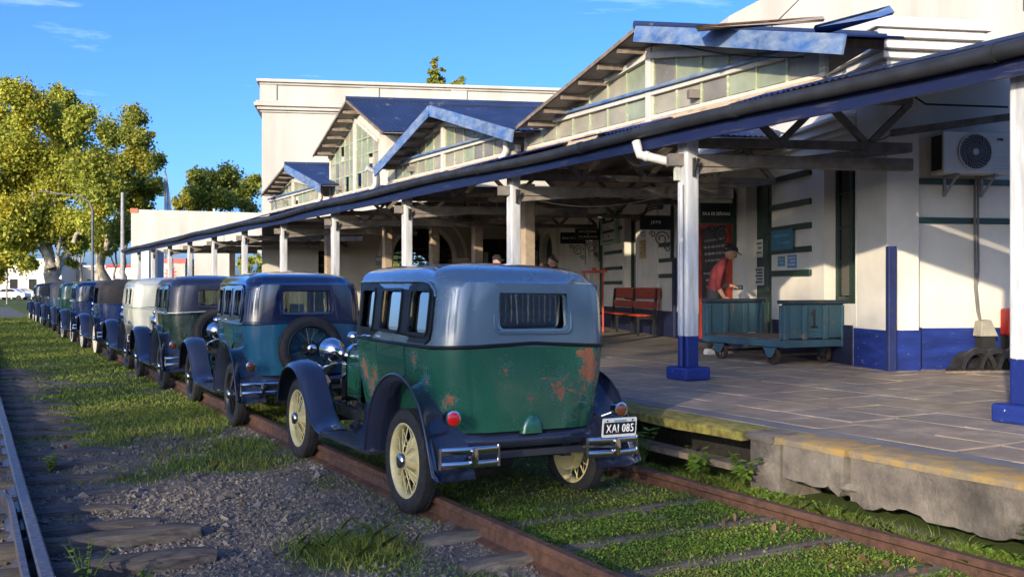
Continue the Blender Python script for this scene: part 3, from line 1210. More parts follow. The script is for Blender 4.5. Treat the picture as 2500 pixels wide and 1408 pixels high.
# ------------------------------------------------------------------ posts and trusses
POST_S = [4.94 + 4.27 * k for k in range(12)]
PXX = 7.5
plabel = ['nearest blue-footed white post at the right edge', 'white post with blue foot and elbow drainpipe, beside the trolley', 'slim white post behind the grey roof of the green car']
for k, s in enumerate(POST_S):
    lab = plabel[k] if k < 3 else 'white canopy post of the front row, %s from the right edge' % ['', '', '', 'fourth', 'fifth', 'sixth', 'seventh', 'eighth', 'ninth', 'tenth', '11th', '12th'][k]
    t = thing('canopy_post', lab, 'post', (PXX, s, PZ), group='front row canopy posts')
    w = 0.092 if k < 2 else 0.085
    g = G()
    g.box(-w, w, -w, w, 0.14, 2.95)
    g.build('shaft', m_post, t, bevel=0.02)
    g = G()
    g.box(-0.19, 0.19, -0.19, 0.19, 0.0, 0.155)
    g.build('foot', m_blue, t, bevel=0.025)
    g = G()
    g.beam((0, -w - 0.02, 2.45), (0, -w - 0.10, 2.60), 0.03, 0.03).beam((0, -w - 0.02, 2.62), (0, -w - 0.02, 2.4), 0.04, 0.02)
    g.build('hook', m_wire, t)
    if k == 1:
        g = G()
        g.tube([(-w - 0.035, -0.03, 0.16), (-w - 0.035, -0.03, 2.3)], 0.028, 8)
        g.build('conduit', m_post, t, 50)
        g = G()
        g.tube([(-w - 0.035, -0.03, 1.63), (-w - 0.035, -0.03, 1.68)], 0.036, 8)
        g.build('clip', m_trim, t, 50)
        g = G()
        g.box(-w - 0.07, -w - 0.005, 0.02, 0.07, 2.36, 2.56)
        g.build('switch_box', plain('box_cream', (0.5, 0.5, 0.4), 0.5), t)
    if k > 9:
        continue
    # truss from this post back towards the wall
    L = max(2.2, min(9.0, (OB - Vector((PXX, s, 0))).dot(PB) - 0.1))
    T = thing('roof_truss', 'timber lattice truss behind the %s front post from the right' % ['first', 'second', 'third', 'fourth', 'fifth', 'sixth', 'seventh', 'eighth', 'ninth', 'tenth'][k], 'truss', (PXX, s, 3.2), group='canopy trusses')
    P = Vector((PXX, s, 0))
    q = lambda l, z: P + PB * l + Vector((0, 0, z))
    if k >= 1:
        g = G()
        g.beam(q(-0.25, 3.14), q(min(L, 3.6), 3.14), 0.13, 0.15)
        g.build('tie_beam', m_truss, T, world=True, bevel=0.01)
    if k > 5:
        g = G()
        g.beam(q(0.1, 3.02), q(1.6, 3.4), 0.07, 0.09)
        g.build('raking_strut', m_truss, T, world=True)
        continue
    g = G()
    g.beam(q(0.0, 3.36), q(L, 3.36), 0.09, 0.10)
    g.build('lower_chord', m_truss, T, world=True, bevel=0.008)
    g = G()
    g.beam(q(0.0, 3.93), q(L, 3.93), 0.09, 0.10)
    g.build('upper_chord', m_truss, T, world=True)
    g = G()
    g.beam(q(0.1, 3.02), q(min(L, 4.2), 3.34), 0.07, 0.09)
    g.build('raking_strut', m_truss, T, world=True, bevel=0.008)
    n = max(3, int(L / 0.52))
    for j in range(n):
        l0, l1 = L * j / n, L * (j + 1) / n
        g = G()
        a, b = (3.40, 3.89) if j % 2 == 0 else (3.89, 3.40)
        g.beam(q(l0 + 0.03, a), q(l1 - 0.03, b), 0.07, 0.075)
        g.build('diagonal', m_truss, T, world=True)
# lattice girder running along the posts
T = thing('lattice_girder', 'timber lattice girder running along the front posts under the eaves', 'girder', (PXX, 4, 3.4))
g = G()
g.beam((PXX + 0.02, S0, 3.46), (PXX + 0.02, S1, 3.46), 0.1, 0.1)
g.build('chord', m_truss, T, world=True)
# inner posts
for (px, dep, lab) in ((1287, 18.2, 'thick tan inner post beside the slim white post'), (1165, 24.5, 'thin cream inner post left of the dark doorway'), (1060, 26.0, 'thin cream inner post in front of the big arch'),
                       (945, 26.5, 'brown inner post at the left of the big arch'), (803, 29.5, 'brown inner post beside the dark window'), (567, 45.0, 'dark inner post before the far arched opening')):
    p = at_depth(px, 700, dep)
    t = thing('inner_post', lab, 'post', (p.x, p.y, PZ), group='inner canopy posts')
    g = G()
    g.box(-0.11, 0.11, -0.11, 0.11, 0, 3.0)
    g.build('shaft', m_tan if dep > 20 else m_tan, t, bevel=0.015)
    g = G()
    g.box(-0.17, 0.17, -0.17, 0.17, 0, 0.15)
    g.build('foot', m_blue, t, bevel=0.02)
# elbow of drainpipe from gutter to post
t = thing('drainpipe', 'white plastic drainpipe elbow from gutter to post', 'pipe', (PXX, 9.2, 3.2))
g = G()
pa, pb, pc = at_x(1553, 345, GUT - 0.02), at_x(1562, 378, GUT), at_x(1664, 402, PXX - 0.06)
g.tube([pa, pa * 0.4 + pb * 0.6, pb, pb * 0.8 + pc * 0.2, pc], 0.055, 12)
g.build('pipe', m_trim, t, 50, world=True)
g = G()
g.tube([pb * 0.87 + pc * 0.13, pb * 0.78 + pc * 0.22], 0.065, 12)
g.build('collar', m_trim, t, 50, world=True)

# ------------------------------------------------------------------ station wall with doors and windows
wallb = thing('station_wall', 'long white station wall with green doors and dark ledges', 'wall', mat=MBLD)
WT = 4.75
fB = lambda u, v, w: (w, u, v)


def px_d(px, a=0.0):
    return d_of(px, a)


OPEN = [  # kind, d0, d1, z0, z1
    ('window', px_d(2088), px_d(2012), 1.40, 3.60), ('door', px_d(1884), px_d(1822), PZ, 3.50), ('window', px_d(1552), px_d(1524), 1.15, 3.42), ('door', px_d(1472), px_d(1448), PZ, 3.30), ('arch', px_d(1352), px_d(1322), PZ, 3.6)]
holes = []
for (kd, d0, d1, z0, z1) in OPEN:
    if kd == 'arch':
        r = (d1 - d0) / 2
        holes.append([(d0, z0 + 0.001), (d1, z0 + 0.001)] + [((d0 + d1) / 2 + r * math.cos(R(a)), z1 - 0.9 + 0.9 * math.sin(R(a))) for a in range(0, 181, 15)])
    else:
        holes.append([(d0, z0 + 0.001), (d1, z0 + 0.001), (d1, z1), (d0, z1)])
g = G()
g.plate([(0.8, 0.3), (25.0, 0.3), (25.0, WT), (0.8, WT)], holes, fB, 0.34)
g.build('wall_face', m_white, wallb)
m_pane = glassy('window_glass', (0.45, 0.5, 0.5), 1.6, 0.03, 0.5)
for (kd, d0, d1, z0, z1) in OPEN:
    if kd == 'window':
        w = G()
        for (a, b, c, d) in ((d0, d0 + 0.07, z0, z1), (d1 - 0.07, d1, z0, z1), (d0, d1, z0, z0 + 0.1), (d0, d1, z1 - 0.08, z1), ((d0 + d1) / 2 - 0.05, (d0 + d1) / 2 + 0.05, z0, z1)):
            w.box(0.18, 0.25, a + 0.002, b - 0.002, c + 0.002, d - 0.002)
        wo = w.build('window', m_green, wallb)
        nr = 4
        for c in range(2):
            for r in range(nr):
                u0 = d0 + 0.07 if c == 0 else (d0 + d1) / 2 + 0.05
                u1 = (d0 + d1) / 2 - 0.05 if c == 0 else d1 - 0.07
                v0, v1 = z0 + 0.1 + (z1 - z0 - 0.18) * r / nr, z0 + 0.1 + (z1 - z0 - 0.18) * (r + 1) / nr
                g = G()
                g.box(0.212, 0.218, u0, u1, v0 + 0.012, v1 - 0.012)
                g.build('pane', m_pane, wo)
                g = G()
                g.box(0.2, 0.235, u0, u1, v1 - 0.013, v1 + 0.013)
                g.build('glazing_bar', m_green, wo)
    else:
        g = G()
        g.box(0.20, 0.26, d0 + 0.002, d1 - 0.002, z0 + 0.002, z1 - 0.002)
        do = g.build('door', m_green, wallb)
        for (v0, v1) in ((z0 + 0.12, z0 + 0.85), (z0 + 1.0, z0 + 1.9), (z0 + 2.02, z1 - 0.12)):
            for c in range(2):
                u0 = d0 + 0.1 + c * (d1 - d0 - 0.15) / 2
                u1 = u0 + (d1 - d0 - 0.3) / 2
                g = G()
                g.box(0.185, 0.205, u0, u1, v0, v1)
                g.build('door_panel', m_green, do, bevel=0.008)
        g = G()
        g.lathe([(0, 0), (0.03, 0), (0.03, 0.05), (0, 0.06)], 10, Matrix.Translation((0.19, d0 + 0.12, PZ + 1.05)) @ Matrix.Rotation(R(-90), 4, 'Y'))
        g.build('door_handle', m_chrome, do)
        g = G()
        g.box(-0.06, 0.2, d0 - 0.05, d1 + 0.05, 0.4, PZ + 0.06)
        g.build('door_step', m_conc, wallb)
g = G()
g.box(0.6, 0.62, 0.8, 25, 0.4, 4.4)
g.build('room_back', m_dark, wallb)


def ledges(px0, px1, pys, pref):
    d0, d1 = px_d(px0), px_d(px1)
    for py in pys:
        z = z_on(pref, py)
        g = G()
        g.box(-0.05, -0.002, d0 + 0.02, d1 - 0.02, z - 0.045, z + 0.045)
        g.build('ledge', m_green, wallb, bevel=0.006)


ledges(1984, 1882, (432, 500, 556, 611, 666), 1932)
ledges(1646, 1612, (597, 635, 673), 1630)
ledges(1520, 1478, (480, 520, 560, 616, 655, 690), 1500)
ledges(1782, 1772, (597, 640, 673), 1778)
# blue dado
prev = 0.82
for (kd, d0, d1, z0, z1) in OPEN + [('end', 24.98, 25, 0, 0)]:
    if kd == 'window':
        continue
    g = G()
    g.box(-0.022, -0.001, prev + 0.06, d0 - 0.06, 0.4, PZ + 0.56)
    g.build('dado', plain('dark_navy_dado', (0.010, 0.014, 0.045), 0.6, var=0.3) if prev < 1 else wallb.children[-1].data.materials[0] if wallb.children[-1].name.startswith('dado') else m_fascia, wallb)
    prev = d1
# pilasters and mouldings
for (px0, px1, pr) in ((1608, 1582, 0.05), (1440, 1425, 0.06), (1365, 1356, 0.12)):
    g = G()
    g.box(-pr, -0.002, px_d(px0), px_d(px1), PZ + 0.57, WT - 0.3)
    g.build('pilaster', m_white, wallb, bevel=0.01)
for (z0, z1, pr) in ((3.80, 3.88, 0.06), (3.88, 4.00, 0.12), (4.00, 4.06, 0.2)):
    g = G()
    g.box(-pr, -0.003, 0.82, 24.9, z0, z1 - 0.003)
    g.build('moulding', m_white, wallb, bevel=0.01)
# arch surround
_, d0, d1, z0, z1 = OPEN[-1]
for k, (rr_, pr) in enumerate(((0.22, 0.06), (0.36, 0.03))):
    r = (d1 - d0) / 2
    c = (d0 + d1) / 2
    ins = [(c + (r + rr_ - 0.16) * math.cos(R(a)), z1 - 0.9 + (0.9 + rr_ - 0.16) * math.sin(R(a))) for a in range(0, 181, 12)]
    outs = [(c + (r + rr_) * math.cos(R(a)), z1 - 0.9 + (0.9 + rr_) * math.sin(R(a))) for a in range(180, -1, -12)]
    g = G()
    g.plate(ins + outs, [], lambda u, v, w: (-pr + w, u, v), pr - 0.004)
    g.build('arch_moulding', m_white, wallb)

# ------------------------------------------------------------------ near corner with the air conditioner
acw = thing('corner_wall', 'white corner wall with blue dado beside the nearest post', 'wall', mat=MBLD)
g = G()
g.box(0.0, 0.46, 0.0, 0.79, 0.3, 4.75)
g.build('pier', m_white, acw, bevel=0.01)
g = G()
g.box(0.461, 7.0, 0.14, 0.5, 0.3, 4.75)
g.build('wall_face', m_white, acw)
m_dadob = worn('bright_dado', (0.014, 0.032, 0.19), (0.40, 0.40, 0.42), 0.335, 6, 0.5, (1, 1, 4.5), 0.45)
g = G()
g.box(-0.015, 0.475, -0.015, 0.85, 0.4, PZ + 0.53)
g.build('dado', m_dadob, acw, bevel=0.004)
g = G()
g.box(0.476, 7.0, 0.122, 0.138, 0.4, PZ + 0.55)
g.build('dado', m_dadob, acw)
g = G()
g.box(0.475, 0.56, 0.10, 0.121, 0.4, PZ + 0.56)
g.build('dark_strip', m_fascia, acw)
g = G()
g.box(-0.03, 0.085, -0.10, -0.016, PZ, PZ + 1.63)
g.build('rubbing_post', worn('navy_post', (0.012, 0.02, 0.09), (0.03, 0.03, 0.05), 0.42, 10), acw, bevel=0.01)
for py in (443, 538):
    z = EYE + (700 - py) / 2400 * 13.1
    g = G()
    g.box(0.47, 6.0, 0.10, 0.139, z - 0.04, z + 0.04)
    g.build('ledge', m_green, acw, bevel=0.006)
# steel angle bar across the wall
g = G()
pa, pb = at_depth(2178, 325, 12.75), at_depth(2470, 285, 12.9)
g.beam(pa, pb, 0.08, 0.09)
o = g.build('steel_bar', m_truss, None)
tag(o, 'brown steel bar running along the wall above the air conditioner', 'bar')
# cornice above the canopy at the corner
for i, (z0, z1, pr) in enumerate(((4.30, 4.36, 0.05), (4.62, 4.72, 0.10), (4.72, 4.84, 0.20), (4.84, 4.95, 0.28), (4.95, 5.02, 0.34), (5.02, 5.10, 0.30))):
    g = G()
    g.box(-pr, 0.95 + pr, -pr, 0.9, z0, z1 - 0.002)
    g.box(-pr + 0.05, 0.5, 0.9, 12.0, z0, z1 - 0.002)
    g.build('cornice', m_white, acw, bevel=0.012)
g = G()
g.box(0.0, 0.95, 0.0, 0.88, 4.76, 5.02)
g.box(0.02, 0.48, 0.9, 12.0, 4.2, 5.0)
g.build('parapet', m_white, acw)
# tall white volume behind the corner
hi = thing('upper_wall', 'tall plain white wall rising behind the corner cornice', 'wall', mat=MBLD)
g = G()
pl = []
for (px, py) in ((1775, 60), (1780, 40), (1850, 3), (1960, -55), (2900, -55), (2900, 250), (1775, 250)):
    k = (px - 1250) / 2400
    # plane d = 7 of the station frame
    ox = OB + BB * 7.0
    r = ray(px, py)
    den = r.dot(BB)
    tt = ((ox - CAMP).dot(BB)) / den
    P = CAMP + r * tt
    pl.append(((P - OB).dot(PB), P.z))
g.plate(pl, [], lambda u, v, w: (u, 7.0 + w, v), 3.0)
g.build('wall_face', m_block, hi)

# ------------------------------------------------------------------ far block closing the yard
blk = thing('white_block', 'tall white building with stepped cornice behind the gables', 'building', mat=MBLD)
A0, A1, DF = -10.28, 9.0, 25.0
r_c, r_h = px_d, None


def a_of(px, d=DF):
    k = (px - 1250) / 2400
    o = OB + BB * d
    ox, oy = o.x * CT - o.y * ST, o.x * ST + o.y * CT
    bx, by = PB.x * CT - PB.y * ST, PB.x * ST + PB.y * CT
    return (ox - k * oy) / (k * by - bx)


def zf(px, py, d=DF):
    p = OB + BB * d + PB * a_of(px, d)
    return EYE + (700 - py) / 2400 * (p.x * ST + p.y * CT)


def arch_poly(c, r, zs, z0):
    return [(c - r, z0), (c + r, z0)] + [(c + r * math.cos(R(a)), zs + r * math.sin(R(a))) for a in range(0, 181, 12)]


ac, ar = a_of(1033), (a_of(1106) - a_of(959)) / 2
azs = zf(1033, 556) - ar
dr = [(a_of(1178), PZ), (a_of(1242), PZ), (a_of(1242), zf(1210, 583)), (a_of(1178), zf(1210, 583))]
wi = [(a_of(777), 1.2), (a_of(806), 1.2), (a_of(806), zf(790, 612)), (a_of(777), zf(790, 612))]
ZT = 9.15
g = G()
g.plate([(A0, 0.3), (A1, 0.3), (A1, ZT), (A0, ZT)], [arch_poly(ac, ar, azs, PZ + 0.001), dr, wi], lambda u, v, w: (u, DF + w, v), 0.5)
g.build('front_wall', m_block, blk)
g = G()
g.box(A0, A0 + 0.5, DF + 0.51, DF + 14, 0.3, ZT - 0.01)
g.build('side_wall', m_block, blk)
g = G()
g.box(A0 + 0.5, A1, DF + 13, DF + 13.4, 4.5, ZT - 0.01)
g.box(A0 + 0.3, A1, DF + 0.3, DF + 13.2, ZT - 1.0, ZT - 0.9)
g.build('roof', m_block, blk)
for (z0, z1, pr) in ((8.02, 8.10, 0.06), (8.10, 8.22, 0.16), (8.22, 8.36, 0.26), (8.36, 8.44, 0.20), (ZT - 0.12, ZT - 0.04, 0.08), (ZT - 0.04, ZT + 0.08, 0.18)):
    g = G()
    g.box(A0 - pr, A1, DF - pr, DF - 0.002, z0, z1 - 0.003)
    g.box(A0 - pr, A0 - 0.002, DF + 0.0, DF + 14, z0, z1 - 0.003)
    g.build('cornice', m_block, blk, bevel=0.02)
for px in (655, 905, 1120):
    g = G()
    a = a_of(px)
    g.box(a - 0.3, a + 0.3, DF - 0.06, DF - 0.003, 8.45, ZT - 0.13)
    g.build('pilaster', m_block, blk)
# arch surround and passage
for (dr_, pr, wd) in ((0.14, 0.05, 0.14), (0.55, 0.04, 0.10)):
    ins = [(ac + (ar + dr_ - wd) * math.cos(R(a)), azs + (ar + dr_ - wd) * math.sin(R(a))) for a in range(0, 181, 10)]
    outs = [(ac + (ar + dr_) * math.cos(R(a)), azs + (ar + dr_) * math.sin(R(a))) for a in range(180, -1, -10)]
    g = G()
    g.plate(ins + outs, [], lambda u, v, w: (u, DF - pr + w, v), pr - 0.004)
    g.build('arch_moulding', m_white, blk)
for sgn in (-1, 1):
    g = G()
    c = ac + sgn * (ar + 0.3)
    g.box(c - 0.32, c + 0.32, DF - 0.09, DF - 0.05, azs - 0.12, azs)
    g.build('impost', m_white, blk, bevel=0.01)
m_pass = plain('passage_wall', (0.16, 0.15, 0.14), 0.9, var=0.2)
g = G()
g.box(ac - ar - 1.4, ac - ar - 1.2, DF + 0.51, DF + 9, 0.3, 4.6)
g.box(ac + ar + 0.6, ac + ar + 0.8, DF + 0.51, DF + 9, 0.3, 4.6)
g.box(ac - ar - 1.4, ac + ar + 0.8, DF + 0.51, DF + 9, 4.61, 4.7)
g.build('passage', m_pass, blk)
ar2 = 1.35
ac2 = a_of(990, DF + 9)
g = G()
g.plate([(ac - ar - 3.4, 0.3), (ac + ar + 0.6, 0.3), (ac + ar + 0.6, 4.6), (ac - ar - 3.4, 4.6)], [arch_poly(ac2, ar2, zf(990, 612, DF + 9) - ar2, 0.55)], lambda u, v, w: (u, DF + 9 + w, v), 0.4)
g.build('passage_end', m_pass, blk)
for k in range(3):
    g = G()
    g.box(ac - ar - 1.2, ac + ar + 0.6, DF + 2.4, DF + 2.5, 3.1 - 0.22 * k, 3.18 - 0.22 * k)
    g.build('shutter_slat', m_truss, blk)
g = G()
g.box(dr[0][0] + 0.01, dr[1][0] - 0.01, DF + 0.3, DF + 0.34, PZ, dr[2][1])
g.build('door', m_dark, blk)
g = G()
g.box(dr[0][0] + 0.08, dr[0][0] + 0.25, DF + 0.22, DF + 0.28, PZ, dr[2][1] - 0.5)
g.build('door_leaf', m_trim, blk)
wo = G()
wo.box(wi[0][0], wi[1][0], DF + 0.2, DF + 0.24, wi[0][1], wi[2][1])
wo = wo.build('window', m_dark, blk)
for k in range(5):
    z = wi[0][1] + (wi[2][1] - wi[0][1]) * (k + 0.5) / 5
    g = G()
    g.box(wi[0][0], wi[1][0], DF + 0.1, DF + 0.14, z - 0.03, z + 0.03)
    g.build('glazing_bar', m_green, wo)
# segmental hood over that window
c = a_of(800)
for dz in (0.0, 0.16):
    g = G()
    g.tube([(c + x, DF - 0.06, zf(800, 592) - dz + 0.22 * (1 - (x / 0.72) ** 2)) for x in np.linspace(-0.72, 0.72, 13)], 0.035, 6)
    g.build('window_hood', m_green, blk, 50)
g = G()
g.box(a_of(917), a_of(938), DF - 0.05, DF - 0.01, zf(927, 648), zf(927, 625))
o = g.build('notice', plain('notice_blue', (0.22, 0.32, 0.42), 0.6), blk)

# ------------------------------------------------------------------ white end pavilion beyond the canopy
pv = at_depth(320, 700, 59.0)
PM = Matrix.Translation((pv.x, pv.y, 0)) @ Matrix.Rotation(-BANG, 4, 'Z')
pav = thing('end_pavilion', 'low white flat-topped pavilion at the far end of the canopy', 'building', mat=PM)


def pa_of(px):
    k = (px - 1250) / 2400
    ox, oy = pv.x * CT - pv.y * ST, pv.x * ST + pv.y * CT
    bx, by = PB.x * CT - PB.y * ST, PB.x * ST + PB.y * CT
    return (ox - k * oy) / (k * by - bx)


zp = lambda py: EYE + (700 - py) / 2400 * 60
g = G()
wid = pa_of(690)
c1 = (pa_of(562) + pa_of(650)) / 2
r1 = (pa_of(650) - pa_of(562)) / 2
g.plate([(0, 0), (wid, 0), (wid, zp(520)), (0, zp(514))], [[(pa_of(384), 0.6), (pa_of(474), 0.6), (pa_of(474), zp(617)), (pa_of(384), zp(617))],
        [(c1 - r1, 0.6), (c1 + r1, 0.6)] + [(c1 + r1 * math.cos(R(a)), zp(630) + 0.42 * math.sin(R(a))) for a in range(0, 181, 15)]], lambda u, v, w: (u, w, v), 0.4)
g.build('front_wall', m_block, pav)
g = G()
g.box(0, 0.4, 0.41, 8, 0, zp(516))
g.build('side_wall', m_block, pav)
g = G()
g.box(pa_of(352) - 0.02, pa_of(385), -2.6, -0.005, 0, zp(610))
g.build('buttress', m_white, pav)
g = G()
g.box(-0.05, 0.4, -0.05, 0.0, zp(522), zp(512))
g.build('corner_tile', plain('terracotta', (0.5, 0.16, 0.08), 0.8), pav)

# ------------------------------------------------------------------ lamps hanging under the canopy
m_shade = plain('brown_enamel', (0.06, 0.035, 0.025), 0.6, var=0.3)
for (px, py, dep, w, lab) in ((1135, 525, 23, 46, 'conical brown pendant lamp before the big arch'), (944, 547, 28, 38, 'conical dark pendant lamp left of the big arch'), (547, 602, 48, 26, 'small dark pendant lamp near the far pavilion')):
    p = at_depth(px, py, dep)
    t = thing('pendant_lamp', lab, 'lamp', p, group='pendant lamps')
    r = w * dep / 2400 / 2
    g = G()
    g.lathe([(0.03, 0.26), (0.05, 0.22), (r * 0.55, 0.08), (r, -0.12), (r * 0.97, -0.13), (r * 0.5, 0.05), (0.02, 0.19)], 20)
    g.build('lamp_shade', m_shade, t, 40)
    g = G()
    g.tube([(0, 0, 0.2), (0, 0, 0.8)], 0.012, 6)
    g.build('rod', m_wire, t)
    g = G()
    g.lathe([(0.0, 0.0), (0.03, 0.0), (0.045, -0.06), (0.0, -0.12)], 10)
    g.build('bulb', plain('bulb_glass', (0.6, 0.6, 0.55), 0.2), t, 60)
# small hanging luggage shelf
p = at_depth(1192, 540, 24)
t = thing('hanging_shelf', 'small brown timber shelf hanging on two bars under the canopy', 'shelf', p)
g = G()
g.box(-0.3, 0.3, -0.12, 0.12, -0.03, 0.02)
g.build('shelf_board', m_tan, t)
for x in (-0.24, 0.24):
    g = G()
    g.box(x - 0.02, x + 0.02, -0.02, 0.02, 0.021, 0.9)
    g.build('hanger', m_tan, t)

# ================================================================== the row of old cars
# car frame: x to the right, y forwards, origin on the ground under the rear axle
def paint(name, col, rough=0.22, coat=0.6, dust=0.25):
    m = Mt(name)
    n = m.noise(3.0, 6, 0.6)
    c = m.mix(m.ramp(n, 0.35, 0.7), col, tuple(x * (1 - dust) + 0.012 for x in col))
    return m.set(c, m.rng(m.noise(8, 5), 0.35, 0.7, rough, rough * 1.9), 0, 0.5, coat)


def hero_paint():
    """dull green with blisters and rust where the paint has come off"""
    m = Mt('hero_green')
    p = m.tc()
    sep = m.n.new('ShaderNodeSeparateXYZ')
    m.l.new(p, sep.inputs[0])
    blobs = [((0.47, -0.5, 1.13), 0.13, 1.0), ((0.50, -0.5, 1.02), 0.13, 1.0), ((0.43, -0.5, 0.88), 0.12, 0.62), ((0.22, -0.5, 0.93), 0.22, 0.50), ((0.52, -0.45, 0.78), 0.10, 0.7), ((0.30, -0.5, 0.72), 0.10, 0.75),
             ((-0.22, -0.5, 1.08), 0.09, 0.52), ((-0.22, -0.5, 0.93), 0.08, 0.5), ((-0.02, -0.5, 0.85), 0.09, 0.6), ((-0.16, -0.46, 0.68), 0.08, 0.7),
             ((-0.68, 1.02, 0.80), 0.18, 0.85), ((-0.68, 0.86, 0.92), 0.14, 0.7), ((-0.68, 1.15, 0.95), 0.16, 0.8), ((-0.68, 0.75, 0.72), 0.12, 0.75), ((-0.70, 0.0, 1.1), 0.10, 0.62), ((-0.7, -0.2, 0.98), 0.12, 0.55), ((-0.6, -0.42, 0.85), 0.08, 0.7)]
    acc = None
    for (c, r, k) in blobs:
        vm = m.n.new('ShaderNodeVectorMath')
        vm.operation = 'DISTANCE'
        vm.inputs[1].default_value = c
        m.l.new(p, vm.inputs[0])
        f = m.rng(vm.outputs['Value'], r * 1.25, 0.0, 0.0, k)
        acc = f if acc is None else m.math('MAXIMUM', acc, f)
    n1 = m.noise(13, 9, 0.66, p, 0.7)
    n2 = m.noise(60, 5, 0.7)
    rustk = m.math('ADD', m.math('MULTIPLY', acc, 0.40), n1)
    rust = m.ramp(rustk, 0.715, 0.735)
    halo = m.ramp(m.math('ADD', m.math('MULTIPLY', acc, 0.42), m.noise(85, 3, 0.6)), 0.66, 0.72)
    base = m.mix(m.ramp(m.noise(2.2, 5), 0.3, 0.7), (0.010, 0.070, 0.042), (0.015, 0.095, 0.056))
    base = m.mix(m.ramp(m.noise(9, 6, 0.6, m.scaled(p, (1, 1, 0.1))), 0.55, 0.8), base, (0.020, 0.115, 0.072))
    base = m.mix(m.math('MULTIPLY', halo, 0.5), base, (0.055, 0.125, 0.09))
    rc = m.mix(n2, (0.13, 0.038, 0.018), (0.34, 0.13, 0.06))
    c = m.mix(rust, base, rc)
    h = m.math('SUBTRACT', m.math('MULTIPLY', halo, m.noise(85, 3, 0.6)), m.math('MULTIPLY', rust, 0.5))
    return m.set(c, m.mix(rust, m.mix(halo, (0.2, 0.2, 0.2), (0.5, 0.5, 0.5)), (0.85, 0.85, 0.85)), 0, 0.5, m.math('SUBTRACT', 0.6, m.math('MULTIPLY', rust, 0.6)), bump=h, bstr=0.5, bdist=0.008)


m_hgreen = hero_paint()
m_hroof = paint('faded_blue_grey', (0.080, 0.128, 0.170), 0.16, 0.8, 0.12)
m_cblack = paint('gloss_black', (0.006, 0.007, 0.010), 0.12, 0.8, 0.2)
m_fender = paint('navy_black_fender', (0.012, 0.016, 0.034), 0.10, 0.9, 0.15)
m_dullblack = paint('dull_black_fender', (0.018, 0.020, 0.030), 0.34, 0.3, 0.45)
m_rubber = plain('tyre_rubber', (0.016, 0.016, 0.017), 0.8, var=0.35, scale=20, bump=0.2, bscale=80)
m_white_wall = plain('white_wall', (0.62, 0.58, 0.46), 0.7, var=0.2)
m_yellow = plain('cream_yellow_wheel', (0.56, 0.48, 0.24), 0.45, var=0.2, scale=14)
m_bkwheel = plain('black_wheel', (0.012, 0.012, 0.014), 0.35)
m_crwheel = plain('cream_wheel', (0.55, 0.5, 0.36), 0.45, var=0.15)
m_cglass = glassy('car_glass', (0.82, 0.86, 0.80), 5.0, 0.015, 0.85)
m_inner = plain('dark_upholstery', (0.09, 0.07, 0.055), 0.85, var=0.3)
m_lens = Mt('red_lens').set((0.55, 0.008, 0.010), 0.12, 0, 0.6, 0.8)
m_amber = Mt('amber_lens').set((0.10, 0.03, 0.012), 0.12, 0, 0.6, 0.8)
m_hlens = plain('headlight_lens', (0.5, 0.5, 0.5), 0.1)
m_platewhite = plain('plate_white', (0.6, 0.6, 0.58), 0.5, var=0.1)
m_plateblack = plain('plate_black', (0.01, 0.01, 0.012), 0.45)
m_emblem = plain('emblem_blue', (0.01, 0.05, 0.30), 0.3)
m_oldchrome = Mt('old_chrome')
m_oldchrome = m_oldchrome.set((0.58, 0.58, 0.58), m_oldchrome.rng(m_oldchrome.noise(6, 4), 0.35, 0.7, 0.08, 0.22), 1.0)
m_lettercyan = plain('pale_blue_print', (0.20, 0.45, 0.62), 0.6)

ZW = [(0.62, .610, -.415), (0.70, .632, -.455), (0.85, .665, -.49), (1.0, .686, -.508), (1.15, .698, -.517), (1.215, .700, -.518), (1.285, .697, -.515), (1.33, .694, -.512), (1.45, .685, -.50),
      (1.595, .668, -.475), (1.615, .664, -.47), (1.665, .652, -.452)]
ROOF = [(.012, 1.70), (.038, 1.733), (.08, 1.76), (.15, 1.783), (.25, 1.802), (.37, 1.816), (.49, 1.825), (.60, 1.829)]


def lerp_z(z, i):
    for a, b in zip(ZW, ZW[1:]):
        if z <= b[0]:
            k = (z - a[0]) / (b[0] - a[0])
            return a[i] + (b[i] - a[i]) * k
    return ZW[-1][i]


def half_w(y, z):
    return lerp_z(z, 1) - 0.06 * max(0.0, (y - 0.25)) ** 1.4


def rear_y(x, z):
    return lerp_z(z, 2) - 0.02 * (1 - (x / 0.7) ** 2)


YS = [1.33, 1.24, 0.87, 0.70, 0.24, 0.09, -0.27, -0.295]
XS = [-0.44, -0.285, 0.0, 0.285, 0.44]
NC = 9


def ring(z, w, yr, rc, taper=1.0, yf=None):
    """U shaped plan ring from the front left post round the back to the front right post"""
    pts = []
    for y in YS:
        yy = y if yf is None else yf + (y - YS[-1]) / (YS[0] - YS[-1]) * 0 + (y - YS[0])
        pts.append((-(w - 0.06 * taper * max(0.0, (y - 0.25)) ** 1.4), y if yf is None else max(y - (YS[0] - yf) * (y - YS[-1]) / (YS[0] - YS[-1]), yr + rc), z))
    cy = yr + rc
    y_last = pts[-1][1]
    left = []
    for i in range(NC + 1):
        a = R(180 + 90 * i / NC)
        left.append((-(w - rc) + rc * math.cos(a), min(cy, y_last) + rc * math.sin(a) * (1 if True else 0), z))
    pts += left[1:]
    for x in XS:
        xx = x * min(1.0, (w - rc) / 0.46)
        pts.append((xx, min(cy, y_last) - rc - 0.02 * (1 - (x / 0.7) ** 2) + 0.02 * (1 - ((w - rc) / 0.7) ** 2) * 0 , z))
    n = len(pts)
    mirror = [(-p[0], p[1], p[2]) for p in reversed(pts[:len(YS) + NC])]
    return pts + mirror


def car_rings_lower():
    return [ring(z, w, yr + 0.02, 0.22) for (z, w, yr) in ZW[:6]]


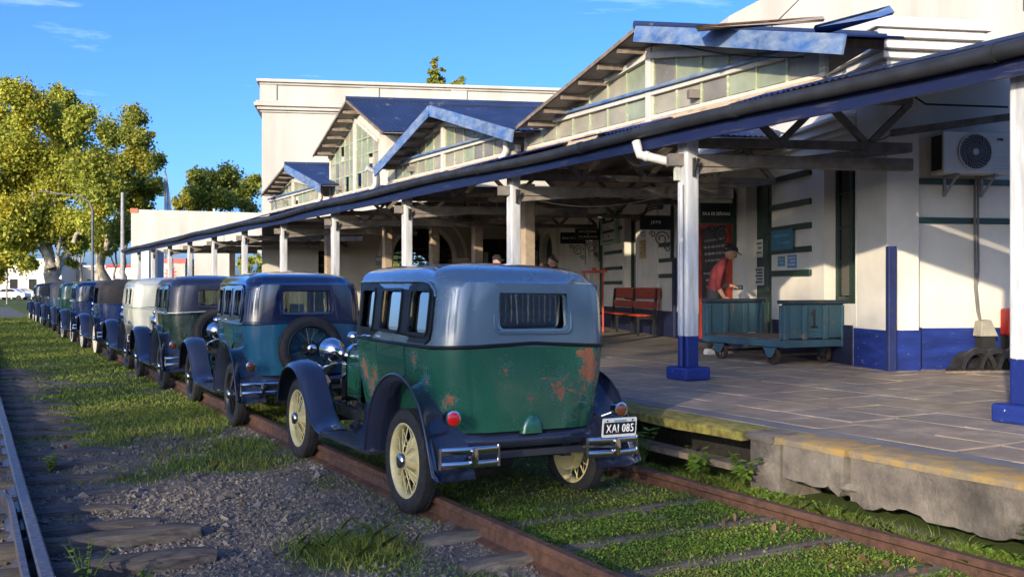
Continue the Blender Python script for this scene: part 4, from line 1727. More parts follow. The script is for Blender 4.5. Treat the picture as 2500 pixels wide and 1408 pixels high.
def build_lower():
    g = G()
    g.loft(car_rings_lower(), False)
    # floor
    r = car_rings_lower()[0]
    g.f.append(list(range(len(r)))); g.m.append(0)
    return g.mesh('body', 50)


def build_upper(holes_side, rear_win):
    rings = [ring(z, w, yr + 0.02, 0.22) for (z, w, yr) in ZW[5:]]
    for (ins, z) in ROOF:
        rings.append(ring(z, .652 - ins, -.452 + 0.02 + ins * 1.25, max(0.045, 0.22 - ins * 0.3), max(0, 1 - ins * 2), 1.40 - ins * 0.12))
    g = G()
    n = len(rings[0])
    for r in rings:
        g.v += [Vector(p) for p in r]
    nl = len(YS)
    zs = [a[0] for a in ZW[5:]]
    for i in range(len(rings) - 1):
        for j in range(n - 1):
            if i < len(zs) - 1:
                zc = (zs[i] + zs[i + 1]) / 2
                jj = j if j < nl - 1 else (n - 2 - j if n - 2 - j < nl - 1 else None)
                if jj is not None:
                    yc = (YS[jj] + YS[jj + 1]) / 2
                    if any(a < yc < b and c < zc < d for (a, b, c, d) in holes_side):
                        continue
                if rear_win:
                    jm = j - (nl + NC)
                    if 1 <= jm <= 2 and rear_win[0] < zc < rear_win[1]:
                        continue
            a = i * n + j
            g.f.append([a, a + 1, a + 1 + n, a + n]); g.m.append(0)
    # close the top and the front above the windscreen
    last = (len(rings) - 1) * n
    h = n // 2
    for j in range(h - 1):
        g.f.append([last + j, last + j + 1, last + n - 2 - j, last + n - 1 - j]); g.m.append(0)
    k0 = len(zs) - 2
    for i in range(k0, len(rings) - 1):
        g.f.append([i * n, i * n + n - 1, (i + 1) * n + n - 1, (i + 1) * n]); g.m.append(0)
    return g.mesh('upper_body', 60)


def side_fn(sgn, off):
    return lambda u, v, w: (sgn * (half_w(u, v) + off + w), u, v)


def rear_fn(off):
    return lambda u, v, w: (u, rear_y(u, v) - off - w, v)


def sweep(path, section, sgn):
    """section: (x, offset along the path's outward normal); path in (y, z)"""
    rings = []
    n = len(path)
    for i, (y, z) in enumerate(path):
        a, b = path[max(0, i - 1)], path[min(n - 1, i + 1)]
        ty, tz = b[0] - a[0], b[1] - a[1]
        L = math.hypot(ty, tz)
        ny, nz = -tz / L, ty / L                     # left normal of the path direction
        sec = section(i / (n - 1)) if callable(section) else section
        rings.append([(sgn * x, y + ny * o, z + nz * o) for x, o in sec])
    return rings


def smooth_path(pts, n=28):
    out = []
    P = [pts[0]] + pts + [pts[-1]]
    m = len(pts) - 1
    for i in range(n + 1):
        u = i / n * m
        k = min(int(u), m - 1)
        t = u - k
        a, b, c, d = P[k], P[k + 1], P[k + 2], P[k + 3]
        out.append(tuple(0.5 * ((2 * b[j]) + (-a[j] + c[j]) * t + (2 * a[j] - 5 * b[j] + 4 * c[j] - d[j]) * t * t + (-a[j] + 3 * b[j] - 3 * c[j] + d[j]) * t ** 3) for j in (0, 1)))
    return out


def thick(g, rings, t=0.006):
    """gives a swept sheet a rolled edge by lofting it back on itself"""
    full = []
    for r in rings:
        r = [Vector(p) for p in r]
        back = [p - Vector((0, 0, t)) for p in reversed(r)]
        full.append(r + back)
    g.loft(full, True, True, True)


CM = {}                                      # car meshes, shared by the cars


def car_meshes():
    WIN = [(0.87, 1.24), (0.24, 0.70), (-0.27, 0.09)]
    WZ = (1.285, 1.615)
    CM['body'] = build_lower()
    CM['upper'] = build_upper([(a, b, WZ[0], WZ[1]) for a, b in WIN], (1.33, 1.595))
    CM['soft'] = build_upper([(0.09, 1.24, 1.215, 1.615)], None)
    for sgn, nm in ((-1, 'L'), (1, 'R')):
        # window surround
        out = [(1.34, 1.225), (-0.23, 1.225), (-0.30, 1.26), (-0.325, 1.33), (-0.325, 1.53), (-0.30, 1.60), (-0.24, 1.648), (-0.15, 1.662), (1.34, 1.662)]
        hs = [rrect(a + 0.004, b - 0.004, WZ[0] + 0.004, WZ[1] - 0.004, 0.04) for a, b in WIN]
        g = G()
        g.plate(out, hs, side_fn(sgn, 0.004), 0.012)
        CM['surround' + nm] = g.mesh('window_surround', 30)
        for i, (a, b) in enumerate(WIN):
            g = G()
            g.plate(rrect(a - 0.01, b + 0.01, WZ[0] - 0.01, WZ[1] + 0.01, 0.05), [], side_fn(sgn, -0.02), 0.004)
            CM['glass%s%d' % (nm, i)] = g.mesh('window')
            g = G()
            g.plate(rrect(a - 0.006, b + 0.006, WZ[0] - 0.006, WZ[1] + 0.006, 0.06), [rrect(a + 0.014, b - 0.014, WZ[0] + 0.018, WZ[1] - 0.014, 0.035)], side_fn(sgn, 0.010), 0.014)
            CM['frame%s%d' % (nm, i)] = g.mesh('window_frame', 30)
        # doors: slightly proud skins with a dark gap round them
        for i, (a, b) in enumerate(((0.79, 1.31), (0.17, 0.775))):
            g = G()
            o = [(a, 0.66 if i == 0 else 0.66), (b, 0.66), (b, 1.195), (a, 1.195)]
            if i == 1:
                o = [(0.47, 0.66), (b, 0.66), (b, 1.195), (a, 1.195), (a, 0.98), (0.30, 0.92), (0.42, 0.80)]
            nsub = []
            for (p, q) in zip(o, o[1:] + o[:1]):
                for k in range(6):
                    nsub.append((p[0] + (q[0] - p[0]) * k / 6, p[1] + (q[1] - p[1]) * k / 6))
            g.plate(nsub, [], side_fn(sgn, 0.003), 0.007)
            CM['door%s%d' % (nm, i)] = g.mesh('door', 30)
        g = G()
        for i, (y0, z0) in enumerate(((0.90, 1.235),)):
            x = sgn * (half_w(y0, z0) + 0.02)
            g.tube([(x, y0, z0), (x + sgn * 0.03, y0, z0), (x + sgn * 0.035, y0 + 0.03, z0 + 0.004), (x + sgn * 0.03, y0 + 0.11, z0 - 0.005)], [0.012, 0.010, 0.010, 0.008], 8)
        CM['handle' + nm] = g.mesh('door_handle', 60)
        # belt moulding along the side and half of the back
        def belt(off, z0):
            pts = []
            for y in np.linspace(1.34, -0.29, 14):
                pts.append((sgn * (half_w(y, z0) + off), y, z0))
            for k in range(1, NC + 1):
                a = R(90 * k / NC)
                w = lerp_z(z0, 1)
                pts.append((sgn * (w - 0.22 + (0.22 + off) * math.cos(a)), lerp_z(z0, 2) + 0.22 + 0.0 - (0.22 + off) * math.sin(a) * 1.0, z0 + 0.012 * k / NC))
            for x in np.linspace(0.44, 0.0, 8):
                pts.append((sgn * x, rear_y(x, z0) - off + 0.001, z0 + 0.012 + 0.022 * (1 - x / 0.48)))
            return pts
        g = G()
        g.tube(belt(0.004, 1.205), 0.013, 8)
        CM['belt' + nm] = g.mesh('belt_moulding', 60)
        g = G()
        g.tube([(p[0], p[1], p[2] + 0.022) for p in belt(0.002, 1.205)], 0.006, 6)
        CM['pin' + nm] = g.mesh('pinstripe', 60)
        # roof drip moulding
        g = G()
        g.tube([(sgn * (half_w(y, 1.66) + 0.012), y, 1.672 - 0.012 * max(0, (0.1 - y))) for y in np.linspace(1.36, -0.12, 12)] + [(sgn * 0.668, -0.22, 1.655), (sgn * 0.672, -0.30, 1.61), (sgn * 0.674, -0.325, 1.56)], 0.011, 8)
        CM['drip' + nm] = g.mesh('drip_moulding', 60)
        # rear fender
        path = smooth_path([(0.52, 0.36), (0.49, 0.52), (0.40, 0.72), (0.24, 0.865), (0.02, 0.925), (-0.20, 0.885), (-0.37, 0.765), (-0.48, 0.60), (-0.56, 0.44), (-0.625, 0.33)])
        def sec(u):
            flare = 0.03 * max(0, (u - 0.75) / 0.25)
            return [(0.50, -0.005), (0.60, 0.006), (0.66, 0.012), (0.71, 0.012), (0.76, 0.004), (0.80, -0.014), (0.828, -0.042), (0.838 + flare * 0.2, -0.075), (0.834, -0.082)]
        g = G()
        rr_ = sweep(path, sec, sgn)
        g.loft(rr_, False)
        g.loft([[Vector(p) + Vector((-sgn * 0.004, 0, -0.004)) for p in r] for r in rr_], False)
        CM['rfend' + nm] = g.mesh('rear_fender', 50)
        g = G()
        g.tube([r[-2] for r in rr_], 0.009, 8)
        CM['rbead' + nm] = g.mesh('fender_bead', 60)
        # front fender
        path = smooth_path([(3.13, 0.50), (3.10, 0.64), (3.02, 0.78), (2.88, 0.88), (2.68, 0.925), (2.46, 0.89), (2.27, 0.775), (2.12, 0.62), (1.97, 0.48), (1.82, 0.405), (1.66, 0.378)])
        def secf(u):
            inn = 0.40 + 0.20 * u
            dip = 0.06 * math.sin(math.pi * min(1, u * 1.05))
            return [(inn, -0.06 - dip), (inn + 0.07, -0.02 - dip * 0.3), (0.60, 0.004), (0.67, 0.012), (0.73, 0.008), (0.785, -0.010), (0.82, -0.038 * (1 - 0.5 * u)), (0.836, -0.075 * (1 - 0.6 * u)), (0.832, -0.083 * (1 - 0.6 * u))]
        g = G()
        path = [(a, b) for a, b in reversed(path)]
        rr_ = sweep(path, lambda u: secf(1 - u), sgn)
        g.loft(rr_, False)
        g.loft([[Vector(p) + Vector((-sgn * 0.004, 0, -0.004)) for p in r] for r in rr_], False)
        CM['ffend' + nm] = g.mesh('front_fender', 50)
        g = G()
        g.tube([r[-2] for r in rr_], 0.009, 8)
        CM['fbead' + nm] = g.mesh('fender_bead', 60)
        # running board and the apron above it
        g = G()
        xs = sorted((sgn * 0.60, sgn * 0.842))
        g.box(xs[0], xs[1], 0.50, 1.70, 0.345, 0.372)
        for k in range(7):
            x = 0.645 + k * 0.028
            xx = sorted((sgn * x, sgn * (x + 0.012)))
            g.box(xx[0], xx[1], 0.55, 1.64, 0.3725, 0.377)
        CM['board' + nm] = g.mesh('running_board')
        g = G()
        rings = []
        for y in np.linspace(0.45, 1.95, 10):
            wv = half_w(min(y, 1.33), 0.66) - max(0, y - 1.33) * 0.25
            rings.append([(sgn * (wv - 0.02), y, 0.67), (sgn * (wv + 0.005), y, 0.62), (sgn * (wv + 0.008), y, 0.50), (sgn * (wv + 0.03), y, 0.42), (sgn * (wv + 0.09), y, 0.374)])
        g.loft(rings, False)
        CM['apron' + nm] = g.mesh('splash_apron', 50)
    # tail: moulding over the bottom edge, apron and frame end
    g = G()
    rings = []
    for x in np.linspace(-0.60, 0.60, 15):
        e = 0.30 * max(0, abs(x) - 0.46) ** 1.0
        rings.append([(x, -0.33 + e, 0.66), (x, -0.44 + e, 0.635), (x, -0.505 + e, 0.60), (x, -0.525 + e, 0.55), (x, -0.51 + e, 0.505), (x, -0.44 + e, 0.485), (x, -0.33 + e, 0.48)])
    g.loft(rings, False)
    CM['tail_apron'] = g.mesh('rear_apron', 60)
    g = G()
    g.tube([(x, rear_y(x, 0.665) - 0.004, 0.672) for x in np.linspace(-0.40, 0.40, 12)], 0.012, 8)
    CM['tail_bead'] = g.mesh('lower_moulding', 60)
    g = G()
    half = [(-0.09, 0.0), (-0.085, 0.05), (-0.06, 0.10), (-0.03, 0.135), (0, 0.145), (0.03, 0.135), (0.06, 0.10), (0.085, 0.05), (0.09, 0.0)]
    g.loft([[(x * 1.0, -0.51, 0.60 + z) for x, z in half], [(x * 0.9, -0.545, 0.60 + z * 0.93) for x, z in half], [(x * 0.7, -0.555, 0.60 + z * 0.8) for x, z in half]], False, False, True)
    CM['spare_bracket'] = g.mesh('spare_bracket', 50)
    g = G()
    g.box(-0.55, 0.55, -0.50, -0.40, 0.43, 0.478)
    g.box(-0.38, -0.31, -0.45, 3.0, 0.40, 0.50).box(0.31, 0.38, -0.45, 3.0, 0.40, 0.50)
    g.lathe([(0.0, -0.70), (0.045, -0.70), (0.045, -0.12), (0.11, -0.09), (0.13, 0), (0.11, 0.09), (0.045, 0.12), (0.045, 0.70), (0, 0.70)], 12, Matrix.Translation((0, 0, 0.37)) @ Matrix.Rotation(R(90), 4, 'Y'))
    g.lathe([(0.0, -0.66), (0.03, -0.66), (0.03, 0.66), (0, 0.66)], 8, Matrix.Translation((0, 2.63, 0.36)) @ Matrix.Rotation(R(90), 4, 'Y'))
    g.box(-0.33, 0.33, 0.5, 1.9, 0.36, 0.42)
    CM['chassis'] = g.mesh('chassis', 40)
    # cowl, bonnet and radiator
    def hsec(y, w, zt, zb):
        pts = []
        for i in range(13):
            a = math.pi * i / 12
            c, s = math.cos(a), math.sin(a)
            x = -w * math.copysign(abs(c) ** 0.6, c)
            pts.append((x, y, zb + (zt - zb) * (0.55 + 0.45 * s ** 0.7) if 0 < i < 12 else zb + (zt - zb) * 0.55))
        return [(-w, y, zb)] + pts + [(w, y, zb)]
    g = G()
    g.loft([hsec(1.30, 0.615, 1.235, 0.66), hsec(1.45, 0.58, 1.225, 0.64), hsec(1.62, 0.50, 1.20, 0.62), hsec(1.74, 0.44, 1.17, 0.62)], False)
    CM['cowl'] = g.mesh('cowl', 60)
    g = G()
    g.loft([hsec(1.755, 0.437, 1.168, 0.62), hsec(2.2, 0.36, 1.13, 0.60), hsec(2.56, 0.295, 1.09, 0.58)], False)
    for sgn in (-1, 1):
        for k in range(16):
            y = 1.9 + k * 0.032
            w = 0.437 - (y - 1.755) * 0.176
            g.beam((sgn * (w + 0.004), y, 0.68), (sgn * (w + 0.004), y, 0.88), 0.012, 0.012)
    CM['bonnet'] = g.mesh('bonnet', 50)
    g = G()
    s1 = hsec(2.56, 0.305, 1.10, 0.50)
    g.loft([s1, [(p[0] * 1.02, 2.66, p[2]) for p in s1], [(p[0] * 0.86, 2.675, 0.80 + (p[2] - 0.80) * 0.87) for p in s1]], False)
    g.lathe([(0, 0), (0.035, 0.0), (0.035, 0.03), (0.02, 0.05), (0, 0.055)], 12, Matrix.Translation((0, 2.62, 1.10)))
    CM['radiator'] = g.mesh('radiator_shell', 50)
    g = G()
    g.plate([(-0.27, 0.52), (0.27, 0.52), (0.27, 0.9), (0.2, 1.03), (-0.2, 1.03), (-0.27, 0.9)], [], lambda u, v, w: (u, 2.655 - w, v), 0.03)
    CM['grille'] = g.mesh('radiator_core')
    # lamps
    g = G()
    Mh = Matrix.Rotation(R(-90), 4, 'X')
    g.lathe([(0.0, -0.125), (0.035, -0.12), (0.075, -0.095), (0.105, -0.05), (0.118, 0.0), (0.118, 0.04), (0.122, 0.045), (0.122, 0.065), (0.115, 0.07)], 28, Mh)
    CM['headlight'] = g.mesh('headlight', 50)
    g = G()
    g.lathe([(0.115, 0.066), (0.10, 0.08), (0.05, 0.092), (0.0, 0.095)], 24, Mh)
    CM['hlens'] = g.mesh('lens', 60)
    g = G()
    g.lathe([(0.0, -0.05), (0.028, -0.043), (0.042, -0.02), (0.045, 0.0), (0.045, 0.03), (0.04, 0.04), (0, 0.042)], 18, Mh)
    g.tube([(0, 0, -0.04), (0.0, 0, -0.07), (0.03, -0.01, -0.10)], 0.012, 8)
    CM['cowl_lamp'] = g.mesh('cowl_lamp', 50)
    g = G()
    g.tube([(-0.52, 2.73, 0.82), (-0.37, 2.735, 0.885), (-0.15, 2.74, 0.87), (0, 2.74, 0.85), (0.15, 2.74, 0.87), (0.37, 2.735, 0.885), (0.52, 2.73, 0.82)], 0.016, 8)
    CM['lamp_bar'] = g.mesh('lamp_bar', 60)
    Mt_ = Matrix.Rotation(R(90), 4, 'X')
    g = G()
    g.lathe([(0.0, -0.06), (0.035, -0.05), (0.05, -0.02), (0.052, 0.03), (0.056, 0.035), (0.056, 0.05), (0.045, 0.052)], 22, Mt_)
    g.tube([(0.0, 0.03, -0.02), (0.07, 0.10, -0.06)], 0.016, 8)
    CM['tail_light'] = g.mesh('tail_light', 50)
    g = G()
    g.lathe([(0.045, 0.052), (0.03, 0.058), (0.0, 0.06)], 20, Mt_)
    CM['tlens'] = g.mesh('lens', 60)
    # bumpers
    def bar(x0, x1, y, z, bow, h=0.047):
        r = []
        for i in range(9):
            u = i / 8
            x = x0 + (x1 - x0) * u
            yy = y + bow * (2 * u - 1) ** 2
            r.append([(x, yy, z - h / 2), (x, yy - 0.006, z - h / 4), (x, yy - 0.006, z + h / 4), (x, yy, z + h / 2), (x, yy + 0.008, z + h / 2), (x, yy + 0.008, z - h / 2)])
        return r
    for nm, x0, x1 in (('L', -0.80, -0.36), ('R', 0.36, 0.80)):
        g = G()
        g.loft(bar(x0, x1, -0.72, 0.540, 0.02), True, True, True)
        g.loft(bar(x0, x1, -0.72, 0.445, 0.02), True, True, True)
        for xe in (x0, x1):
            g.tube([(xe, -0.70, 0.42), (xe, -0.70, 0.565)], 0.012, 8)
        CM['bumper' + nm] = g.mesh('rear_bumper', 40)
        g = G()
        xm = (x0 + x1) / 2
        g.lathe([(0.0, 0.0), (0.026, 0.0), (0.026, 0.012), (0.0, 0.018)], 16, Matrix.Translation((xm + 0.02, -0.728, 0.4925)) @ Matrix.Rotation(R(90), 4, 'X') @ Matrix.Diagonal((1, 2.5, 1, 1)))
        CM['emblem' + nm] = g.mesh('bumper_clamp', 60)
        g = G()
        g.beam((xm + 0.02, -0.70, 0.49), (xm * 0.75, -0.42, 0.46), 0.05, 0.014, (0, 0, 1))
        CM['bkt' + nm] = g.mesh('bumper_bracket')
    g = G()
    g.loft([[(p[0], 3.26 + (3.26 - 3.26) - (p[1] + 0.72), p[2]) for p in r] for r in bar(-0.82, 0.82, -0.72, 0.56, 0.06)], True, True, True)
    g.loft([[(p[0], 3.26 - (p[1] + 0.72), p[2]) for p in r] for r in bar(-0.82, 0.82, -0.72, 0.475, 0.06)], True, True, True)
    g.beam((-0.34, 2.95, 0.46), (-0.34, 3.24, 0.51), 0.05, 0.014).beam((0.34, 2.95, 0.46), (0.34, 3.24, 0.51), 0.05, 0.014)
    CM['fbumper'] = g.mesh('front_bumper', 40)
    # rear window, windscreen
    g = G()
    g.plate(rrect(-0.30, 0.30, 1.325, 1.60, 0.04), [], lambda u, v, w: (u, -0.462 - w, v), 0.004)
    CM['rglass'] = g.mesh('rear_window')
    g = G()
    g.plate(rrect(-0.292, 0.292, 1.322, 1.603, 0.045), [rrect(-0.272, 0.272, 1.342, 1.585, 0.035)], rear_fn(-0.02), 0.027)
    CM['rframe'] = g.mesh('window_frame', 30)
    g = G()
    g.tube([(p[0], rear_y(p[0], p[1]) - 0.014, p[1]) for p in rrect(-0.315, 0.315, 1.308, 1.617, 0.055) + [rrect(-0.315, 0.315, 1.308, 1.617, 0.055)[0]]], 0.006, 6, False)
    CM['rbead'] = g.mesh('window_bead', 60)
    g = G()
    g.plate([(-0.58, 1.24), (0.58, 1.24), (0.56, 1.62), (-0.56, 1.62)], [], lambda u, v, w: (u, 1.335 + w, v), 0.004)
    CM['wscreen'] = g.mesh('windscreen')
    g = G()
    g.plate([(-0.63, 1.22), (0.63, 1.22), (0.60, 1.68), (-0.60, 1.68)], [rrect(-0.56, 0.56, 1.26, 1.61, 0.02)], lambda u, v, w: (u, 1.32 + w, v), 0.04)
    CM['wframe'] = g.mesh('windscreen_frame', 30)
    # inside
    g = G()
    g.box(-0.56, 0.56, -0.30, -0.12, 0.66, 1.22)
    g.box(-0.56, 0.56, -0.12, 0.34, 0.66, 0.92)
    CM['rseat'] = g.mesh('rear_seat')
    g = G()
    g.box(-0.56, 0.56, 0.56, 0.70, 0.66, 1.24)
    g.box(-0.56, 0.56, 0.70, 1.10, 0.66, 0.92)
    CM['fseat'] = g.mesh('front_seat')
    g = G()
    Ms = Matrix.Translation((-0.30, 1.08, 1.18)) @ Matrix.Rotation(R(-38), 4, 'X')
    g.tube([Ms @ Vector((0.20 * math.cos(a), 0.20 * math.sin(a), 0)) for a in np.linspace(0, 2 * math.pi, 25)], 0.013, 6)
    for a in (0, 90, 180, 270):
        g.tube([Ms @ Vector((0, 0, -0.03)), Ms @ Vector((0.2 * math.cos(R(a + 45)), 0.2 * math.sin(R(a + 45)), 0))], 0.008, 5)
    g.tube([Ms @ Vector((0, 0, 0)), Ms @ Vector((0, 0, -0.6))], 0.018, 8)
    CM['steer'] = g.mesh('steering_wheel', 60)
    # wheel, its axle along x (outwards is -x)
    Mw = Matrix.Rotation(R(-90), 4, 'Y')             # local z -> -x
    g = G()
    prof = [(0.268, -0.045), (0.285, -0.056), (0.32, -0.06), (0.352, -0.052), (0.368, -0.034), (0.3735, -0.012), (0.3735, 0.012), (0.368, 0.034), (0.352, 0.052), (0.32, 0.06), (0.285, 0.056), (0.268, 0.045)]
    g.lathe(prof, 48, Mw)
    for i in range(90):                              # tread blocks
        a = 2 * math.pi * i / 90
        for hz in (-0.036, 0.036):
            c = Mw @ Vector((0.3715 * math.cos(a), 0.3715 * math.sin(a), hz))
            d = Mw @ Vector((0.376 * math.cos(a), 0.376 * math.sin(a), hz))
            g.beam(c, d, 0.02, 0.012)
    CM['tyre'] = g.mesh('tyre', 50)
    g = G()
    g.lathe([(0.272, -0.05), (0.262, -0.052), (0.250, -0.04), (0.243, -0.02), (0.243, 0.02), (0.250, 0.04), (0.262, 0.052), (0.272, 0.05)], 40, Mw)
    CM['rim'] = g.mesh('wheel', 50)
    g = G()
    for i in range(30):
        a = 2 * math.pi * i / 30
        row = i % 2
        b = a + (0.30 if i % 4 < 2 else -0.30)
        p = Mw @ Vector(((0.055 if row else 0.085) * math.cos(b), (0.055 if row else 0.085) * math.sin(b), 0.055 if row else -0.03))
        q = Mw @ Vector((0.246 * math.cos(a), 0.246 * math.sin(a), 0.012 if row else -0.012))
        g.tube([p, q], 0.0048, 5, False)
    CM['spokes'] = g.mesh('wire_spoking', 60)
    g = G()
    g.lathe([(0.09, -0.04), (0.09, -0.01), (0.062, 0.03), (0.062, 0.06), (0.0, 0.062)], 24, Mw)
    CM['hub'] = g.mesh('hub', 40)
    g = G()
    g.lathe([(0.056, 0.055), (0.056, 0.082), (0.050, 0.092), (0.025, 0.098), (0, 0.099)], 24, Mw)
    CM['cap'] = g.mesh('hub_cap', 50)
    g = G()
    g.lathe([(0.0, -0.10), (0.165, -0.10), (0.17, -0.09), (0.17, -0.035), (0.155, -0.022), (0.06, -0.018), (0, -0.018)], 28, Mw)
    CM['drum'] = g.mesh('brake_drum', 40)
    g = G()
    g.lathe([(0.275, 0.0565), (0.29, 0.0615), (0.325, 0.0645), (0.35, 0.0565)], 40, Mw)
    CM['ww'] = g.mesh('white_wall', 60)


car_meshes()


def car(label, y0, lower, upper, surround, fender, wheel, x0=3.52, kind='sedan', spare=False, plate=None, white=False, roll=0.0, pin=None, rearwin=True, trunk=False, visor=True, yaw=0.0, capmat=None, redlamp=False):
    t = thing('vintage_car', label, 'car', (x0, y0, 0.0), group='old cars parked in a row on the track')
    rv = random.Random(int(y0 * 10))
    if y0 > 8:
        t.location.x += rv.uniform(-0.07, 0.07)
        yaw = rv.uniform(-1.2, 1.2)
    t.rotation_euler = (0, R(roll), R(yaw))

    def part(key, name, mat, parent=t, M=None):
        o = link(name, CM[key], mat, parent)
        if M is not None:
            o.matrix_basis = M
        return o
    part('body', 'body', lower)
    soft = kind == 'phaeton'
    part('soft' if soft else 'upper', 'soft_top' if soft else 'upper_body', upper)
    part('chassis', 'chassis', m_dullblack)
    part('tail_apron', 'rear_apron', fender)
    part('tail_bead', 'lower_moulding', lower)
    part('cowl', 'cowl', lower)
    part('bonnet', 'bonnet', lower)
    r_ = part('radiator', 'radiator_shell', m_chrome)
    part('grille', 'radiator_core', m_dark, r_)
    part('rseat', 'rear_seat', m_inner)
    part('fseat', 'front_seat', m_inner)
    part('steer', 'steering_wheel', m_cblack)
    part('wframe', 'windscreen_frame', surround)
    part('wscreen', 'windscreen', m_cglass)
    if not soft and rearwin:
        o = part('rglass', 'rear_window', m_cglass)
        part('rframe', 'window_frame', upper, o)
        part('rbead', 'window_bead', upper, o)
    elif not soft:
        o = part('rglass', 'rear_window', m_dark)
        part('rframe', 'window_frame', upper, o)
    for nm in 'LR':
        part('belt' + nm, 'belt_moulding', surround)
        if pin:
            part('pin' + nm, 'pinstripe', pin)
        if not soft:
            part('surround' + nm, 'window_surround', surround)
            part('drip' + nm, 'drip_moulding', upper)
            for i in range(3):
                o = part('glass%s%d' % (nm, i), 'window', m_cglass)
                part('frame%s%d' % (nm, i), 'window_frame', surround, o)
        for i in range(2):
            d = part('door%s%d' % (nm, i), 'door', lower)
            if i == 0:
                part('handle' + nm, 'door_handle', m_chrome, d)
        o = part('rfend' + nm, 'rear_fender', fender)
        part('rbead' + nm, 'fender_bead', fender, o)
        o = part('ffend' + nm, 'front_fender', fender)
        part('fbead' + nm, 'fender_bead', fender, o)
        part('board' + nm, 'running_board', m_dullblack)
        part('apron' + nm, 'splash_apron', fender)
        o = part('bumper' + nm, 'rear_bumper', m_oldchrome)
        part('bkt' + nm, 'bumper_bracket', m_dullblack, o)
        part('emblem' + nm, 'bumper_clamp', m_oldchrome, o)
        sg = -1 if nm == 'L' else 1
        h = part('headlight', 'headlight', m_chrome, t, Matrix.Translation((sg * 0.375, 2.74, 1.01)))
        part('hlens', 'lens', m_hlens, h)
        part('cowl_lamp', 'cowl_lamp', m_chrome, t, Matrix.Translation((sg * 0.615, 1.50, 1.20)))
        tl = part('tail_light', 'tail_light', m_oldchrome, t, Matrix.Translation((sg * (0.68 if nm == 'L' else 0.69), -0.60, 0.745)) @ Matrix.Diagonal((-sg, 1, 1, 1)))
        part('tlens', 'lens', m_lens if nm == 'L' and redlamp else m_amber, tl)
    part('lamp_bar', 'lamp_bar', m_chrome)
    part('fbumper', 'front_bumper', m_oldchrome)
    for (x, y, fl) in ((-0.71, 0, 0), (0.71, 0, 1), (-0.71, 2.63, 0), (0.71, 2.63, 1)):
        w = part('rim', 'wheel', wheel, t, Matrix.Translation((x, y, 0.374)) @ (Matrix.Rotation(math.pi, 4, 'Z') if fl else Matrix()) @ Matrix.Rotation(random.random() * 6, 4, 'X'))
        part('tyre', 'tyre', m_rubber, w)
        s_ = part('spokes', 'wire_spoking', wheel, w)
        s_['kind'] = 'stuff'
        part('hub', 'hub', wheel, w)
        part('cap', 'hub_cap', capmat or m_oldchrome, w)
        part('drum', 'brake_drum', wheel, w)
        if white:
            part('ww', 'white_wall', m_white_wall, w)
    if spare:
        w = part('rim', 'spare_wheel', wheel, t, Matrix.Translation((0.0, -0.66, 0.93)) @ Matrix.Rotation(R(90), 4, 'Z'))
        part('tyre', 'tyre', m_rubber, w)
        s_ = part('spokes', 'wire_spoking', wheel, w)
        s_['kind'] = 'stuff'
        part('hub', 'hub', wheel, w)
        part('cap', 'hub_cap', m_chrome, w)
    else:
        part('spare_bracket', 'spare_bracket', lower)
    if trunk:
        g = G()
        g.box(-0.42, 0.42, -0.92, -0.55, 0.62, 1.08)
        g.build('luggage_trunk', m_cblack, t, bevel=0.02)
    if plate:
        key, px, py, pz, wide, band = plate
        g = G()
        g.plate(rrect(-wide / 2, wide / 2, -0.07, 0.07, 0.012), [], lambda u, v, w: (u, w, v), 0.006)
        pl = g.build('licence_plate', m_platewhite, t)
        pl.matrix_basis = Matrix.Translation((px, py, pz)) @ Matrix.Rotation(R(6), 4, 'X')
        Mp = Matrix.Rotation(R(90), 4, 'X')
        g = G()
        g.plate(rrect(-wide / 2 + 0.012, wide / 2 - 0.012, -0.048, 0.040 if band else 0.055, 0.006), [], lambda u, v, w: (u, -0.003 + w, v), 0.002)
        g.build('black_field', m_plateblack, pl)
        put_text(key, m_letter, pl, Matrix.Translation((0, -0.004, -0.004)) @ Mp, wide * 0.80, 0.060)
        if band:
            put_text('arg', m_lettercyan, pl, Matrix.Translation((0, -0.002, 0.052)) @ Mp, wide * 0.36, 0.014)
        g = G()
        for sx in (-0.11, 0.11):
            g.lathe([(0, 0), (0.007, 0), (0.007, 0.004), (0, 0.005)], 8, Matrix.Translation((sx * wide / 0.3, 0, 0.052)) @ Mp)
        g.build('bolt', m_dark, pl)
    return t


p_navy = paint('navy_upper', (0.006, 0.012, 0.042), 0.10, 0.9, 0.15)
p_teal = paint('teal_blue', (0.008, 0.085, 0.145), 0.14, 0.9, 0.1)
p_dkgreen = paint('very_dark_green', (0.006, 0.020, 0.014), 0.2, 0.7, 0.2)
p_dknavy = paint('dull_navy', (0.014, 0.016, 0.034), 0.3, 0.4, 0.2)
p_cream = paint('cream_paint', (0.62, 0.60, 0.45), 0.25, 0.6, 0.1)
p_blue = paint('royal_blue', (0.008, 0.022, 0.085), 0.2, 0.7, 0.2)
p_green = paint('bottle_green', (0.006, 0.045, 0.030), 0.12, 0.9, 0.2)
p_slate = paint('slate_blue', (0.035, 0.075, 0.105), 0.25, 0.5, 0.2)
m_satin = plain('satin_black', (0.010, 0.010, 0.011), 0.45, spec=0.25)
m_canvas_b = plain('black_canvas', (0.022, 0.020, 0.022), 0.9, var=0.3, scale=5, bump=0.2, bscale=120)
m_canvas_g = plain('grey_canvas', (0.075, 0.075, 0.08), 0.9, var=0.2, scale=5, bump=0.2, bscale=120)
m_capcream = plain('cap_cream', (0.5, 0.42, 0.3), 0.4)

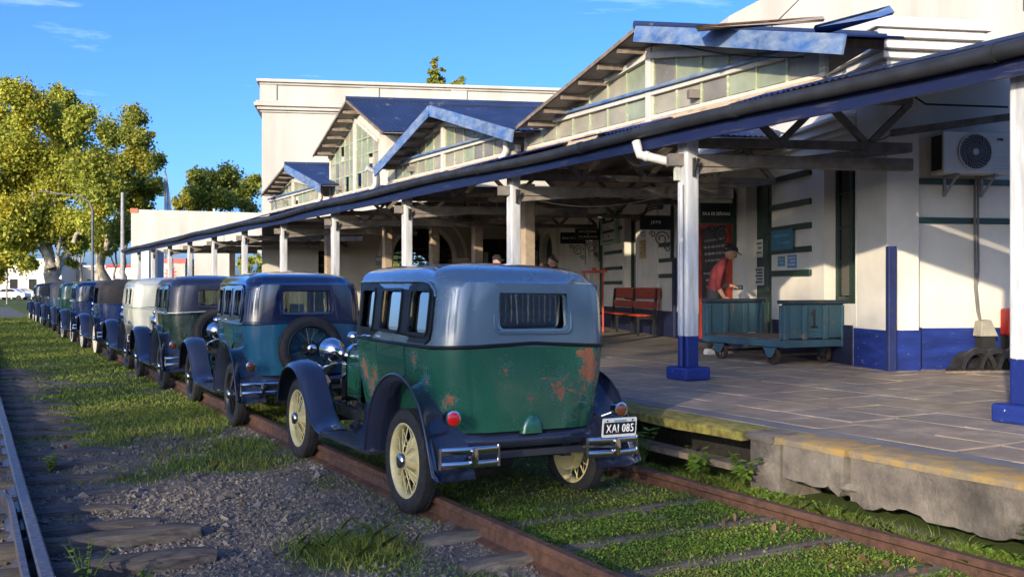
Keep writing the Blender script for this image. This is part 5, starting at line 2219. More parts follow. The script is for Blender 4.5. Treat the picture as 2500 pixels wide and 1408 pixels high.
car('rusty green sedan with blue-grey roof and yellow wire wheels, nearest car', 6.60, m_hgreen, m_hroof, m_satin, m_fender, m_yellow, plate=('xai', 0.615, -0.735, 0.63, 0.30, True), roll=0.8, redlamp=True)
car('teal blue sedan with navy top and rear spare wheel, second in the row', 11.75, p_teal, p_navy, p_navy, m_fender, m_bkwheel, spare=True, pin=p_navy)
car('dark green sedan with dull navy top and rear spare wheel, third in the row', 16.45, p_dkgreen, p_dknavy, p_dkgreen, m_fender, m_bkwheel, spare=True, pin=p_cream)
car('cream sedan with small dark rear window, fourth in the row', 20.75, p_cream, p_cream, p_cream, m_fender, m_bkwheel, plate=('wdn', -0.66, -0.70, 0.66, 0.36, False), rearwin=False, trunk=True, pin=m_cblack)
car('navy phaeton with black canvas top, fifth in the row', 26.1, p_blue, m_canvas_b, p_blue, m_fender, m_crwheel, kind='phaeton', white=True)
car('dark blue sedan with navy roof, sixth in the row', 31.6, p_blue, p_navy, p_navy, m_fender, m_bkwheel, white=True)
car('glossy bottle green sedan, seventh in the row', 37.1, p_green, p_green, p_green, m_fender, m_bkwheel)
car('slate blue phaeton with grey canvas top, eighth in the row', 42.4, p_slate, m_canvas_g, p_slate, m_fender, m_bkwheel, kind='phaeton')
car('dark tourer with black canvas top, ninth in the row', 47.8, p_dknavy, m_canvas_b, p_dknavy, m_fender, m_crwheel, kind='phaeton', white=True)
car('black sedan at the far end of the row', 52.8, m_cblack, m_cblack, m_cblack, m_fender, m_crwheel, white=True)
# for-sale paper in the second car
t = thing('paper_notice', 'white for-sale paper inside the rear window of the teal car', 'notice', (3.40, 11.36, 1.33))
g = G()
g.box(-0.085, 0.085, 0, 0.003, -0.03, 0.11)
g.build('sheet', plain('blue_white_paper', (0.55, 0.66, 0.78), 0.8, var=0.1), t)
put_text('vendo', plain('print_blue', (0.05, 0.12, 0.4), 0.7), t, Matrix.Translation((0, -0.002, 0.075)) @ Matrix.Rotation(R(90), 4, 'X'), 0.14, 0.04)

# ================================================================== things on the platform
CAMR = Matrix.Rotation(-TH, 4, 'Z')                  # frame whose x runs to the right of the view


def vframe(px, py_base, z0):
    p = at_z(px, py_base, z0)
    return Matrix.Translation((p.x, p.y, z0)) @ CAMR, (p.x * ST + p.y * CT) / 2400


# ------------------------------------------------------------------ luggage trolley
m_tblue = worn('trolley_blue', (0.034, 0.085, 0.118), (0.10, 0.085, 0.07), 0.38, 7, 0.7, (1, 1, 0.5), 0.35)
m_tdark = worn('trolley_dark', (0.020, 0.035, 0.05), (0.05, 0.04, 0.035), 0.42, 8, 0.8, (1, 1, 1), 0.3)
m_deck = worn('deck_planks', (0.11, 0.085, 0.065), (0.05, 0.04, 0.035), 0.45, 6, 0.85, (6, 0.6, 1))
m_iron = plain('rusty_iron', (0.075, 0.05, 0.038), 0.7, 0.3, var=0.5, scale=14, bump=0.3)
TM = Matrix.Translation((9.86, 10.08, PZ)) @ Matrix.Rotation(R(-4.6), 4, 'Z')
tr = thing('luggage_trolley', 'blue timber luggage trolley with iron wheels, marked 1', 'trolley', mat=TM)
TW, TL = 1.12, 1.84
for i in range(7):
    g = G()
    x = 0.04 + i * (TW - 0.08) / 7
    g.box(x + 0.003, x + (TW - 0.08) / 7 - 0.003, 0.06, TL - 0.06, 0.345 + 0.004 * (i % 2), 0.372 + 0.004 * (i % 2))
    g.build('deck_plank', m_deck, tr)
for (x0, x1, y0, y1) in ((0, 0.075, -0.04, TL + 0.04), (TW - 0.075, TW, -0.04, TL + 0.04), (0.076, TW - 0.076, -0.02, 0.055), (0.076, TW - 0.076, TL - 0.055, TL + 0.02)):
    g = G()
    g.box(x0, x1, y0, y1, 0.255, 0.355)
    g.build('frame_beam', m_tblue, tr, bevel=0.008)
for e, (y, sg) in enumerate(((0.02, -1), (TL - 0.02, 1))):
    g = G()
    g.box(0.02, TW - 0.02, y - 0.02, y + 0.02, 0.378, 0.86)
    eb = g.build('end_board', m_tblue, tr, bevel=0.005)
    for x in (0.045, TW * 0.335, TW * 0.665, TW - 0.045):
        for s2 in (-1, 1):
            g = G()
            yy = y + s2 * 0.042
            g.box(x - 0.04, x + 0.04, yy - 0.02, yy + 0.02, 0.36, 0.84)
            g.build('stile', m_tblue, eb, bevel=0.008)
    g = G()
    g.box(-0.02, TW + 0.02, y - 0.07, y + 0.07, 0.861, 0.915)
    g.build('top_rail', m_tdark, eb, bevel=0.01)
    g = G()
    g.box(0.09, TW - 0.09, y + sg * 0.024 - 0.01 + sg * 0.012, y + sg * 0.024 + 0.01 + sg * 0.012, 0.38, 0.44)
    g.build('foot_rail', m_tblue, eb, bevel=0.01)
g = G()
g.plate([(-0.055, -0.13), (0.065, -0.13), (0.065, -0.10), (0.025, -0.09), (0.025, 0.13), (-0.002, 0.13), (-0.06, 0.07), (-0.05, 0.05), (-0.012, 0.07), (-0.012, -0.09), (-0.055, -0.10)], [], lambda u, v, w: (TW * 0.5 + u, -0.006 + w, 0.65 + v), 0.004)
g.build('painted_number', m_black, tr)
for (x, y) in ((0.10, 0.32), (TW - 0.10, 0.32), (0.10, TL - 0.32), (TW - 0.10, TL - 0.32)):
    M = Matrix.Translation((x, y, 0.135)) @ Matrix.Rotation(R(90), 4, 'Y')
    g = G()
    g.lathe([(0.112, -0.03), (0.132, -0.03), (0.134, 0.0), (0.132, 0.03), (0.112, 0.03)], 28, M, True)
    w = g.build('wheel', m_iron, tr, 40)
    for k in range(6):
        a = R(60 * k)
        g = G()
        g.beam(M @ Vector((0.02 * math.cos(a), 0.02 * math.sin(a), 0)), M @ Vector((0.115 * math.cos(a), 0.115 * math.sin(a), 0)), 0.022, 0.012)
        g.build('spoke', m_iron, w)
    g = G()
    g.lathe([(0, -0.045), (0.032, -0.045), (0.032, 0.045), (0, 0.045)], 14, M)
    g.build('hub', m_iron, w, 40)
    for sx in (-0.055, 0.055):
        g = G()
        g.plate([(y - 0.16, 0.253), (y + 0.16, 0.253), (y + 0.04, 0.105), (y - 0.04, 0.105)], [], lambda u, v, w_: (x + sx - 0.006 + w_, u, v), 0.012)
        g.build('axle_bracket', m_tblue if sx < 0 else m_iron, tr)
for y in (0.32, TL - 0.32):
    g = G()
    g.tube([(0.10, y, 0.135), (TW - 0.10, y, 0.135)], 0.02, 8)
    g.build('axle', m_iron, tr, 50)

# ------------------------------------------------------------------ people
m_skin = plain('skin', (0.36, 0.19, 0.125), 0.55, var=0.12, scale=9)
m_hair = plain('dark_hair', (0.018, 0.014, 0.012), 0.7)
m_redshirt = plain('dark_red_shirt', (0.14, 0.013, 0.018), 0.85, var=0.3, scale=5, bump=0.15, bscale=14)
m_trouser = plain('charcoal_trousers', (0.028, 0.028, 0.034), 0.9, var=0.25)
m_suit = plain('black_jacket', (0.012, 0.013, 0.018), 0.85, var=0.25)
m_whiteshirt = plain('white_shirt', (0.55, 0.53, 0.5), 0.85)
m_cap = plain('black_cap', (0.010, 0.010, 0.013), 0.8)
m_shoe = plain('pale_shoe', (0.45, 0.44, 0.42), 0.7)


def skin_mesh(verts, edges, root):
    me = bpy.data.meshes.new('body')
    me.from_pydata([v[0] for v in verts], edges, [])
    o = bpy.data.objects.new('body', me)
    COL.objects.link(o)
    o.modifiers.new('skin', 'SKIN').use_smooth_shade = True
    sv = me.skin_vertices[0].data
    for i, v in enumerate(verts):
        r = v[1] if isinstance(v[1], tuple) else (v[1], v[1])
        sv[i].radius = r
        sv[i].use_root = (i == root)
    sd = o.modifiers.new('sub', 'SUBSURF')
    sd.levels = sd.render_levels = 2
    dg = bpy.context.evaluated_depsgraph_get()
    out = bpy.data.meshes.new_from_object(o.evaluated_get(dg))
    bpy.data.objects.remove(o)
    return out


def person(label, M, J, shirt, trousers, hat=None, hair=None, shoes=None, sleeve=1.0, group=None, face=(1, 0, 0)):
    """J: joint positions in a frame with z up from the feet"""
    t = thing('person', label, 'person', mat=M, group=group)
    V = lambda k: Vector(J[k])
    verts, edges, kind = [], [], []

    def add(p, r, k, prev=None):
        verts.append((tuple(p), r)); kind.append(k)
        if prev is not None:
            edges.append((prev, len(verts) - 1))
        return len(verts) - 1
    pel = add(V('pelvis'), (0.145, 0.115), 't')
    wa = add(V('pelvis').lerp(V('chest'), 0.45), (0.14, 0.12), 's', pel)
    ch = add(V('chest'), (0.165, 0.125), 's', wa)
    nb = add(V('neck'), 0.062, 's', ch)
    nk = add(V('neck').lerp(V('head'), 0.4), 0.055, 'k', nb)
    for sd in ('R', 'L'):
        sh = add(V('sh' + sd), 0.072, 's', ch)
        el = add(V('el' + sd), 0.048, 's' if sleeve > 0.4 else 'k', sh)
        wr = add(V('wr' + sd), 0.031, 'k', add(V('el' + sd).lerp(V('wr' + sd), 0.5), 0.042, 's' if sleeve > 0.9 else 'k', el))
        pm = add(V('ha' + sd), (0.036, 0.020), 'k', wr)
        d = (V('ha' + sd) - V('wr' + sd)).normalized()
        side = d.cross(Vector((0, 0, 1)))
        side = side.normalized() if side.length > 0.1 else Vector((0, 1, 0))
        dn = Vector((0, 0, -1))
        for f in range(4):
            off = side * (0.026 * (f - 1.5))
            b = add(V('ha' + sd) + d * 0.035 + off, 0.010, 'k', pm)
            m_ = add(V('ha' + sd) + d * (0.062 + 0.006 * (1.5 - abs(f - 1.3))) + off * 1.05 + dn * 0.012, 0.009, 'k', b)
            add(V('ha' + sd) + d * (0.078 + 0.006 * (1.5 - abs(f - 1.3))) + off * 1.05 + dn * 0.036, 0.008, 'k', m_)
        b = add(V('ha' + sd) + side * 0.045 + d * 0.005 + dn * 0.01, 0.011, 'k', pm)
        add(V('ha' + sd) + side * 0.055 + d * 0.04 + dn * 0.025, 0.009, 'k', b)
        hp = add(V('hip' + sd), 0.098, 't', pel)
        kn = add(V('kn' + sd), 0.068, 't', add(V('hip' + sd).lerp(V('kn' + sd), 0.5), 0.085, 't', hp))
        an = add(V('an' + sd), 0.048, 't', add(V('kn' + sd).lerp(V('an' + sd), 0.4), 0.062, 't', kn))
    me = skin_mesh(verts, edges, pel)
    for m_ in (shirt, m_skin, trousers):
        me.materials.append(m_)
    P = [Vector(v[0]) for v in verts]
    idx = []
    for f in me.polygons:
        c = f.center
        j = min(range(len(P)), key=lambda q: (P[q] - c).length - (verts[q][1][0] if isinstance(verts[q][1], tuple) else verts[q][1]) * 0.8)
        idx.append({'s': 0, 'k': 1, 't': 2}[kind[j]])
    me.polygons.foreach_set('material_index', idx)
    link('body', me, None, t)
    # head: one shaped surface with brow, nose, mouth and ears
    fd = Vector(face).normalized()
    tilt = J.get('tilt', 0.0)
    Mh = Matrix.Translation(V('head')) @ Matrix.Rotation(math.atan2(fd.y, fd.x), 4, 'Z') @ Matrix.Rotation(R(tilt), 4, 'Y')
    g = G()
    rings = []
    for i in range(17):
        ph = -math.pi / 2 + math.pi * i / 16
        ring_ = []
        for j in range(24):
            a = 2 * math.pi * j / 24
            ca, sa = math.cos(a), math.sin(a)
            z = 0.122 * math.sin(ph)
            r = math.cos(ph)
            jaw = 1.0 if z > -0.02 else 1.0 - 0.28 * min(1, (-0.02 - z) / 0.09)
            x, y = 0.098 * r * ca * (jaw if ca < 0 else 1), 0.076 * r * sa * jaw
            front = max(0, ca) ** 6
            nose = math.exp(-((z + 0.022) / 0.020) ** 2) * math.exp(-(sa / 0.20) ** 2) * (ca > 0)
            brow = math.exp(-((z - 0.018) / 0.012) ** 2) * front
            eye = math.exp(-((z - 0.0) / 0.012) ** 2) * math.exp(-((abs(sa) - 0.38) / 0.16) ** 2) * (ca > 0)
            lips = math.exp(-((z + 0.062) / 0.010) ** 2) * math.exp(-(sa / 0.3) ** 2) * (ca > 0)
            chin = math.exp(-((z + 0.098) / 0.016) ** 2) * math.exp(-(sa / 0.35) ** 2) * (ca > 0)
            ear = math.exp(-((z + 0.01) / 0.026) ** 2) * math.exp(-((ca + 0.08) / 0.2) ** 2)
            x += 0.030 * nose + 0.006 * brow - 0.010 * eye + 0.006 * lips + 0.014 * chin
            y += math.copysign(0.016 * ear, sa)
            ring_.append(Mh @ Vector((x, y, z)))
        rings.append(ring_)
    g.loft(rings, True, True, True)
    g.build('head', m_skin, t, 80)
    if hair:
        g = G()
        rings = []
        for i in range(9):
            ph = R(8) + (math.pi / 2 - R(8)) * i / 8
            rings.append([Mh @ Vector((0.108 * math.cos(ph) * math.cos(a) - 0.008 * (math.cos(a) > 0) - 0.02 * (1 - i / 8) * (math.cos(a) > 0.2), 0.086 * math.cos(ph) * math.sin(a), 0.126 * math.sin(ph) + 0.01 - 0.07 * max(0, -math.cos(a)) * (1 - i / 8))) for a in np.linspace(0, 2 * math.pi, 20, False)])
        g.loft(rings, True, False, True)
        g.build('hair', hair, t, 60)
    if hat:
        g = G()
        rings = []
        for i in range(8):
            ph = (math.pi / 2) * i / 7
            rings.append([Mh @ Vector((0.112 * math.cos(ph) * math.cos(a), 0.092 * math.cos(ph) * math.sin(a), 0.042 + 0.095 * math.sin(ph))) for a in np.linspace(0, 2 * math.pi, 22, False)])
        g.loft(rings, True, False, True)
        g.build('cap', hat, t, 60)
        g = G()
        ro = [Mh @ Vector((0.105 + 0.085 * math.cos(a) * 1.0, 0.075 * math.sin(a) * 1.1, 0.045 - 0.02 * math.cos(a))) for a in np.linspace(-math.pi / 2, math.pi / 2, 11)]
        ri = [Mh @ Vector((0.085, 0.078 * math.sin(a), 0.052)) for a in np.linspace(-math.pi / 2, math.pi / 2, 11)]
        g.loft([ri, ro, [p - Vector((0, 0, 0.006)) for p in ro], [p - Vector((0, 0, 0.006)) for p in ri]], False)
        g.build('cap_peak', hat, t, 60)
    for sd in 'RL':
        if shoes:
            a = V('an' + sd)
            Ms = Matrix.Translation((a.x, a.y, 0)) @ Matrix.Rotation(math.atan2(fd.y, fd.x), 4, 'Z')
            g = G()
            rings = []
            for (x, w, h) in ((-0.085, 0.025, 0.06), (-0.07, 0.036, 0.085), (-0.02, 0.042, 0.10), (0.04, 0.042, 0.085), (0.10, 0.046, 0.06), (0.16, 0.044, 0.045), (0.195, 0.028, 0.03)):
                rings.append([Ms @ Vector((x, w * math.cos(b), 0.005 + h * max(0.0, math.sin(b)) ** 0.7)) for b in np.linspace(0, math.pi, 9)] + [Ms @ Vector((x, -w * 0.9, 0.0)), Ms @ Vector((x, w * 0.9, 0.0))])
            g.loft(rings, True, True, True)
            g.build('shoe', shoes, t, 60)
    return t, Mh


M, _ = vframe(1735, 864, PZ)
J = dict(pelvis=(0.03, 0, 0.95), chest=(0.12, 0, 1.32), neck=(0.235, 0, 1.53), head=(0.325, 0, 1.665), tilt=22,
         shR=(0.13, -0.205, 1.42), elR=(0.06, -0.265, 1.11), wrR=(0.17, -0.235, 0.925), haR=(0.235, -0.22, 0.905),
         shL=(0.16, 0.20, 1.42), elL=(0.20, 0.27, 1.13), wrL=(0.36, 0.19, 1.12), haL=(0.42, 0.15, 1.11),
         hipR=(0.02, -0.10, 0.90), knR=(0.05, -0.11, 0.50), anR=(-0.05, -0.11, 0.09), hipL=(0.03, 0.10, 0.90), knL=(0.16, 0.11, 0.50), anL=(0.20, 0.12, 0.09))
man, Mh = person('stooping man in dark red shirt and black cap leaning on the trolley', M, J, m_redshirt, m_trouser, hat=m_cap, hair=m_hair, shoes=m_shoe, sleeve=0.8, face=(1, -0.12, 0))
g = G()
for sy in (-1, 1):
    g.tube([Mh @ Vector((0.10, sy * 0.034 + 0.022 * math.cos(a), 0.004 + 0.016 * math.sin(a))) for a in np.linspace(0, 6.283, 13)], 0.0035, 5)
    g.tube([Mh @ Vector((0.098, sy * 0.056, 0.008)), Mh @ Vector((0.0, sy * 0.082, 0.012))], 0.003, 5)
g.tube([Mh @ Vector((0.104, -0.012, 0.008)), Mh @ Vector((0.104, 0.012, 0.008))], 0.003, 5)
g.build('spectacles', m_black, man)
cm = thing('camera_rig', 'small black camera held in the far hand of the stooping man', 'camera', mat=M)
g = G()
g.box(0.42, 0.56, 0.10, 0.17, 1.05, 1.13)
g.build('camera_body', m_black, cm, bevel=0.008)
g = G()
g.lathe([(0.0, 0.0), (0.026, 0), (0.026, 0.04), (0.02, 0.045), (0, 0.045)], 14, Matrix.Translation((0.49, 0.10, 1.09)) @ Matrix.Rotation(R(90), 4, 'X'))
g.build('lens', m_chrome, cm, 40)


def standing(lean=0.0):
    return dict(pelvis=(0, 0, 0.95), chest=(0.02 + lean, 0, 1.28), neck=(0.02 + lean, 0, 1.47), head=(0.045 + lean, 0, 1.60), tilt=5, shR=(0.0 + lean, -0.20, 1.40), elR=(-0.03, -0.25, 1.12), wrR=(0.05, -0.25, 0.88), haR=(0.08, -0.24, 0.81),
                shL=(0.0 + lean, 0.20, 1.40), elL=(-0.03, 0.25, 1.12), wrL=(0.05, 0.25, 0.88), haL=(0.08, 0.24, 0.81), hipR=(0, -0.10, 0.90), knR=(0.02, -0.10, 0.5), anR=(0, -0.10, 0.09), hipL=(0, 0.10, 0.90), knL=(0.02, 0.10, 0.5), anL=(0, 0.10, 0.09))


for (px, pyh, lab, sh, hat, hr, fc) in ((1210, 622, 'man in a dark cap standing before the dark doorway', m_whiteshirt, m_cap, m_hair, (0.6, -0.8, 0)),
                                        (1325, 638, 'bald man seen over the roof of the green car', m_redshirt, None, None, (-0.3, 1, 0)),
                                        (1356, 622, 'dark-haired man in black jacket near the waiting room signs', m_suit, None, m_hair, (-1, 0.3, 0))):
    dep = (PZ + 1.73 - EYE) * 2400 / (700 - pyh)
    p = at_depth(px, 700, dep)
    person(lab, Matrix.Translation((p.x, p.y, PZ)) @ CAMR @ Matrix.Rotation(math.atan2(fc[1], fc[0]), 4, 'Z'), standing(), sh, m_trouser, hat=hat, hair=hr, shoes=m_black, group='visitors')

# ------------------------------------------------------------------ bench
d0, d1 = d_of(1588, -0.3), d_of(1480, -0.3)
b = thing('station_bench', 'long red station bench with slatted back against the wall', 'bench', mat=MBLD @ Matrix.Translation((-0.62, d0, PZ)))
Lb = (d1 - d0) * 0.95
for (x0, x1, z0, z1) in ((0.50, 0.54, 0.82, 1.08), (0.44, 0.48, 0.60, 0.76)):
    g = G()
    g.box(x0, x1, 0, Lb, z0, z1)
    g.build('back_slat', m_red, b, bevel=0.01)
for (x0, x1) in ((0.02, 0.13), (0.15, 0.26), (0.28, 0.39)):
    g = G()
    g.box(x0, x1, 0, Lb, 0.43, 0.465)
    g.build('seat_slat', m_red, b, bevel=0.008)
for y in (0.08, Lb / 2, Lb - 0.08):
    g = G()
    g.beam((0.05, y, 0.43), (0.05, y, 0.0), 0.05, 0.07, (0, 1, 0)).beam((0.40, y, 0.0), (0.49, y, 1.06), 0.05, 0.07, (0, 1, 0)).beam((0.02, y, 0.40), (0.44, y, 0.40), 0.05, 0.06)
    g.build('leg', m_black, b)

# ------------------------------------------------------------------ hanging signs on scroll brackets
def scroll(cx, cz, r, turns, sgn):
    pts = []
    n = int(26 * turns)
    for i in range(n + 1):
        a = 2 * math.pi * turns * i / n
        rr_ = r * (1 - 0.75 * i / n)
        pts.append((cx + sgn * rr_ * math.cos(a), 0, cz + rr_ * math.sin(a)))
    return pts


def hanging_sign(px0, px1, py0, py1, pxb, key, label, tw, th, scrollw=0.34):
    d = d_of(pxb)
    dep = (OB + BB * d)
    dep = dep.x * ST + dep.y * CT
    z1, z0 = EYE + (700 - py0) / 2400 * dep, EYE + (700 - py1) / 2400 * dep
    wd = (px1 - px0) / 2400 * dep
    t = thing('hanging_sign', label, 'sign', mat=MBLD @ Matrix.Translation((0, d, z0)), group='hanging room signs')
    a1 = -(pxb - px1) / 2400 * dep
    a0 = a1 - wd
    h = z1 - z0
    g = G()
    g.box(a0, a1, -0.02, 0.02, 0, h)
    o = g.build('board', m_signblack, t)
    for (x0, x1, q0, q1) in ((a0, a1, 0, 0.035), (a0, a1, h - 0.035, h), (a0, a0 + 0.035, 0.036, h - 0.036), (a1 - 0.035, a1, 0.036, h - 0.036)):
        g = G()
        g.box(x0 - 0.004, x1 + 0.004, -0.032, 0.032, q0 - 0.002, q1 + 0.002)
        g.build('frame', m_green, o)
    put_text(key, m_letter, t, Matrix.Translation(((a0 + a1) / 2, -0.026, h / 2)) @ Matrix.Rotation(R(90), 4, 'X'), wd * tw, h * th)
    g = G()
    g.box(-0.07, -0.012, -0.03, 0.03, -0.62, h + 0.18)
    g.lathe([(0.0, 0.12), (0.015, 0.08), (0.03, 0.03), (0.03, 0)], 8, Matrix.Translation((-0.04, 0, h + 0.18)))
    g.build('bracket_post', m_green, t)
    for (cx, cz, r, tu, sg) in ((-0.28, -0.20, 0.17, 1.6, 1), (-0.48, -0.10, 0.075, 1.3, -1), (-0.15, -0.42, 0.07, 1.3, -1)):
        g = G()
        g.tube(scroll(cx, cz, r, tu, sg), 0.011, 6)
        g.build('scroll', m_black, t, 60)
    return t


hanging_sign(1560, 1637, 527, 561, 1645, 'jefe', 'small black hanging sign reading JEFE', 0.34, 0.27)
hanging_sign(1705, 1786, 497, 546, 1798, 'sen', 'black hanging sign reading SALA DE SE\u00d1ORAS behind the post', 0.86, 0.20)
hanging_sign(1403, 1464, 558, 586, 1468, 'bol', 'black hanging sign reading BOLETERIA Y TELEGRAFO', 0.78, 0.62)
hanging_sign(1367, 1428, 568, 595, 1434, 'esp', 'black hanging sign reading SALA DE ESPERA half hidden behind another', 0.86, 0.22)
hanging_sign(1268, 1312, 588, 612, 1317, 'enc', 'small black hanging sign reading ENCOMIENDAS, farthest of the hanging signs', 0.8, 0.25)
# museum board flat on the wall
d0, d1 = d_of(1506, -0.08), d_of(1470, -0.08)
z0, z1 = z_on(1488, 597), z_on(1488, 512)
t = thing('museum_board', 'black board in pale green frame reading MUSEO FERROVIARIO CHASCOMUS', 'sign', mat=MBLD @ Matrix.Translation((-0.10, (d0 + d1) / 2, (z0 + z1) / 2)))
hw, hh = (d1 - d0) / 2, (z1 - z0) / 2
g = G()
g.box(0.0, 0.09, -hw, hw, -hh, hh)
o = g.build('board', m_signblack, t)
for (y0, y1, q0, q1) in ((-hw, hw, -hh, -hh + 0.07), (-hw, hw, hh - 0.07, hh), (-hw, -hw + 0.09, -hh + 0.071, hh - 0.071), (hw - 0.09, hw, -hh + 0.071, hh - 0.071)):
    g = G()
    g.box(-0.03, 0.092, y0 - 0.004, y1 + 0.004, q0 - 0.002, q1 + 0.002)
    g.build('frame', m_greenlight, o)
put_text('mus', m_letter, t, Matrix(((0, 0, -1, -0.006), (-1, 0, 0, 0), (0, 1, 0, 0), (0, 0, 0, 1))), hw * 1.62, hh * 1.55)

# red framed notice board behind the man
d0, d1 = d_of(1782, -0.06), d_of(1712, -0.06)
z1 = z_on(1745, 545)
t = thing('notice_board', 'tall red-framed dark notice board behind the stooping man', 'board', mat=MBLD @ Matrix.Translation((-0.08, d0, PZ + 0.02)))
hh = z1 - PZ
g = G()
g.box(0, 0.06, 0, d1 - d0, 0.05, hh)
o = g.build('board', plain('dark_board', (0.035, 0.03, 0.028), 0.6), t)
for (y0, y1, q0, q1) in ((0, d1 - d0, 0.05, 0.13), (0, d1 - d0, hh - 0.1, hh), (0, 0.09, 0.131, hh - 0.101), (d1 - d0 - 0.09, d1 - d0, 0.131, hh - 0.101)):
    g = G()
    g.box(-0.03, 0.062, y0 - 0.003, y1 + 0.003, q0, q1)
    g.build('frame', m_red, o)
rr = random.Random(3)
for k in range(7):
    z = hh - 0.35 - 0.13 * k - (0.12 if k > 3 else 0)
    y = 0.2
    while y < d1 - d0 - 0.3:
        w = rr.uniform(0.06, 0.2)
        g = G()
        g.box(-0.004, -0.001, y, y + w, z - 0.022, z + 0.022)
        g.build('printed_mark', plain('chalk', (0.3, 0.29, 0.27), 0.8) if 'chalk' not in bpy.data.materials else bpy.data.materials['chalk'], o)
        y += w + 0.05


# papers and notices on the wall and the door
def paper(px0, px1, py0, py1, col, label, a=-0.012, marks=3, mk=(0.1, 0.1, 0.1)):
    d0, d1 = d_of(px1, a), d_of(px0, a)
    pm = (px0 + px1) / 2
    z1, z0 = z_on(pm, py0, a), z_on(pm, py1, a)
    t = thing('notice', label, 'notice', mat=MBLD @ Matrix.Translation((a, d0, z0)), group='paper notices')
    g = G()
    g.box(-0.004, 0.003, 0, d1 - d0, 0, z1 - z0)
    o = g.build('sheet', plain('paper', col, 0.8, var=0.12), t)
    m_mk = plain('print', mk, 0.8)
    for k in range(marks):
        z = (z1 - z0) * (1 - (k + 0.8) / (marks + 0.8))
        g = G()
        g.box(-0.007, -0.0045, (d1 - d0) * 0.12, (d1 - d0) * (0.88 - 0.2 * (k % 2)), z - (z1 - z0) * 0.05, z + (z1 - z0) * 0.05)
        g.build('printed_block', m_mk, o)


paper(1884, 1936, 561, 610, (0.05, 0.16, 0.22), 'teal notice panel on the white wall above the trolley', -0.055, 2, (0.1, 0.25, 0.33))
paper(1899, 1916, 626, 650, (0.10, 0.22, 0.30), 'small teal card under the large teal notice', marks=2, mk=(0.3, 0.4, 0.45))
paper(1923, 1945, 622, 654, (0.12, 0.22, 0.42), 'small blue and white card under the large teal notice', marks=3, mk=(0.5, 0.5, 0.5))
paper(1846, 1862, 585, 628, (0.5, 0.5, 0.47), 'white paper taped to the green door, upper one', 0.18, 3)
paper(1841, 1865, 652, 696, (0.5, 0.5, 0.47), 'white printed paper taped to the green door, lower one', 0.18, 5)
paper(1561, 1577, 585, 632, (0.50, 0.36, 0.19), 'tall yellowed notice left of the JEFE bracket', marks=6, mk=(0.3, 0.2, 0.1))
paper(1584, 1597, 582, 615, (0.46, 0.33, 0.16), 'small framed yellow notice under the JEFE sign', marks=2, mk=(0.3, 0.2, 0.1))
paper(1563, 1576, 562, 582, (0.5, 0.48, 0.43), 'small white notice above the tall yellowed one', marks=2)

# junction box with conduits
t = thing('conduit_box', 'grey junction box with rusty conduits above the JEFE sign', 'box', mat=MBLD @ Matrix.Translation((-0.02, d_of(1615), z_on(1615, 500))))
g = G()
g.box(-0.10, 0.0, -0.16, 0.10, -0.11, 0.11)
g.build('box', plain('box_grey', (0.12, 0.12, 0.12), 0.6), t, bevel=0.01)
for k in range(3):
    g = G()
    g.tube([(-0.04, 0.10, 0.06 - 0.06 * k), (-0.04, 0.9, 0.05 - 0.06 * k), (-0.04, 1.15 + 0.1 * k, -0.1 - 0.05 * k), (-0.04, 1.9, -0.13 - 0.06 * k)], 0.02, 6)
    g.build('conduit', m_rust, t, 50)
# rubbing strip
t = thing('rubbing_strip', 'dark navy vertical timber strip on the wall under the JEFE sign', 'strip', mat=MBLD @ Matrix.Translation((0, d_of(1652), PZ)))
g = G()
g.box(-0.09, -0.024, -0.06, 0.06, 0, z_on(1652, 630) - PZ)
g.build('strip', m_fascia, t, bevel=0.01)

# red hand truck standing by the far door
p = at_depth(1452, 664, 24)
t = thing('hand_cart', 'red iron cart frame seen over the roof of the green car', 'cart', mat=Matrix.Translation((p.x, p.y, PZ)) @ CAMR)
g = G()
zt = p.z - PZ
g.beam((-0.32, 0, zt), (0.30, 0, zt + 0.02), 0.04, 0.06).beam((0.22, 0, zt - 0.1), (0.22, 0, zt + 0.1), 0.05, 0.03).lathe([(0, 0.1), (0.06, 0.06), (0.06, 0)], 10, Matrix.Translation((-0.02, 0, zt + 0.02)))
g.build('top_bar', m_red, t)
for x in (-0.25, 0.2):
    g = G()
    g.box(x - 0.02, x + 0.02, -0.02, 0.02, 0, zt - 0.031)
    g.build('leg', m_red, t)

# ------------------------------------------------------------------ air conditioner
a0, a1 = a_of(2303, -0.2), a_of(2470, -0.2)
zs = lambda py: EYE + (700 - py) / 2400 * 12.9
t = thing('air_conditioner', 'white wall air conditioner unit with black fan grille', 'air conditioner', mat=MBLD @ Matrix.Translation((a0, 0, zs(425))))
wd, hh = a1 - a0, zs(322) - zs(425)
g = G()
g.box(0, wd, -0.20, 0.09, 0, hh)
g.build('casing', plain('ac_white', (0.60, 0.59, 0.54), 0.45, var=0.08), t, bevel=0.015)
g = G()
g.box(-0.006, -0.001, -0.17, 0.06, 0.05, hh - 0.05)
g.build('side_grille', m_black, t)
fc, fz, fr = wd * 0.46, hh * 0.52, hh * 0.42
Mf = Matrix.Translation((fc, -0.203, fz)) @ Matrix.Rotation(R(90), 4, 'X')
g = G()
g.lathe([(0, 0.0), (fr, 0.0), (fr, 0.004), (0, 0.004)], 40, Mf)
fan = g.build('fan_opening', m_black, t, 40)
m_grille = plain('grille_grey', (0.30, 0.30, 0.29), 0.5)
g = G()
g.lathe([(fr * 0.97, 0.003), (fr * 1.05, 0.003), (fr * 1.05, 0.016), (fr * 0.97, 0.016)], 40, Mf, True)
g.build('fan_ring', plain('ac_white2', (0.56, 0.55, 0.5), 0.45), fan, 40)
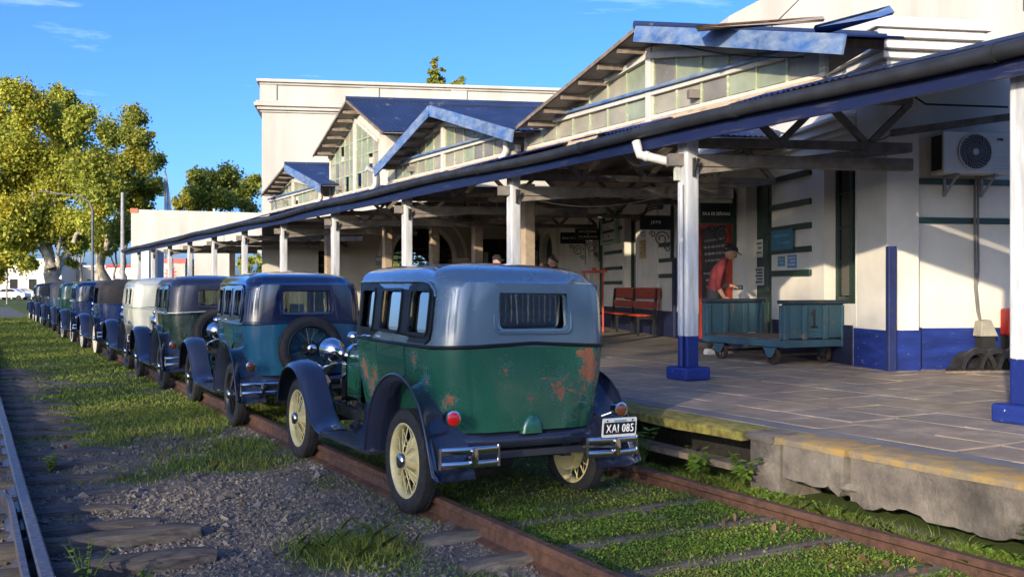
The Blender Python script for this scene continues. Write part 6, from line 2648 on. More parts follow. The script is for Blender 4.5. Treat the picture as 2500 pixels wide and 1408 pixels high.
for k in range(22):
    a = 2 * math.pi * k / 22
    g = G()
    g.tube([Mf @ Vector((fr * r * math.cos(a + r * 1.1), fr * r * math.sin(a + r * 1.1), 0.012)) for r in (0.2, 0.4, 0.6, 0.8, 0.98)], 0.0035, 4)
    g.build('grille_blade', m_grille, fan)
for r in (0.45, 0.7, 0.88):
    g = G()
    g.tube([Mf @ Vector((fr * r * math.cos(a), fr * r * math.sin(a), 0.010)) for a in np.linspace(0, 6.283, 33)], 0.002, 4)
    g.build('grille_ring', m_grille, fan)
g = G()
g.lathe([(0, 0.0), (fr * 0.2, 0), (fr * 0.18, 0.02), (0, 0.022)], 20, Mf)
g.build('fan_hub', plain('hub_silver', (0.5, 0.5, 0.5), 0.35), fan, 40)
put_text('york', m_black, t, Matrix.Translation((wd * 0.83, -0.206, hh * 0.82)) @ Matrix.Rotation(R(90), 4, 'X'), 0.09, 0.032)
for k in range(4):
    g = G()
    g.box(wd * 0.72, wd * 0.95, -0.204, -0.201, hh * (0.12 + 0.09 * k), hh * (0.12 + 0.09 * k) + 0.004)
    g.build('casing_rib', m_grille, t)
for x in (wd * 0.2, wd * 0.75):
    g = G()
    g.beam((x, -0.24, -0.02), (x, 0.10, -0.02), 0.04, 0.035).beam((x, 0.08, -0.03), (x, 0.08, -0.28), 0.035, 0.03, (0, 1, 0)).beam((x, -0.2, -0.03), (x, 0.08, -0.26), 0.03, 0.02)
    g.build('bracket', m_grille, t)
t = thing('pipe_run', 'grey insulated pipes dropping down the wall from the air conditioner', 'pipe', mat=MBLD)
xa = a_of(2380, 0.1)
for k, dx in enumerate((-0.025, 0.02)):
    g = G()
    pts = [(xa + dx, 0.02, zs(425)), (xa + dx, 0.06, zs(450)), (xa + dx + 0.01, 0.08, zs(560)), (xa + dx + 0.02, 0.08, zs(660)), (xa + dx * 0.5 + 0.0, 0.08, zs(700)), (xa + 0.03 + dx * 0.4, 0.07, zs(760)), (xa + 0.05, 0.05, zs(785))]
    g.tube(pts, 0.016, 8)
    g.build('pipe', plain('pipe_grey', (0.16, 0.15, 0.14), 0.7), t, 60)
t = thing('drain_bucket', 'pale tilted plastic tub under the pipe end', 'tub', mat=MBLD @ Matrix.Translation((xa + 0.08, -0.02, zs(822))))
g = G()
g.loft([[(-0.13, -0.08, 0), (0.13, -0.08, 0), (0.13, 0.1, 0), (-0.13, 0.1, 0)], [(-0.10, -0.06, 0.2), (0.04, -0.06, 0.22), (0.04, 0.1, 0.22), (-0.10, 0.1, 0.2)]], True, True, True)
o = g.build('tub', plain('tub_grey', (0.33, 0.31, 0.24), 0.6), t, bevel=0.012)
g = G()
g.box(-0.1, 0.1, -0.06, 0.08, -0.3, -0.002)
g.build('stand', m_dark, t)
# arched iron castings leaning in a row
m_cast = plain('cast_iron', (0.035, 0.033, 0.03), 0.5, 0.2, var=0.6, scale=9, bump=0.3)
aw = a_of(2330, -0.3)
for k in range(4):
    t = thing('arched_casting', 'black arched iron casting lying by the wall, %s from the left' % ['first', 'second', 'third', 'fourth'][k], 'casting', mat=MBLD @ Matrix.Translation((aw + 0.06 + 0.24 * k, -0.34 - 0.02 * k, PZ)), group='arched iron castings')
    g = G()
    rings = []
    for i in range(15):
        a = R(10 + 160 * i / 14)
        c, s = math.cos(a), math.sin(a)
        e = Vector((0.19 + 0.22 * -c * 0.9, 0, 0))
        ro, ri = 0.30, 0.235
        rings.append([(0.20 - 0.95 * ro * c * 0.9, y, ro * s * 1.05) for y in (-0.10, -0.03)] + [(0.20 - 0.95 * ri * c * 0.9, y, ri * s * 1.05) for y in (-0.03, -0.10)])
    g.loft(rings, True, True, True)
    g.build('rim', m_cast, t, 50)
    g = G()
    g.loft([[(0.20 - 0.9 * r_ * math.cos(R(10 + 160 * i / 14)), 0.20, r_ * math.sin(R(10 + 160 * i / 14))) for r_ in (0.22, 0.26)] + [(0.20 - 0.9 * r_ * math.cos(R(10 + 160 * i / 14)), -0.028, r_ * math.sin(R(10 + 160 * i / 14))) for r_ in (0.26, 0.22)] for i in range(15)], True, True, True)
    g.build('vault', m_cast, t, 50)
    g = G()
    g.box(-0.08, 0.02, -0.11, 0.2, 0.0, 0.05)
    g.build('foot', m_cast, t, bevel=0.008)
t = thing('timber_bearer', 'broken timber bearer under the arched castings', 'plank', mat=MBLD @ Matrix.Translation((aw - 0.15, -0.42, PZ)))
g = G()
g.box(-0.1, 1.6, -0.08, 0.0, 0.0, 0.03)
g.build('plank', m_timber, t, bevel=0.006)
t = thing('red_drum', 'red steel container half hidden behind the nearest post', 'container', mat=MBLD @ Matrix.Translation((a_of(2462, -0.1), -0.1, zs(820))))
g = G()
g.box(-0.06, 0.3, -0.1, 0.1, 0, 0.36)
g.build('body', plain('red_container', (0.5, 0.03, 0.02), 0.4), t, bevel=0.03)
g = G()
g.box(-0.05, 0.29, -0.09, 0.09, -(zs(820) - PZ), -0.001)
g.build('stand', m_dark, t)

# ------------------------------------------------------------------ wires
def wire(label, pts, r=0.008):
    o = G().tube(pts, r, 5).build('overhead_wire', m_wire, None)
    tag(o, label, 'wire', 'loose wires')


def sagged(a, b, s, n=12):
    return [a.lerp(b, i / n) - Vector((0, 0, s * 4 * (i / n) * (1 - i / n))) for i in range(n + 1)]


wire('thin wire sagging under the canopy between two front posts', sagged(at_depth(1255, 470, 16), at_depth(1690, 455, 13), 0.25))
wire('slack wire from the largest gable up to the tall white wall', sagged(at_x(1590, 300, GX - 0.05), at_depth(1960, -10, 19), 0.1), 0.01)
wire('dark wire loop below the barge board of the largest gable', sagged(at_x(1640, 105, GX - 0.2), at_x(1960, 140, GX - 0.2), 0.06), 0.009)
wire('conduit running along the wall above the air conditioner', [at_depth(2200, 215, 12.9), at_depth(2260, 255, 12.9), at_depth(2460, 262, 12.95)], 0.014)
wire('thin wire strung from the near truss to the corner wall', sagged(at_depth(2108, 345, 12.6), at_depth(2175, 330, 12.3), 0.03), 0.007)

# ================================================================== trees and plants
def leaf_mat(name, dark, light, yellow=None, trans=0.35, nscale=0.35):
    m = Mt(name)
    a = m.attr('var')
    c = m.mix(a, dark, light)
    if yellow:
        c = m.mix(m.ramp(m.noise(nscale, 4), 0.5, 0.68), c, m.mix(a, tuple(x * 0.6 for x in yellow), yellow))
    m.set(c, 0.6, 0, 0.3)
    tr = m.n.new('ShaderNodeBsdfTranslucent')
    m.l.new(c, tr.inputs[0])
    mx = m.n.new('ShaderNodeMixShader')
    mx.inputs[0].default_value = trans
    m.l.new(m.b.outputs[0], mx.inputs[1])
    m.l.new(tr.outputs[0], mx.inputs[2])
    m.l.new(mx.outputs[0], m.out.inputs[0])
    return m.m


m_plane = leaf_mat('plane_leaf', (0.17, 0.20, 0.025), (0.44, 0.44, 0.055), (0.58, 0.48, 0.04))
m_plane2 = leaf_mat('plane_leaf_dark', (0.12, 0.155, 0.024), (0.33, 0.34, 0.05), (0.42, 0.36, 0.04))
m_deep = leaf_mat('deep_leaf', (0.12, 0.16, 0.022), (0.33, 0.34, 0.05), (0.42, 0.36, 0.045))
m_needle = leaf_mat('needle', (0.03, 0.045, 0.015), (0.09, 0.10, 0.035))
m_bark = plain('mottled_bark', (0.40, 0.34, 0.25), 0.85, var=0.5, scale=1.6, bump=0.5, bscale=6)
m_bark2 = plain('grey_bark', (0.16, 0.13, 0.10), 0.9, var=0.4, scale=3, bump=0.5, bscale=10)


def leaf_cloud(clumps, per, size, rng, flat=1.0):
    """clumps: (x, y, z, r); leaves thicken towards the skin of each clump, in sub-clumps"""
    P, V = [], []
    for (x, y, z, r) in clumps:
        ns = max(5, int(9 * (r / 2.0) ** 1.5))
        d = rng.normal(size=(ns, 3))
        d /= np.linalg.norm(d, axis=1)[:, None]
        sub = d * (r * rng.uniform(0.45, 1.0, (ns, 1)))
        sub[:, 2] *= flat
        n = int(per * (r / 2.0) ** 2)
        k = rng.integers(0, ns, n)
        q = rng.normal(size=(n, 3)) * (0.30 * r * rng.uniform(0.5, 1.1, (ns, 1))[k])
        P.append(np.array([x, y, z]) + sub[k] + q)
        V.append(np.clip(rng.normal(0.5, 0.14, n) + (rng.uniform(-0.25, 0.25, ns))[k], 0, 1))
    P = np.concatenate(P)
    V = np.concatenate(V)
    n = len(P)
    a = rng.normal(size=(n, 3)); a /= np.linalg.norm(a, axis=1)[:, None]
    b = rng.normal(size=(n, 3)); b -= a * (a * b).sum(1)[:, None]; b /= np.linalg.norm(b, axis=1)[:, None]
    s = size * rng.uniform(0.6, 1.35, (n, 1))
    quad = np.stack([P - a * s * 0.5, P + b * s * 0.34 - a * s * 0.05, P + a * s * 0.5, P - b * s * 0.34 - a * s * 0.05], 1)
    return quad.reshape(-1, 3), V


def limb(g, p, q, r0, r1, wig, rng, n=6):
    p, q = Vector(p), Vector(q)
    pts, rs = [], []
    for i in range(n + 1):
        u = i / n
        w = Vector(rng.normal(size=3)) * wig * math.sin(math.pi * u)
        pts.append(p.lerp(q, u) + w)
        rs.append(r0 + (r1 - r0) * u)
    g.tube(pts, rs, 9)
    return pts


def tree(name, label, base, limbs, clumps, per, size, leafm, barkm, seed, group=None, flat=0.8):
    rng = np.random.default_rng(seed)
    t = thing(name, label, 'tree', base, group=group)
    bx = Vector(base)
    g = G()
    for (p, q, r0, r1) in limbs:
        limb(g, Vector(p) - bx, Vector(q) - bx, r0, r1, r0 * 0.5, rng)
    g.build('trunk', barkm, t, 70, fix=False)
    v, var = leaf_cloud([(c[0] - bx.x, c[1] - bx.y, c[2] - bx.z, c[3]) for c in clumps], per, size, rng, flat)
    o = link('crown', np_mesh('crown', v, 4, var), leafm, t)
    return t


def view_tree(name, label, px, dep, leafpx, limbpx, per, size, leafm, barkm, seed, spread=4.0, group=None):
    """clumps and limbs are placed where the photograph shows them, at their own depth"""
    rng = np.random.default_rng(seed + 50)
    b = at_depth(px, 700, dep)
    base = (b.x, b.y, 0)
    cl = []
    for (cx, cy, cr) in leafpx:
        dd = dep + rng.uniform(-spread, spread)
        p = at_depth(cx, cy, dd)
        cl.append((p.x, p.y, p.z, cr * dep / 2400))
    lb = []
    for (x0, y0, x1, y1, w0, w1) in limbpx:
        p, q = at_depth(x0, y0, dep), at_depth(x1, y1, dep + rng.uniform(-1.5, 1.5))
        if y0 > 690:
            p.z = -0.1
        lb.append((p, q, w0 * dep / 4800, w1 * dep / 4800))
    return tree(name, label, base, lb, cl, per, size, leafm, barkm, seed, group)


view_tree('plane_tree', 'big yellow-green plane tree with pale forked trunk at the left', 130, 84,
          [(45, 255, 48), (-10, 300, 60), (95, 290, 50), (165, 262, 52), (215, 320, 46), (40, 370, 80), (140, 370, 75), (-20, 420, 80), (70, 470, 80), (170, 460, 70), (235, 420, 55), (20, 540, 70), (110, 545, 60), (190, 545, 55), (240, 520, 45), (-10, 610, 50), (75, 600, 38), (205, 600, 34), (20, 215, 26), (160, 228, 26), (270, 470, 40), (40, 640, 30), (-20, 660, 36), (90, 640, 20), (175, 640, 18)],
          [(134, 705, 130, 650, 50, 40), (126, 655, 92, 565, 24, 15), (128, 650, 116, 550, 18, 12), (138, 650, 180, 590, 19, 13), (180, 592, 205, 530, 12, 7), (92, 567, 80, 470, 14, 6), (116, 552, 150, 420, 11, 5), (142, 650, 148, 570, 10, 7)],
          6400, 0.28, m_plane, m_bark, 3, 5.0, 'plane trees')
view_tree('plane_tree', 'darker plane tree just behind the big one, left of the flag', 250, 104,
          [(315, 290, 36), (290, 335, 40), (335, 350, 40), (360, 400, 34), (310, 420, 50), (345, 460, 42), (285, 490, 46), (335, 520, 40), (300, 560, 40), (250, 580, 36), (355, 560, 30), (360, 330, 18), (375, 440, 20)],
          [(255, 705, 250, 620, 26, 20), (250, 625, 290, 520, 16, 8), (250, 630, 215, 560, 14, 8), (305, 705, 300, 620, 16, 12), (300, 625, 325, 540, 10, 6), (345, 705, 330, 600, 14, 8)],
          4800, 0.32, m_plane2, m_bark, 5, 5.0, 'plane trees')
view_tree('round_tree', 'round green tree rising behind the white pavilion', 525, 118,
          [(520, 430, 40), (480, 455, 34), (560, 445, 38), (600, 465, 30), (450, 480, 26), (530, 480, 40), (590, 500, 34), (490, 505, 34), (620, 440, 18), (440, 500, 20)],
          [(525, 705, 525, 520, 22, 14), (525, 540, 480, 470, 10, 5), (525, 540, 570, 460, 10, 5)],
          3200, 0.38, m_deep, m_bark2, 6, 5.0)
view_tree('conifer', 'dark conifer top rising behind the white block', 1068, 78,
          [(1066, 160, 11), (1062, 180, 14), (1070, 200, 16), (1060, 215, 20), (1052, 178, 8), (1080, 172, 7), (1115, 205, 12), (1122, 192, 9), (1105, 218, 14), (1130, 215, 9), (1085, 222, 16), (1056, 200, 14), (1076, 212, 14), (1066, 146, 6)],
          [(1070, 705, 1066, 150, 16, 3), (1075, 240, 1120, 190, 6, 2)], 6500, 0.26, m_deep, m_bark2, 7, 1.5)
view_tree('young_tree', 'small yellow-green street tree at the far left edge', 16, 92,
          [(5, 615, 26), (30, 600, 20), (-10, 640, 26), (30, 640, 18), (50, 625, 16)], [(17, 705, 17, 625, 4, 3)], 1300, 0.34, m_plane, m_bark, 8, 2.0)
view_tree('young_tree', 'bushy tree behind the far arched opening of the pavilion', 610, 76,
          [(590, 640, 18), (620, 630, 18), (645, 640, 20), (600, 660, 18), (640, 665, 18)], [(612, 705, 612, 650, 6, 3)], 1500, 0.3, m_plane, m_bark, 9, 2.0)
c = OB + PB * a_of(985, DF + 22) + BB * (DF + 22)
dc = c.x * ST + c.y * CT
view_tree('weeping_tree', 'sunlit hanging tree seen through the big arch', 985, dc,
          [(975, 630, 22), (1000, 620, 20), (1020, 640, 20), (960, 655, 20), (990, 655, 24), (1040, 650, 18), (950, 625, 18)], [(990, 705, 990, 640, 10, 5)], 2200, 0.2, m_plane2, m_bark2, 10, 1.0)
# bare stems of younger trees under the big crowns
for k, (px, lean) in enumerate(((182, 6), (200, -5), (276, 8), (240, -4))):
    view_tree('slender_tree', 'slender pale street tree trunk under the dark plane crown, %s from the left' % ['first', 'second', 'fourth', 'third'][k], px, 96 + 4 * k, [(px + lean, 590, 26), (px - 8, 610, 18)],
              [(px, 705, px + lean, 600, 7, 4), (px + lean * 0.5, 650, px - lean * 2, 605, 4, 2)], 1500, 0.36, m_plane2, m_bark, 20 + k, 2.0, 'slender street trees')

# tall row of trees along the left of the tracks: out of the frame, they shade the yard and show in the paint
rng = np.random.default_rng(77)
proto = None
SHADE = [(-21.0, -23.0), (-19.5, -18.6), (-20.5, -9.9), (-19.5, -4.0), (-21.0, 1.4), (-19.5, 7.5), (-21.0, 13.5), (-19.5, 19.5), (-21.0, 25.5), (-19.5, 32.0), (-21.0, 38.5)]
for i, (x, y) in enumerate(SHADE):
    if proto is None:
        cl = []
        for k in range(25):
            a, rr_ = rng.uniform(0, 6.28), rng.uniform(0.6, 4.4)
            z = rng.uniform(4.0, 16.8)
            rr_ *= 1.0 if z < 13 else 0.65
            cl.append((x + rr_ * math.cos(a), y + rr_ * math.sin(a), z, rng.uniform(1.5, 2.4) * (0.8 if z > 14 else 1)))
        proto = tree('shade_tree', 'x', (x, y, 0), [((x, y, -0.1), (x + 0.2, y, 5), 0.42, 0.3), ((x + 0.2, y, 4), (x + 1.8, y + 1, 9), 0.2, 0.06), ((x, y, 4), (x - 1.8, y - 1, 9), 0.2, 0.06), ((x + 0.2, y, 5), (x, y + 0.4, 16), 0.26, 0.05)], cl, 260, 0.36, m_plane2, m_bark2, 31, 'shade trees left of the tracks')
        o = proto
        o.scale = (0.66, 0.66, 0.66)
    else:
        o = copy_tree(proto)
        o.location = (x, y, 0)
        o.rotation_euler = (0, 0, i * 1.9)
        sc_ = 0.74 if i in (1, 2) else 0.66 + 0.04 * math.sin(i * 2.1)
        o.scale = (sc_, sc_, sc_)
    o['label'] = 'tall leafy tree left of the tracks outside the picture, %s from the back' % ordn[i].replace('nearest', 'first')

# grey timber fence closing the yard behind the camera; the car windows mirror it
t = thing('timber_fence', 'grey timber fence behind the camera at the end of the yard', 'fence', (2.0, -13.0, 0))
m_fence = plain('grey_fence_timber', (0.58, 0.54, 0.48), 0.9, var=0.4, scale=4, bump=0.3)
g = G()
g.box(0, 0.17, 0, 0.03, 0, 2.5)
pm = g.mesh('plank')
for i in range(110):
    o = link('plank', pm, m_fence, t)
    o.location = (i * 0.19, 0.01 * (i % 3), 0.03 * math.sin(i * 1.7))
for z in (0.5, 2.0):
    g = G()
    g.box(0, 20.9, 0.06, 0.12, z, z + 0.1)
    g.build('rail', m_fence, t)

# ------------------------------------------------------------------ ground cover
def blades(n, box, dens, h0, h1, w, rng, zoff=0.0, lean=0.5, power=1.0):
    """grass blades, thicker near the camera"""
    x = rng.uniform(box[0], box[1], n)
    y = box[2] + (box[3] - box[2]) * rng.uniform(0, 1, n) ** power
    keep = np.array([dens(a, b) for a, b in zip(x, y)]) > rng.uniform(0, 1, n)
    x, y = x[keep], y[keep]
    z = np.array([ground_z(a, b) for a, b in zip(x, y)]) + zoff - 0.004
    m = len(x)
    h = rng.uniform(h0, h1, m) * (1 + 0.02 * np.maximum(0, y - 8))
    a = rng.uniform(0, 6.283, m)
    ww = w * rng.uniform(0.6, 1.4, m) * (1 + 0.09 * np.maximum(0, y - 6))
    l = rng.normal(0, lean, (m, 2)) * h[:, None]
    B = np.stack([x, y, z], 1)
    dx = np.stack([np.cos(a) * ww, np.sin(a) * ww, np.zeros(m)], 1)
    T = B + np.stack([l[:, 0], l[:, 1], h], 1)
    M_ = B + np.stack([l[:, 0] * 0.3, l[:, 1] * 0.3, h * 0.55], 1)
    q = np.stack([B - dx, B + dx, M_ + dx * 0.7, T, M_ - dx * 0.7], 1)
    return q.reshape(-1, 3), rng.uniform(0, 1, m)


m_grass = leaf_mat('grass_blade', (0.065, 0.11, 0.015), (0.23, 0.28, 0.045), (0.24, 0.24, 0.06), 0.3, 1.4)
m_dry = leaf_mat('dry_grass', (0.26, 0.19, 0.10), (0.50, 0.40, 0.24), None, 0.3)
m_clover = leaf_mat('clover_leaf', (0.055, 0.12, 0.014), (0.19, 0.29, 0.035), (0.30, 0.33, 0.06), 0.3, 1.6)
SLEEP2 = (2.95, 3.72, 4.42, 5.05, 5.72)


def d_main(x, y):
    if x > 5.2:
        return 0
    g_ = green_at(x, y)
    if 2.85 < x < 2.99 or 4.77 < x < 4.91:
        return 0.0
    return max(0, g_ - 0.22) * (1.2 if x < 2.9 else 0.7)


v1, r1 = blades(150000, (0.42, 5.2, 2.6, 14), d_main, 0.012, 0.042, 0.0026, rng, 0, 0.55, 1.15)
v2, r2 = blades(90000, (0.3, 5.2, 14, 58), d_main, 0.016, 0.045, 0.005, rng, 0, 0.5, 1.3)
v3, r3 = blades(26000, (4.9, 5.22, 2.0, 9), lambda x, y: 0.35 + 0.9 * max(0, fbm(x, y, 1.5)) - 0.5 * (x > 5.14), 0.02, 0.11, 0.0017, rng, 0.0, 0.8)
v4, r4 = blades(4200, (1.6, 2.5, 5.2, 6.4), lambda x, y: math.exp(-((x - 2.05) / 0.28) ** 2 - ((y - 5.75) / 0.34) ** 2), 0.02, 0.13, 0.0022, rng, 0, 0.75)
v5, r5 = blades(5000, (1.0, 2.9, 8, 12), lambda x, y: 0.35 * (green_at(x, y) > 0.5), 0.05, 0.10, 0.003, rng, 0, 0.4)
V5, R5 = np.concatenate([v1, v2, v3, v4, v5]), np.concatenate([r1, r2, r3, r4, r5])
o = link('grass', np_mesh('grass', V5, 5, R5), m_grass)
tag(o, 'short green grass among the gravel and along the tracks', 'grass', kind='stuff')
v1, r1 = blades(9000, (0.5, 5.2, 2.6, 12), lambda x, y: 0.25 + 0.4 * (1.2 < x < 2.8 and 6.2 < y < 8.4) + 0.3 * (x > 4.9), 0.015, 0.045, 0.0016, rng, 0.006, 1.3)
o = link('dry_grass', np_mesh('dry_grass', v1, 5, r1), m_dry)
tag(o, 'dry straw and pine needles scattered over the gravel', 'straw', kind='stuff')


def flat_leaves(n, box, dens, size, hz, rng, tilt=0.45):
    x = rng.uniform(box[0], box[1], n)
    y = rng.uniform(box[2], box[3], n)
    keep = np.array([dens(a, b) for a, b in zip(x, y)]) > rng.uniform(0, 1, n)
    x, y = x[keep], y[keep]
    m = len(x)
    z = np.array([ground_z(a, b) + hz * (0.6 + 0.8 * fbm(a, b, 2.4)) for a, b in zip(x, y)]) + rng.uniform(-0.012, 0.012, m)
    P = np.stack([x, y, z], 1)
    a = rng.uniform(0, 6.283, m)
    t1, t2 = rng.normal(0, tilt, m), rng.normal(0, tilt, m)
    u = np.stack([np.cos(a), np.sin(a), t1], 1)
    w = np.stack([-np.sin(a), np.cos(a), t2], 1)
    s = size * rng.uniform(0.6, 1.4, (m, 1))
    q = np.stack([P - u * s, P - u * s * 0.3 - w * s * 0.8, P + u * s * 0.7 - w * s * 0.6, P + u * s, P + u * s * 0.7 + w * s * 0.6, P - u * s * 0.3 + w * s * 0.8], 1)
    return q.reshape(-1, 3), np.clip(rng.normal(0.5, 0.25, m), 0, 1)


def d_clover(x, y):
    if any(abs(y - s) < 0.10 + 0.05 * fbm(x, s, 3) for s in SLEEP2):
        return 0.04
    n = fbm(x, y, 1.6)
    k = 0.75 + 0.7 * n
    if y > 6.0:
        k *= 0.35
    return max(0.0, min(1, k))


v1, r1 = flat_leaves(90000, (2.99, 4.78, 2.6, 7.2), d_clover, 0.0062, 0.028, rng)
v2, r2 = flat_leaves(9000, (2.0, 2.86, 3.5, 8.0), lambda x, y: max(0, fbm(x, y, 1.2) + 0.1), 0.008, 0.012, rng)
v3, r3 = flat_leaves(14000, (4.92, 5.24, 2.0, 9.0), lambda x, y: max(0, 0.45 + fbm(x, y, 2.0)), 0.011, 0.05, rng)
o = link('clover', np_mesh('clover', np.concatenate([v1, v2, v3]), 6, np.concatenate([r1, r2, r3])), m_clover)
tag(o, 'bright green clover carpet between the rusty rails', 'clover', kind='stuff')

# gravel
m_stone = Mt('ballast_stone')
_a = m_stone.attr('var')
_c = m_stone.mix(_a, (0.05, 0.045, 0.042), (0.22, 0.195, 0.17))
m_stone = m_stone.set(_c, 0.85, 0, 0.3, bump=m_stone.noise(90, 4), bstr=0.3)
OCT = np.array([[1, 0, 0], [-1, 0, 0], [0, 1, 0], [0, -1, 0], [0, 0, 1], [0, 0, -1]], float)
OF = [(0, 2, 4), (2, 1, 4), (1, 3, 4), (3, 0, 4), (2, 0, 5), (1, 2, 5), (3, 1, 5), (0, 3, 5)]


def stones(n, box, dens, s0, s1, rng, power=1.0):
    x = rng.uniform(box[0], box[1], n)
    y = box[2] + (box[3] - box[2]) * rng.uniform(0, 1, n) ** power
    keep = np.array([dens(a, b) for a, b in zip(x, y)]) > rng.uniform(0, 1, n)
    x, y = x[keep], y[keep]
    m = len(x)
    s = rng.uniform(s0, s1, m) * rng.uniform(0.6, 1.0, m)
    z = np.array([ground_z(a, b) for a, b in zip(x, y)]) + s * 0.15
    V = OCT[None] + rng.normal(0, 0.28, (m, 6, 3))
    V *= s[:, None, None] * rng.uniform([0.7, 0.7, 0.45], [1.2, 1.2, 0.85], (m, 3))[:, None, :]
    a = rng.uniform(0, 6.28, m)
    c, sn = np.cos(a)[:, None], np.sin(a)[:, None]
    X = V[..., 0] * c - V[..., 1] * sn
    Y = V[..., 0] * sn + V[..., 1] * c
    V = np.stack([X + x[:, None], Y + y[:, None], V[..., 2] + z[:, None]], -1)
    F = V[:, np.array(OF).ravel()].reshape(-1, 3)
    return F, np.repeat(np.clip(rng.beta(2, 3, m), 0, 1), 8)


def d_stone(x, y):
    if x > 2.95:
        return 0.10
    return max(0.05, 1.0 - green_at(x, y) * 1.35) * (1 if y < 11 else 0.6)


v1, r1 = stones(13000, (0.42, 2.86, 2.8, 13), d_stone, 0.009, 0.027, rng, 1.2)
v2, r2 = stones(9000, (0.42, 2.86, 4.2, 8), d_stone, 0.008, 0.018, rng, 1.0)
v3, r3 = stones(2600, (-0.9, 0.30, 4.6, 16), lambda x, y: 1, 0.015, 0.04, rng, 1.2)
v5, r5 = stones(500, (0.42, 2.86, 3.6, 12), d_stone, 0.03, 0.058, rng, 1.1)
v4, r4 = stones(600, (2.95, 5.2, 2.8, 9), lambda x, y: 1, 0.010, 0.026, rng)
o = link('gravel', np_mesh('gravel', np.concatenate([v1, v2, v3, v4, v5]), 3, np.concatenate([r1, r2, r3, r4, r5])), m_stone)
tag(o, 'loose grey ballast stones between the sleepers', 'gravel', kind='stuff')

# fallen leaves
m_fallen = leaf_mat('fallen_leaf', (0.07, 0.035, 0.018), (0.20, 0.12, 0.065), None, 0.15)
v1, r1 = flat_leaves(420, (0.4, 5.2, 3.0, 12), lambda x, y: 0.6, 0.014, 0.02, rng, 0.6)
v2, r2 = flat_leaves(160, (4.0, 5.2, 3.0, 5.2), lambda x, y: math.exp(-((x - 4.6) / 0.3) ** 2), 0.019, 0.035, rng, 0.7)
o = link('fallen_leaves', np_mesh('fallen_leaves', np.concatenate([v1, v2]), 6, np.concatenate([r1, r2])), m_fallen)
tag(o, 'brown fallen leaves strewn over grass and gravel', 'leaves', kind='stuff')


# broad-leaved weeds at the broken platform edge and beside the grey rail
def weed(label, x, y, z, stems, h, ls, rng, mat):
    t = thing('weed', label, 'plant', (x, y, z), group='weeds')
    g = G()
    P, U, Wd = [], [], []
    for i in range(stems):
        a = rng.uniform(0, 6.28)
        top = Vector((math.cos(a) * h * rng.uniform(0.1, 0.55), math.sin(a) * h * rng.uniform(0.1, 0.55), h * rng.uniform(0.6, 1.0)))
        g.tube([(0, 0, 0), top * 0.55 + Vector((0, 0, h * 0.1)), top], [0.004, 0.003, 0.002], 5)
        for k in range(7):
            u = 0.3 + 0.7 * k / 6
            b_ = rng.uniform(0, 6.28)
            P.append(np.array(top * u) + np.array([math.cos(b_), math.sin(b_), 0.1]) * ls * 0.6)
            U.append([math.cos(b_), math.sin(b_), rng.uniform(-0.5, 0.3)])
            Wd.append([-math.sin(b_), math.cos(b_), rng.uniform(-0.3, 0.3)])
    g.build('stem', m_grass, t, 60, fix=False)
    P, U, Wd = map(np.array, (P, U, Wd))
    s = ls * rng.uniform(0.6, 1.3, (len(P), 1))
    q = np.stack([P - U * s * 0.7, P - U * s * 0.2 - Wd * s * 0.55, P + U * s * 0.4 - Wd * s * 0.4, P + U * s, P + U * s * 0.4 + Wd * s * 0.4, P - U * s * 0.2 + Wd * s * 0.55], 1).reshape(-1, 3)
    o = link('foliage', np_mesh('foliage', q, 6, rng.uniform(0.2, 0.9, len(P))), mat, t)


wz = 0.16
weed('tall broad-leaved weed growing before the dark gap under the platform', 5.02, 6.75, wz, 6, 0.34, 0.045, rng, m_clover)
weed('low broad-leaved weed left of the broken edge pier', 5.05, 6.1, wz, 9, 0.22, 0.05, rng, m_clover)
weed('bushy weed growing right against the broken edge pier', 5.10, 5.62, wz, 9, 0.26, 0.04, rng, m_clover)
weed('leafy weed at the lower right corner by the platform edge', 5.16, 3.35, 0.18, 8, 0.22, 0.04, rng, m_clover)
weed('upright leafy weed beside the grey rail in the left corner', 0.56, 5.75, 0.0, 6, 0.30, 0.024, rng, m_clover)
weed('small weed in the gravel right of the grey rail', 0.85, 5.65, 0.0, 4, 0.14, 0.02, rng, m_clover)
weed('pale spreading weed beside the grey rail farther back', 0.66, 9.6, 0.0, 12, 0.16, 0.03, rng, m_grass)

# ------------------------------------------------------------------ street furniture and the town beyond
m_pole = plain('grey_pole', (0.10, 0.105, 0.11), 0.6, 0.3)
p = at_depth(226, 700, 72)
t = thing('street_lamp', 'grey street lamp with a long curved arm before the plane tree', 'street lamp', (p.x, p.y, 0))
s_ = 72 / 2400
g = G()
zt = EYE + (700 - 480) * s_
rx = Vector((CT, -ST, 0))
B0 = Vector((p.x, p.y, 0))
g.tube([B0, B0 + Vector((0, 0, zt - 1.0)), B0 + Vector((0, 0, zt - 0.35)) - rx * 0.25, B0 + Vector((0, 0, zt)) - rx * 0.9, B0 + Vector((0, 0, EYE + 232 * s_)) - rx * 116 * s_], [0.12, 0.09, 0.075, 0.065, 0.05], 10)
g.build('pole', m_pole, t, 60, world=True)
g = G()
E = B0 + Vector((0, 0, EYE + 232 * s_)) - rx * 118 * s_
g.beam(E + rx * 0.4, E - rx * 0.35, 0.22, 0.09)
g.build('lamp_head', m_pole, t, world=True, bevel=0.03)
p = at_depth(299, 700, 66)
t = thing('utility_pole', 'plain concrete pole standing left of the pavilion', 'pole', (p.x, p.y, 0))
g = G()
g.tube([(0, 0, 0), (0, 0, EYE + 230 * 66 / 2400)], [0.16, 0.10], 10)
g.build('shaft', plain('pole_concrete', (0.30, 0.29, 0.27), 0.8), t, 60)
p = at_depth(403, 700, 100)
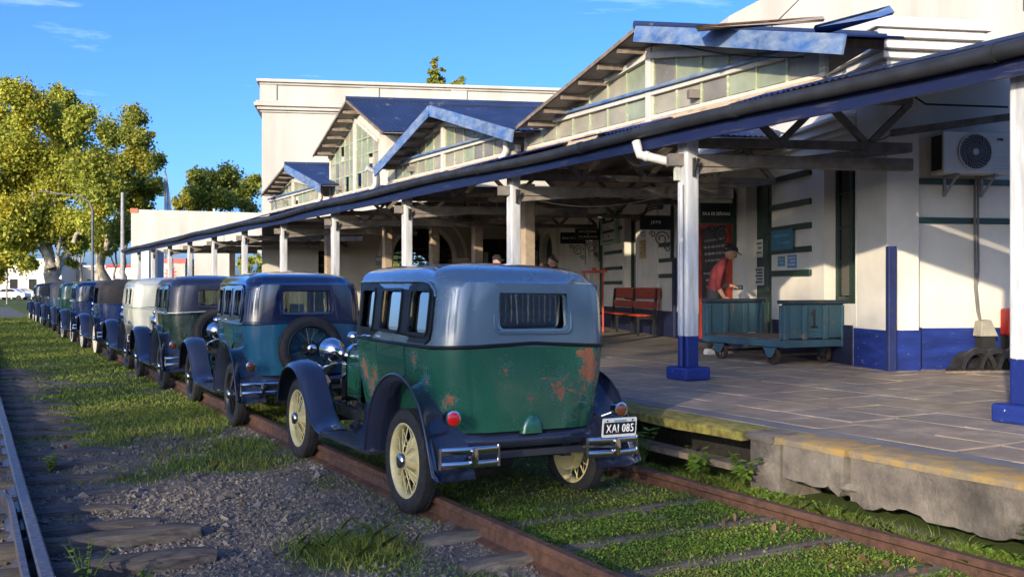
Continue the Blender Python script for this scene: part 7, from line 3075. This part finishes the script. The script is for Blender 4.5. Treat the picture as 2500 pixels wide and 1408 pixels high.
t = thing('flagpole', 'flagpole with hanging pale blue and white flag above the pavilion', 'flag', (p.x, p.y, 0))
s_ = 100 / 2400
g = G()
g.tube([(0, 0, 0), (0, 0, EYE + 285 * s_)], 0.08, 8)
g.build('pole', m_trim, t, 60)
g = G()
rings = []
for i in range(9):
    z = EYE + (278 - 100 * i / 8) * s_
    rings.append([tuple(rx * (u * (0.15 + 0.55 * i / 8)) + Vector((0, 0.18 * math.sin(u * 9 + i * 0.4), z))) for u in np.linspace(0, 1, 9)])
g.loft(rings, False)
mf = Mt('flag_cloth')
_s = mf.n.new('ShaderNodeSeparateXYZ')
mf.l.new(mf.tc(), _s.inputs[0])
mf = mf.set(mf.mix(mf.ramp(mf.noise(0.6, 2), 0.45, 0.55), (0.6, 0.62, 0.66), (0.25, 0.42, 0.62)), 0.8)
g.build('flag', mf, t, 70)
p = at_depth(523, 700, 66)
t = thing('roof_pipe', 'thin white pole standing on the pavilion roof', 'pole', (p.x, p.y, zp(525)))
g = G()
g.tube([(0, 0, -0.3), (0, 0, 0.85)], 0.09, 8)
g.build('shaft', m_trim, t, 60)

# white house fronts beyond the trees
def town_house(px0, px1, dep, h, label, col, roofcol=None):
    p, q = at_depth(px0, 700, dep), at_depth(px1, 700, dep)
    w = (q - p).length
    t = thing('town_house', label, 'house', mat=Matrix.Translation((p.x, p.y, 0)) @ CAMR, group='houses across the street')
    wins = []
    x = 1.0
    while x < w - 2.0:
        wins.append((x, x + 1.1)); x += 2.6
    holes = [[(a, 1.0 if k % 3 else 0.1), (b, 1.0 if k % 3 else 0.1), (b, 2.7), (a, 2.7)] for k, (a, b) in enumerate(wins)]
    g = G()
    g.plate([(0, 0), (w, 0), (w, h), (0, h)], holes, lambda u, v, w_: (u, w_, v), 0.3)
    g.build('wall', plain('house_paint', col, 0.85, var=0.1), t)
    g = G()
    g.box(0, w, 0.31, 8, 0, h - 0.02)
    g.build('body', plain('house_side', tuple(x * 0.9 for x in col), 0.85, var=0.1), t)
    for k, (a, b) in enumerate(wins):
        g = G()
        g.box(a, b, 0.15, 0.2, 1.0 if k % 3 else 0.1, 2.7)
        g.build('window' if k % 3 else 'door', m_dark, t)
    g = G()
    g.box(-0.1, w + 0.1, -0.25, 0.3, h + 0.001, h + 0.3)
    g.build('parapet', plain('house_trim', roofcol or (0.6, 0.58, 0.52), 0.85), t)


town_house(-40, 150, 135, 5.2, 'low white house front with awnings behind the left trees', (0.6, 0.56, 0.48))
town_house(150, 262, 140, 4.4, 'low cream house front behind the plane trunk', (0.42, 0.36, 0.29))
town_house(262, 345, 128, 4.2, 'white shop front with red band left of the pavilion', (0.55, 0.55, 0.55), (0.5, 0.05, 0.04))
# kiosk seen through the pavilion opening
p = at_depth(384, 700, 70)
t = thing('kiosk', 'white kiosk with red roof band and red emblem seen through the pavilion', 'kiosk', mat=Matrix.Translation((p.x, p.y, 0)) @ CAMR)
s_ = 70 / 2400
g = G()
g.box(0, 68 * s_, 0, 2, 0, EYE + 68 * s_)
g.build('wall', m_block, t)
g = G()
g.box(-0.05, 70 * s_, -0.06, 2, EYE + 58 * s_, EYE + 69 * s_)
g.build('roof_band', plain('band_red', (0.5, 0.03, 0.03), 0.5), t)
g = G()
n = 11
g.plate([(0.95 + (0.62 if i % 2 else 0.28) * math.cos(2 * math.pi * i / (2 * n)) * 0.8, EYE + 0.95 + (0.62 if i % 2 else 0.28) * math.sin(2 * math.pi * i / (2 * n))) for i in range(2 * n)], [], lambda u, v, w_: (u, -0.03 + w_, v), 0.02)
g.build('emblem', plain('emblem_red', (0.5, 0.02, 0.03), 0.5), t)
p = at_depth(452, 700, 71)
t = thing('brick_kiosk', 'brown brick kiosk right of the white kiosk', 'kiosk', mat=Matrix.Translation((p.x, p.y, 0)) @ CAMR)
g = G()
g.box(0, 22 * s_, 0, 2, 0, EYE + 50 * s_)
g.build('wall', plain('brown_brick', (0.20, 0.09, 0.05), 0.9, var=0.3), t)
g = G()
g.box(-0.1, 24 * s_, -0.1, 2.1, EYE + 50 * s_ + 0.001, EYE + 55 * s_)
g.build('roof', m_trim, t)


# modern cars parked across the street
def small_car(px, dep, label, col):
    p = at_depth(px, 700, dep)
    t = thing('parked_car', label, 'car', mat=Matrix.Translation((p.x, p.y, 0)) @ CAMR, group='modern cars across the street')
    prof = [(-2.0, 0.35), (-2.05, 0.75), (-1.9, 0.95), (-1.35, 1.05), (-0.75, 1.42), (0.6, 1.45), (1.25, 1.02), (1.95, 0.85), (2.05, 0.6), (2.0, 0.35)]
    g = G()
    g.loft([[(x, y, z - (0.06 if abs(y) > 0.7 and z > 1.1 else 0)) for x, z in prof] for y in (-0.82, -0.7, 0.7, 0.82)], True, True, True)
    g.build('body', paint('modern_paint', col, 0.2, 0.7), t, 40)
    for sy in (-1, 1):
        g = G()
        g.plate([(-1.2, 1.02), (-0.72, 1.34), (0.55, 1.36), (1.05, 1.02)], [], lambda u, v, w_: (u, sy * (0.825 + w_), v), 0.01)
        g.build('side_window', m_dark, t)
        for x in (-1.3, 1.3):
            g = G()
            g.lathe([(0.18, -0.1), (0.31, -0.1), (0.32, 0.0), (0.31, 0.1), (0.18, 0.1), (0, 0.08)], 18, Matrix.Translation((x, sy * 0.76, 0.32)) @ Matrix.Rotation(R(90) * -sy, 4, 'X'))
            g.build('wheel', m_rubber, t, 40)


small_car(28, 122, 'white modern car parked across the street at the far left', (0.55, 0.56, 0.58))
small_car(52, 128, 'silver modern car parked behind the white one', (0.30, 0.31, 0.33))
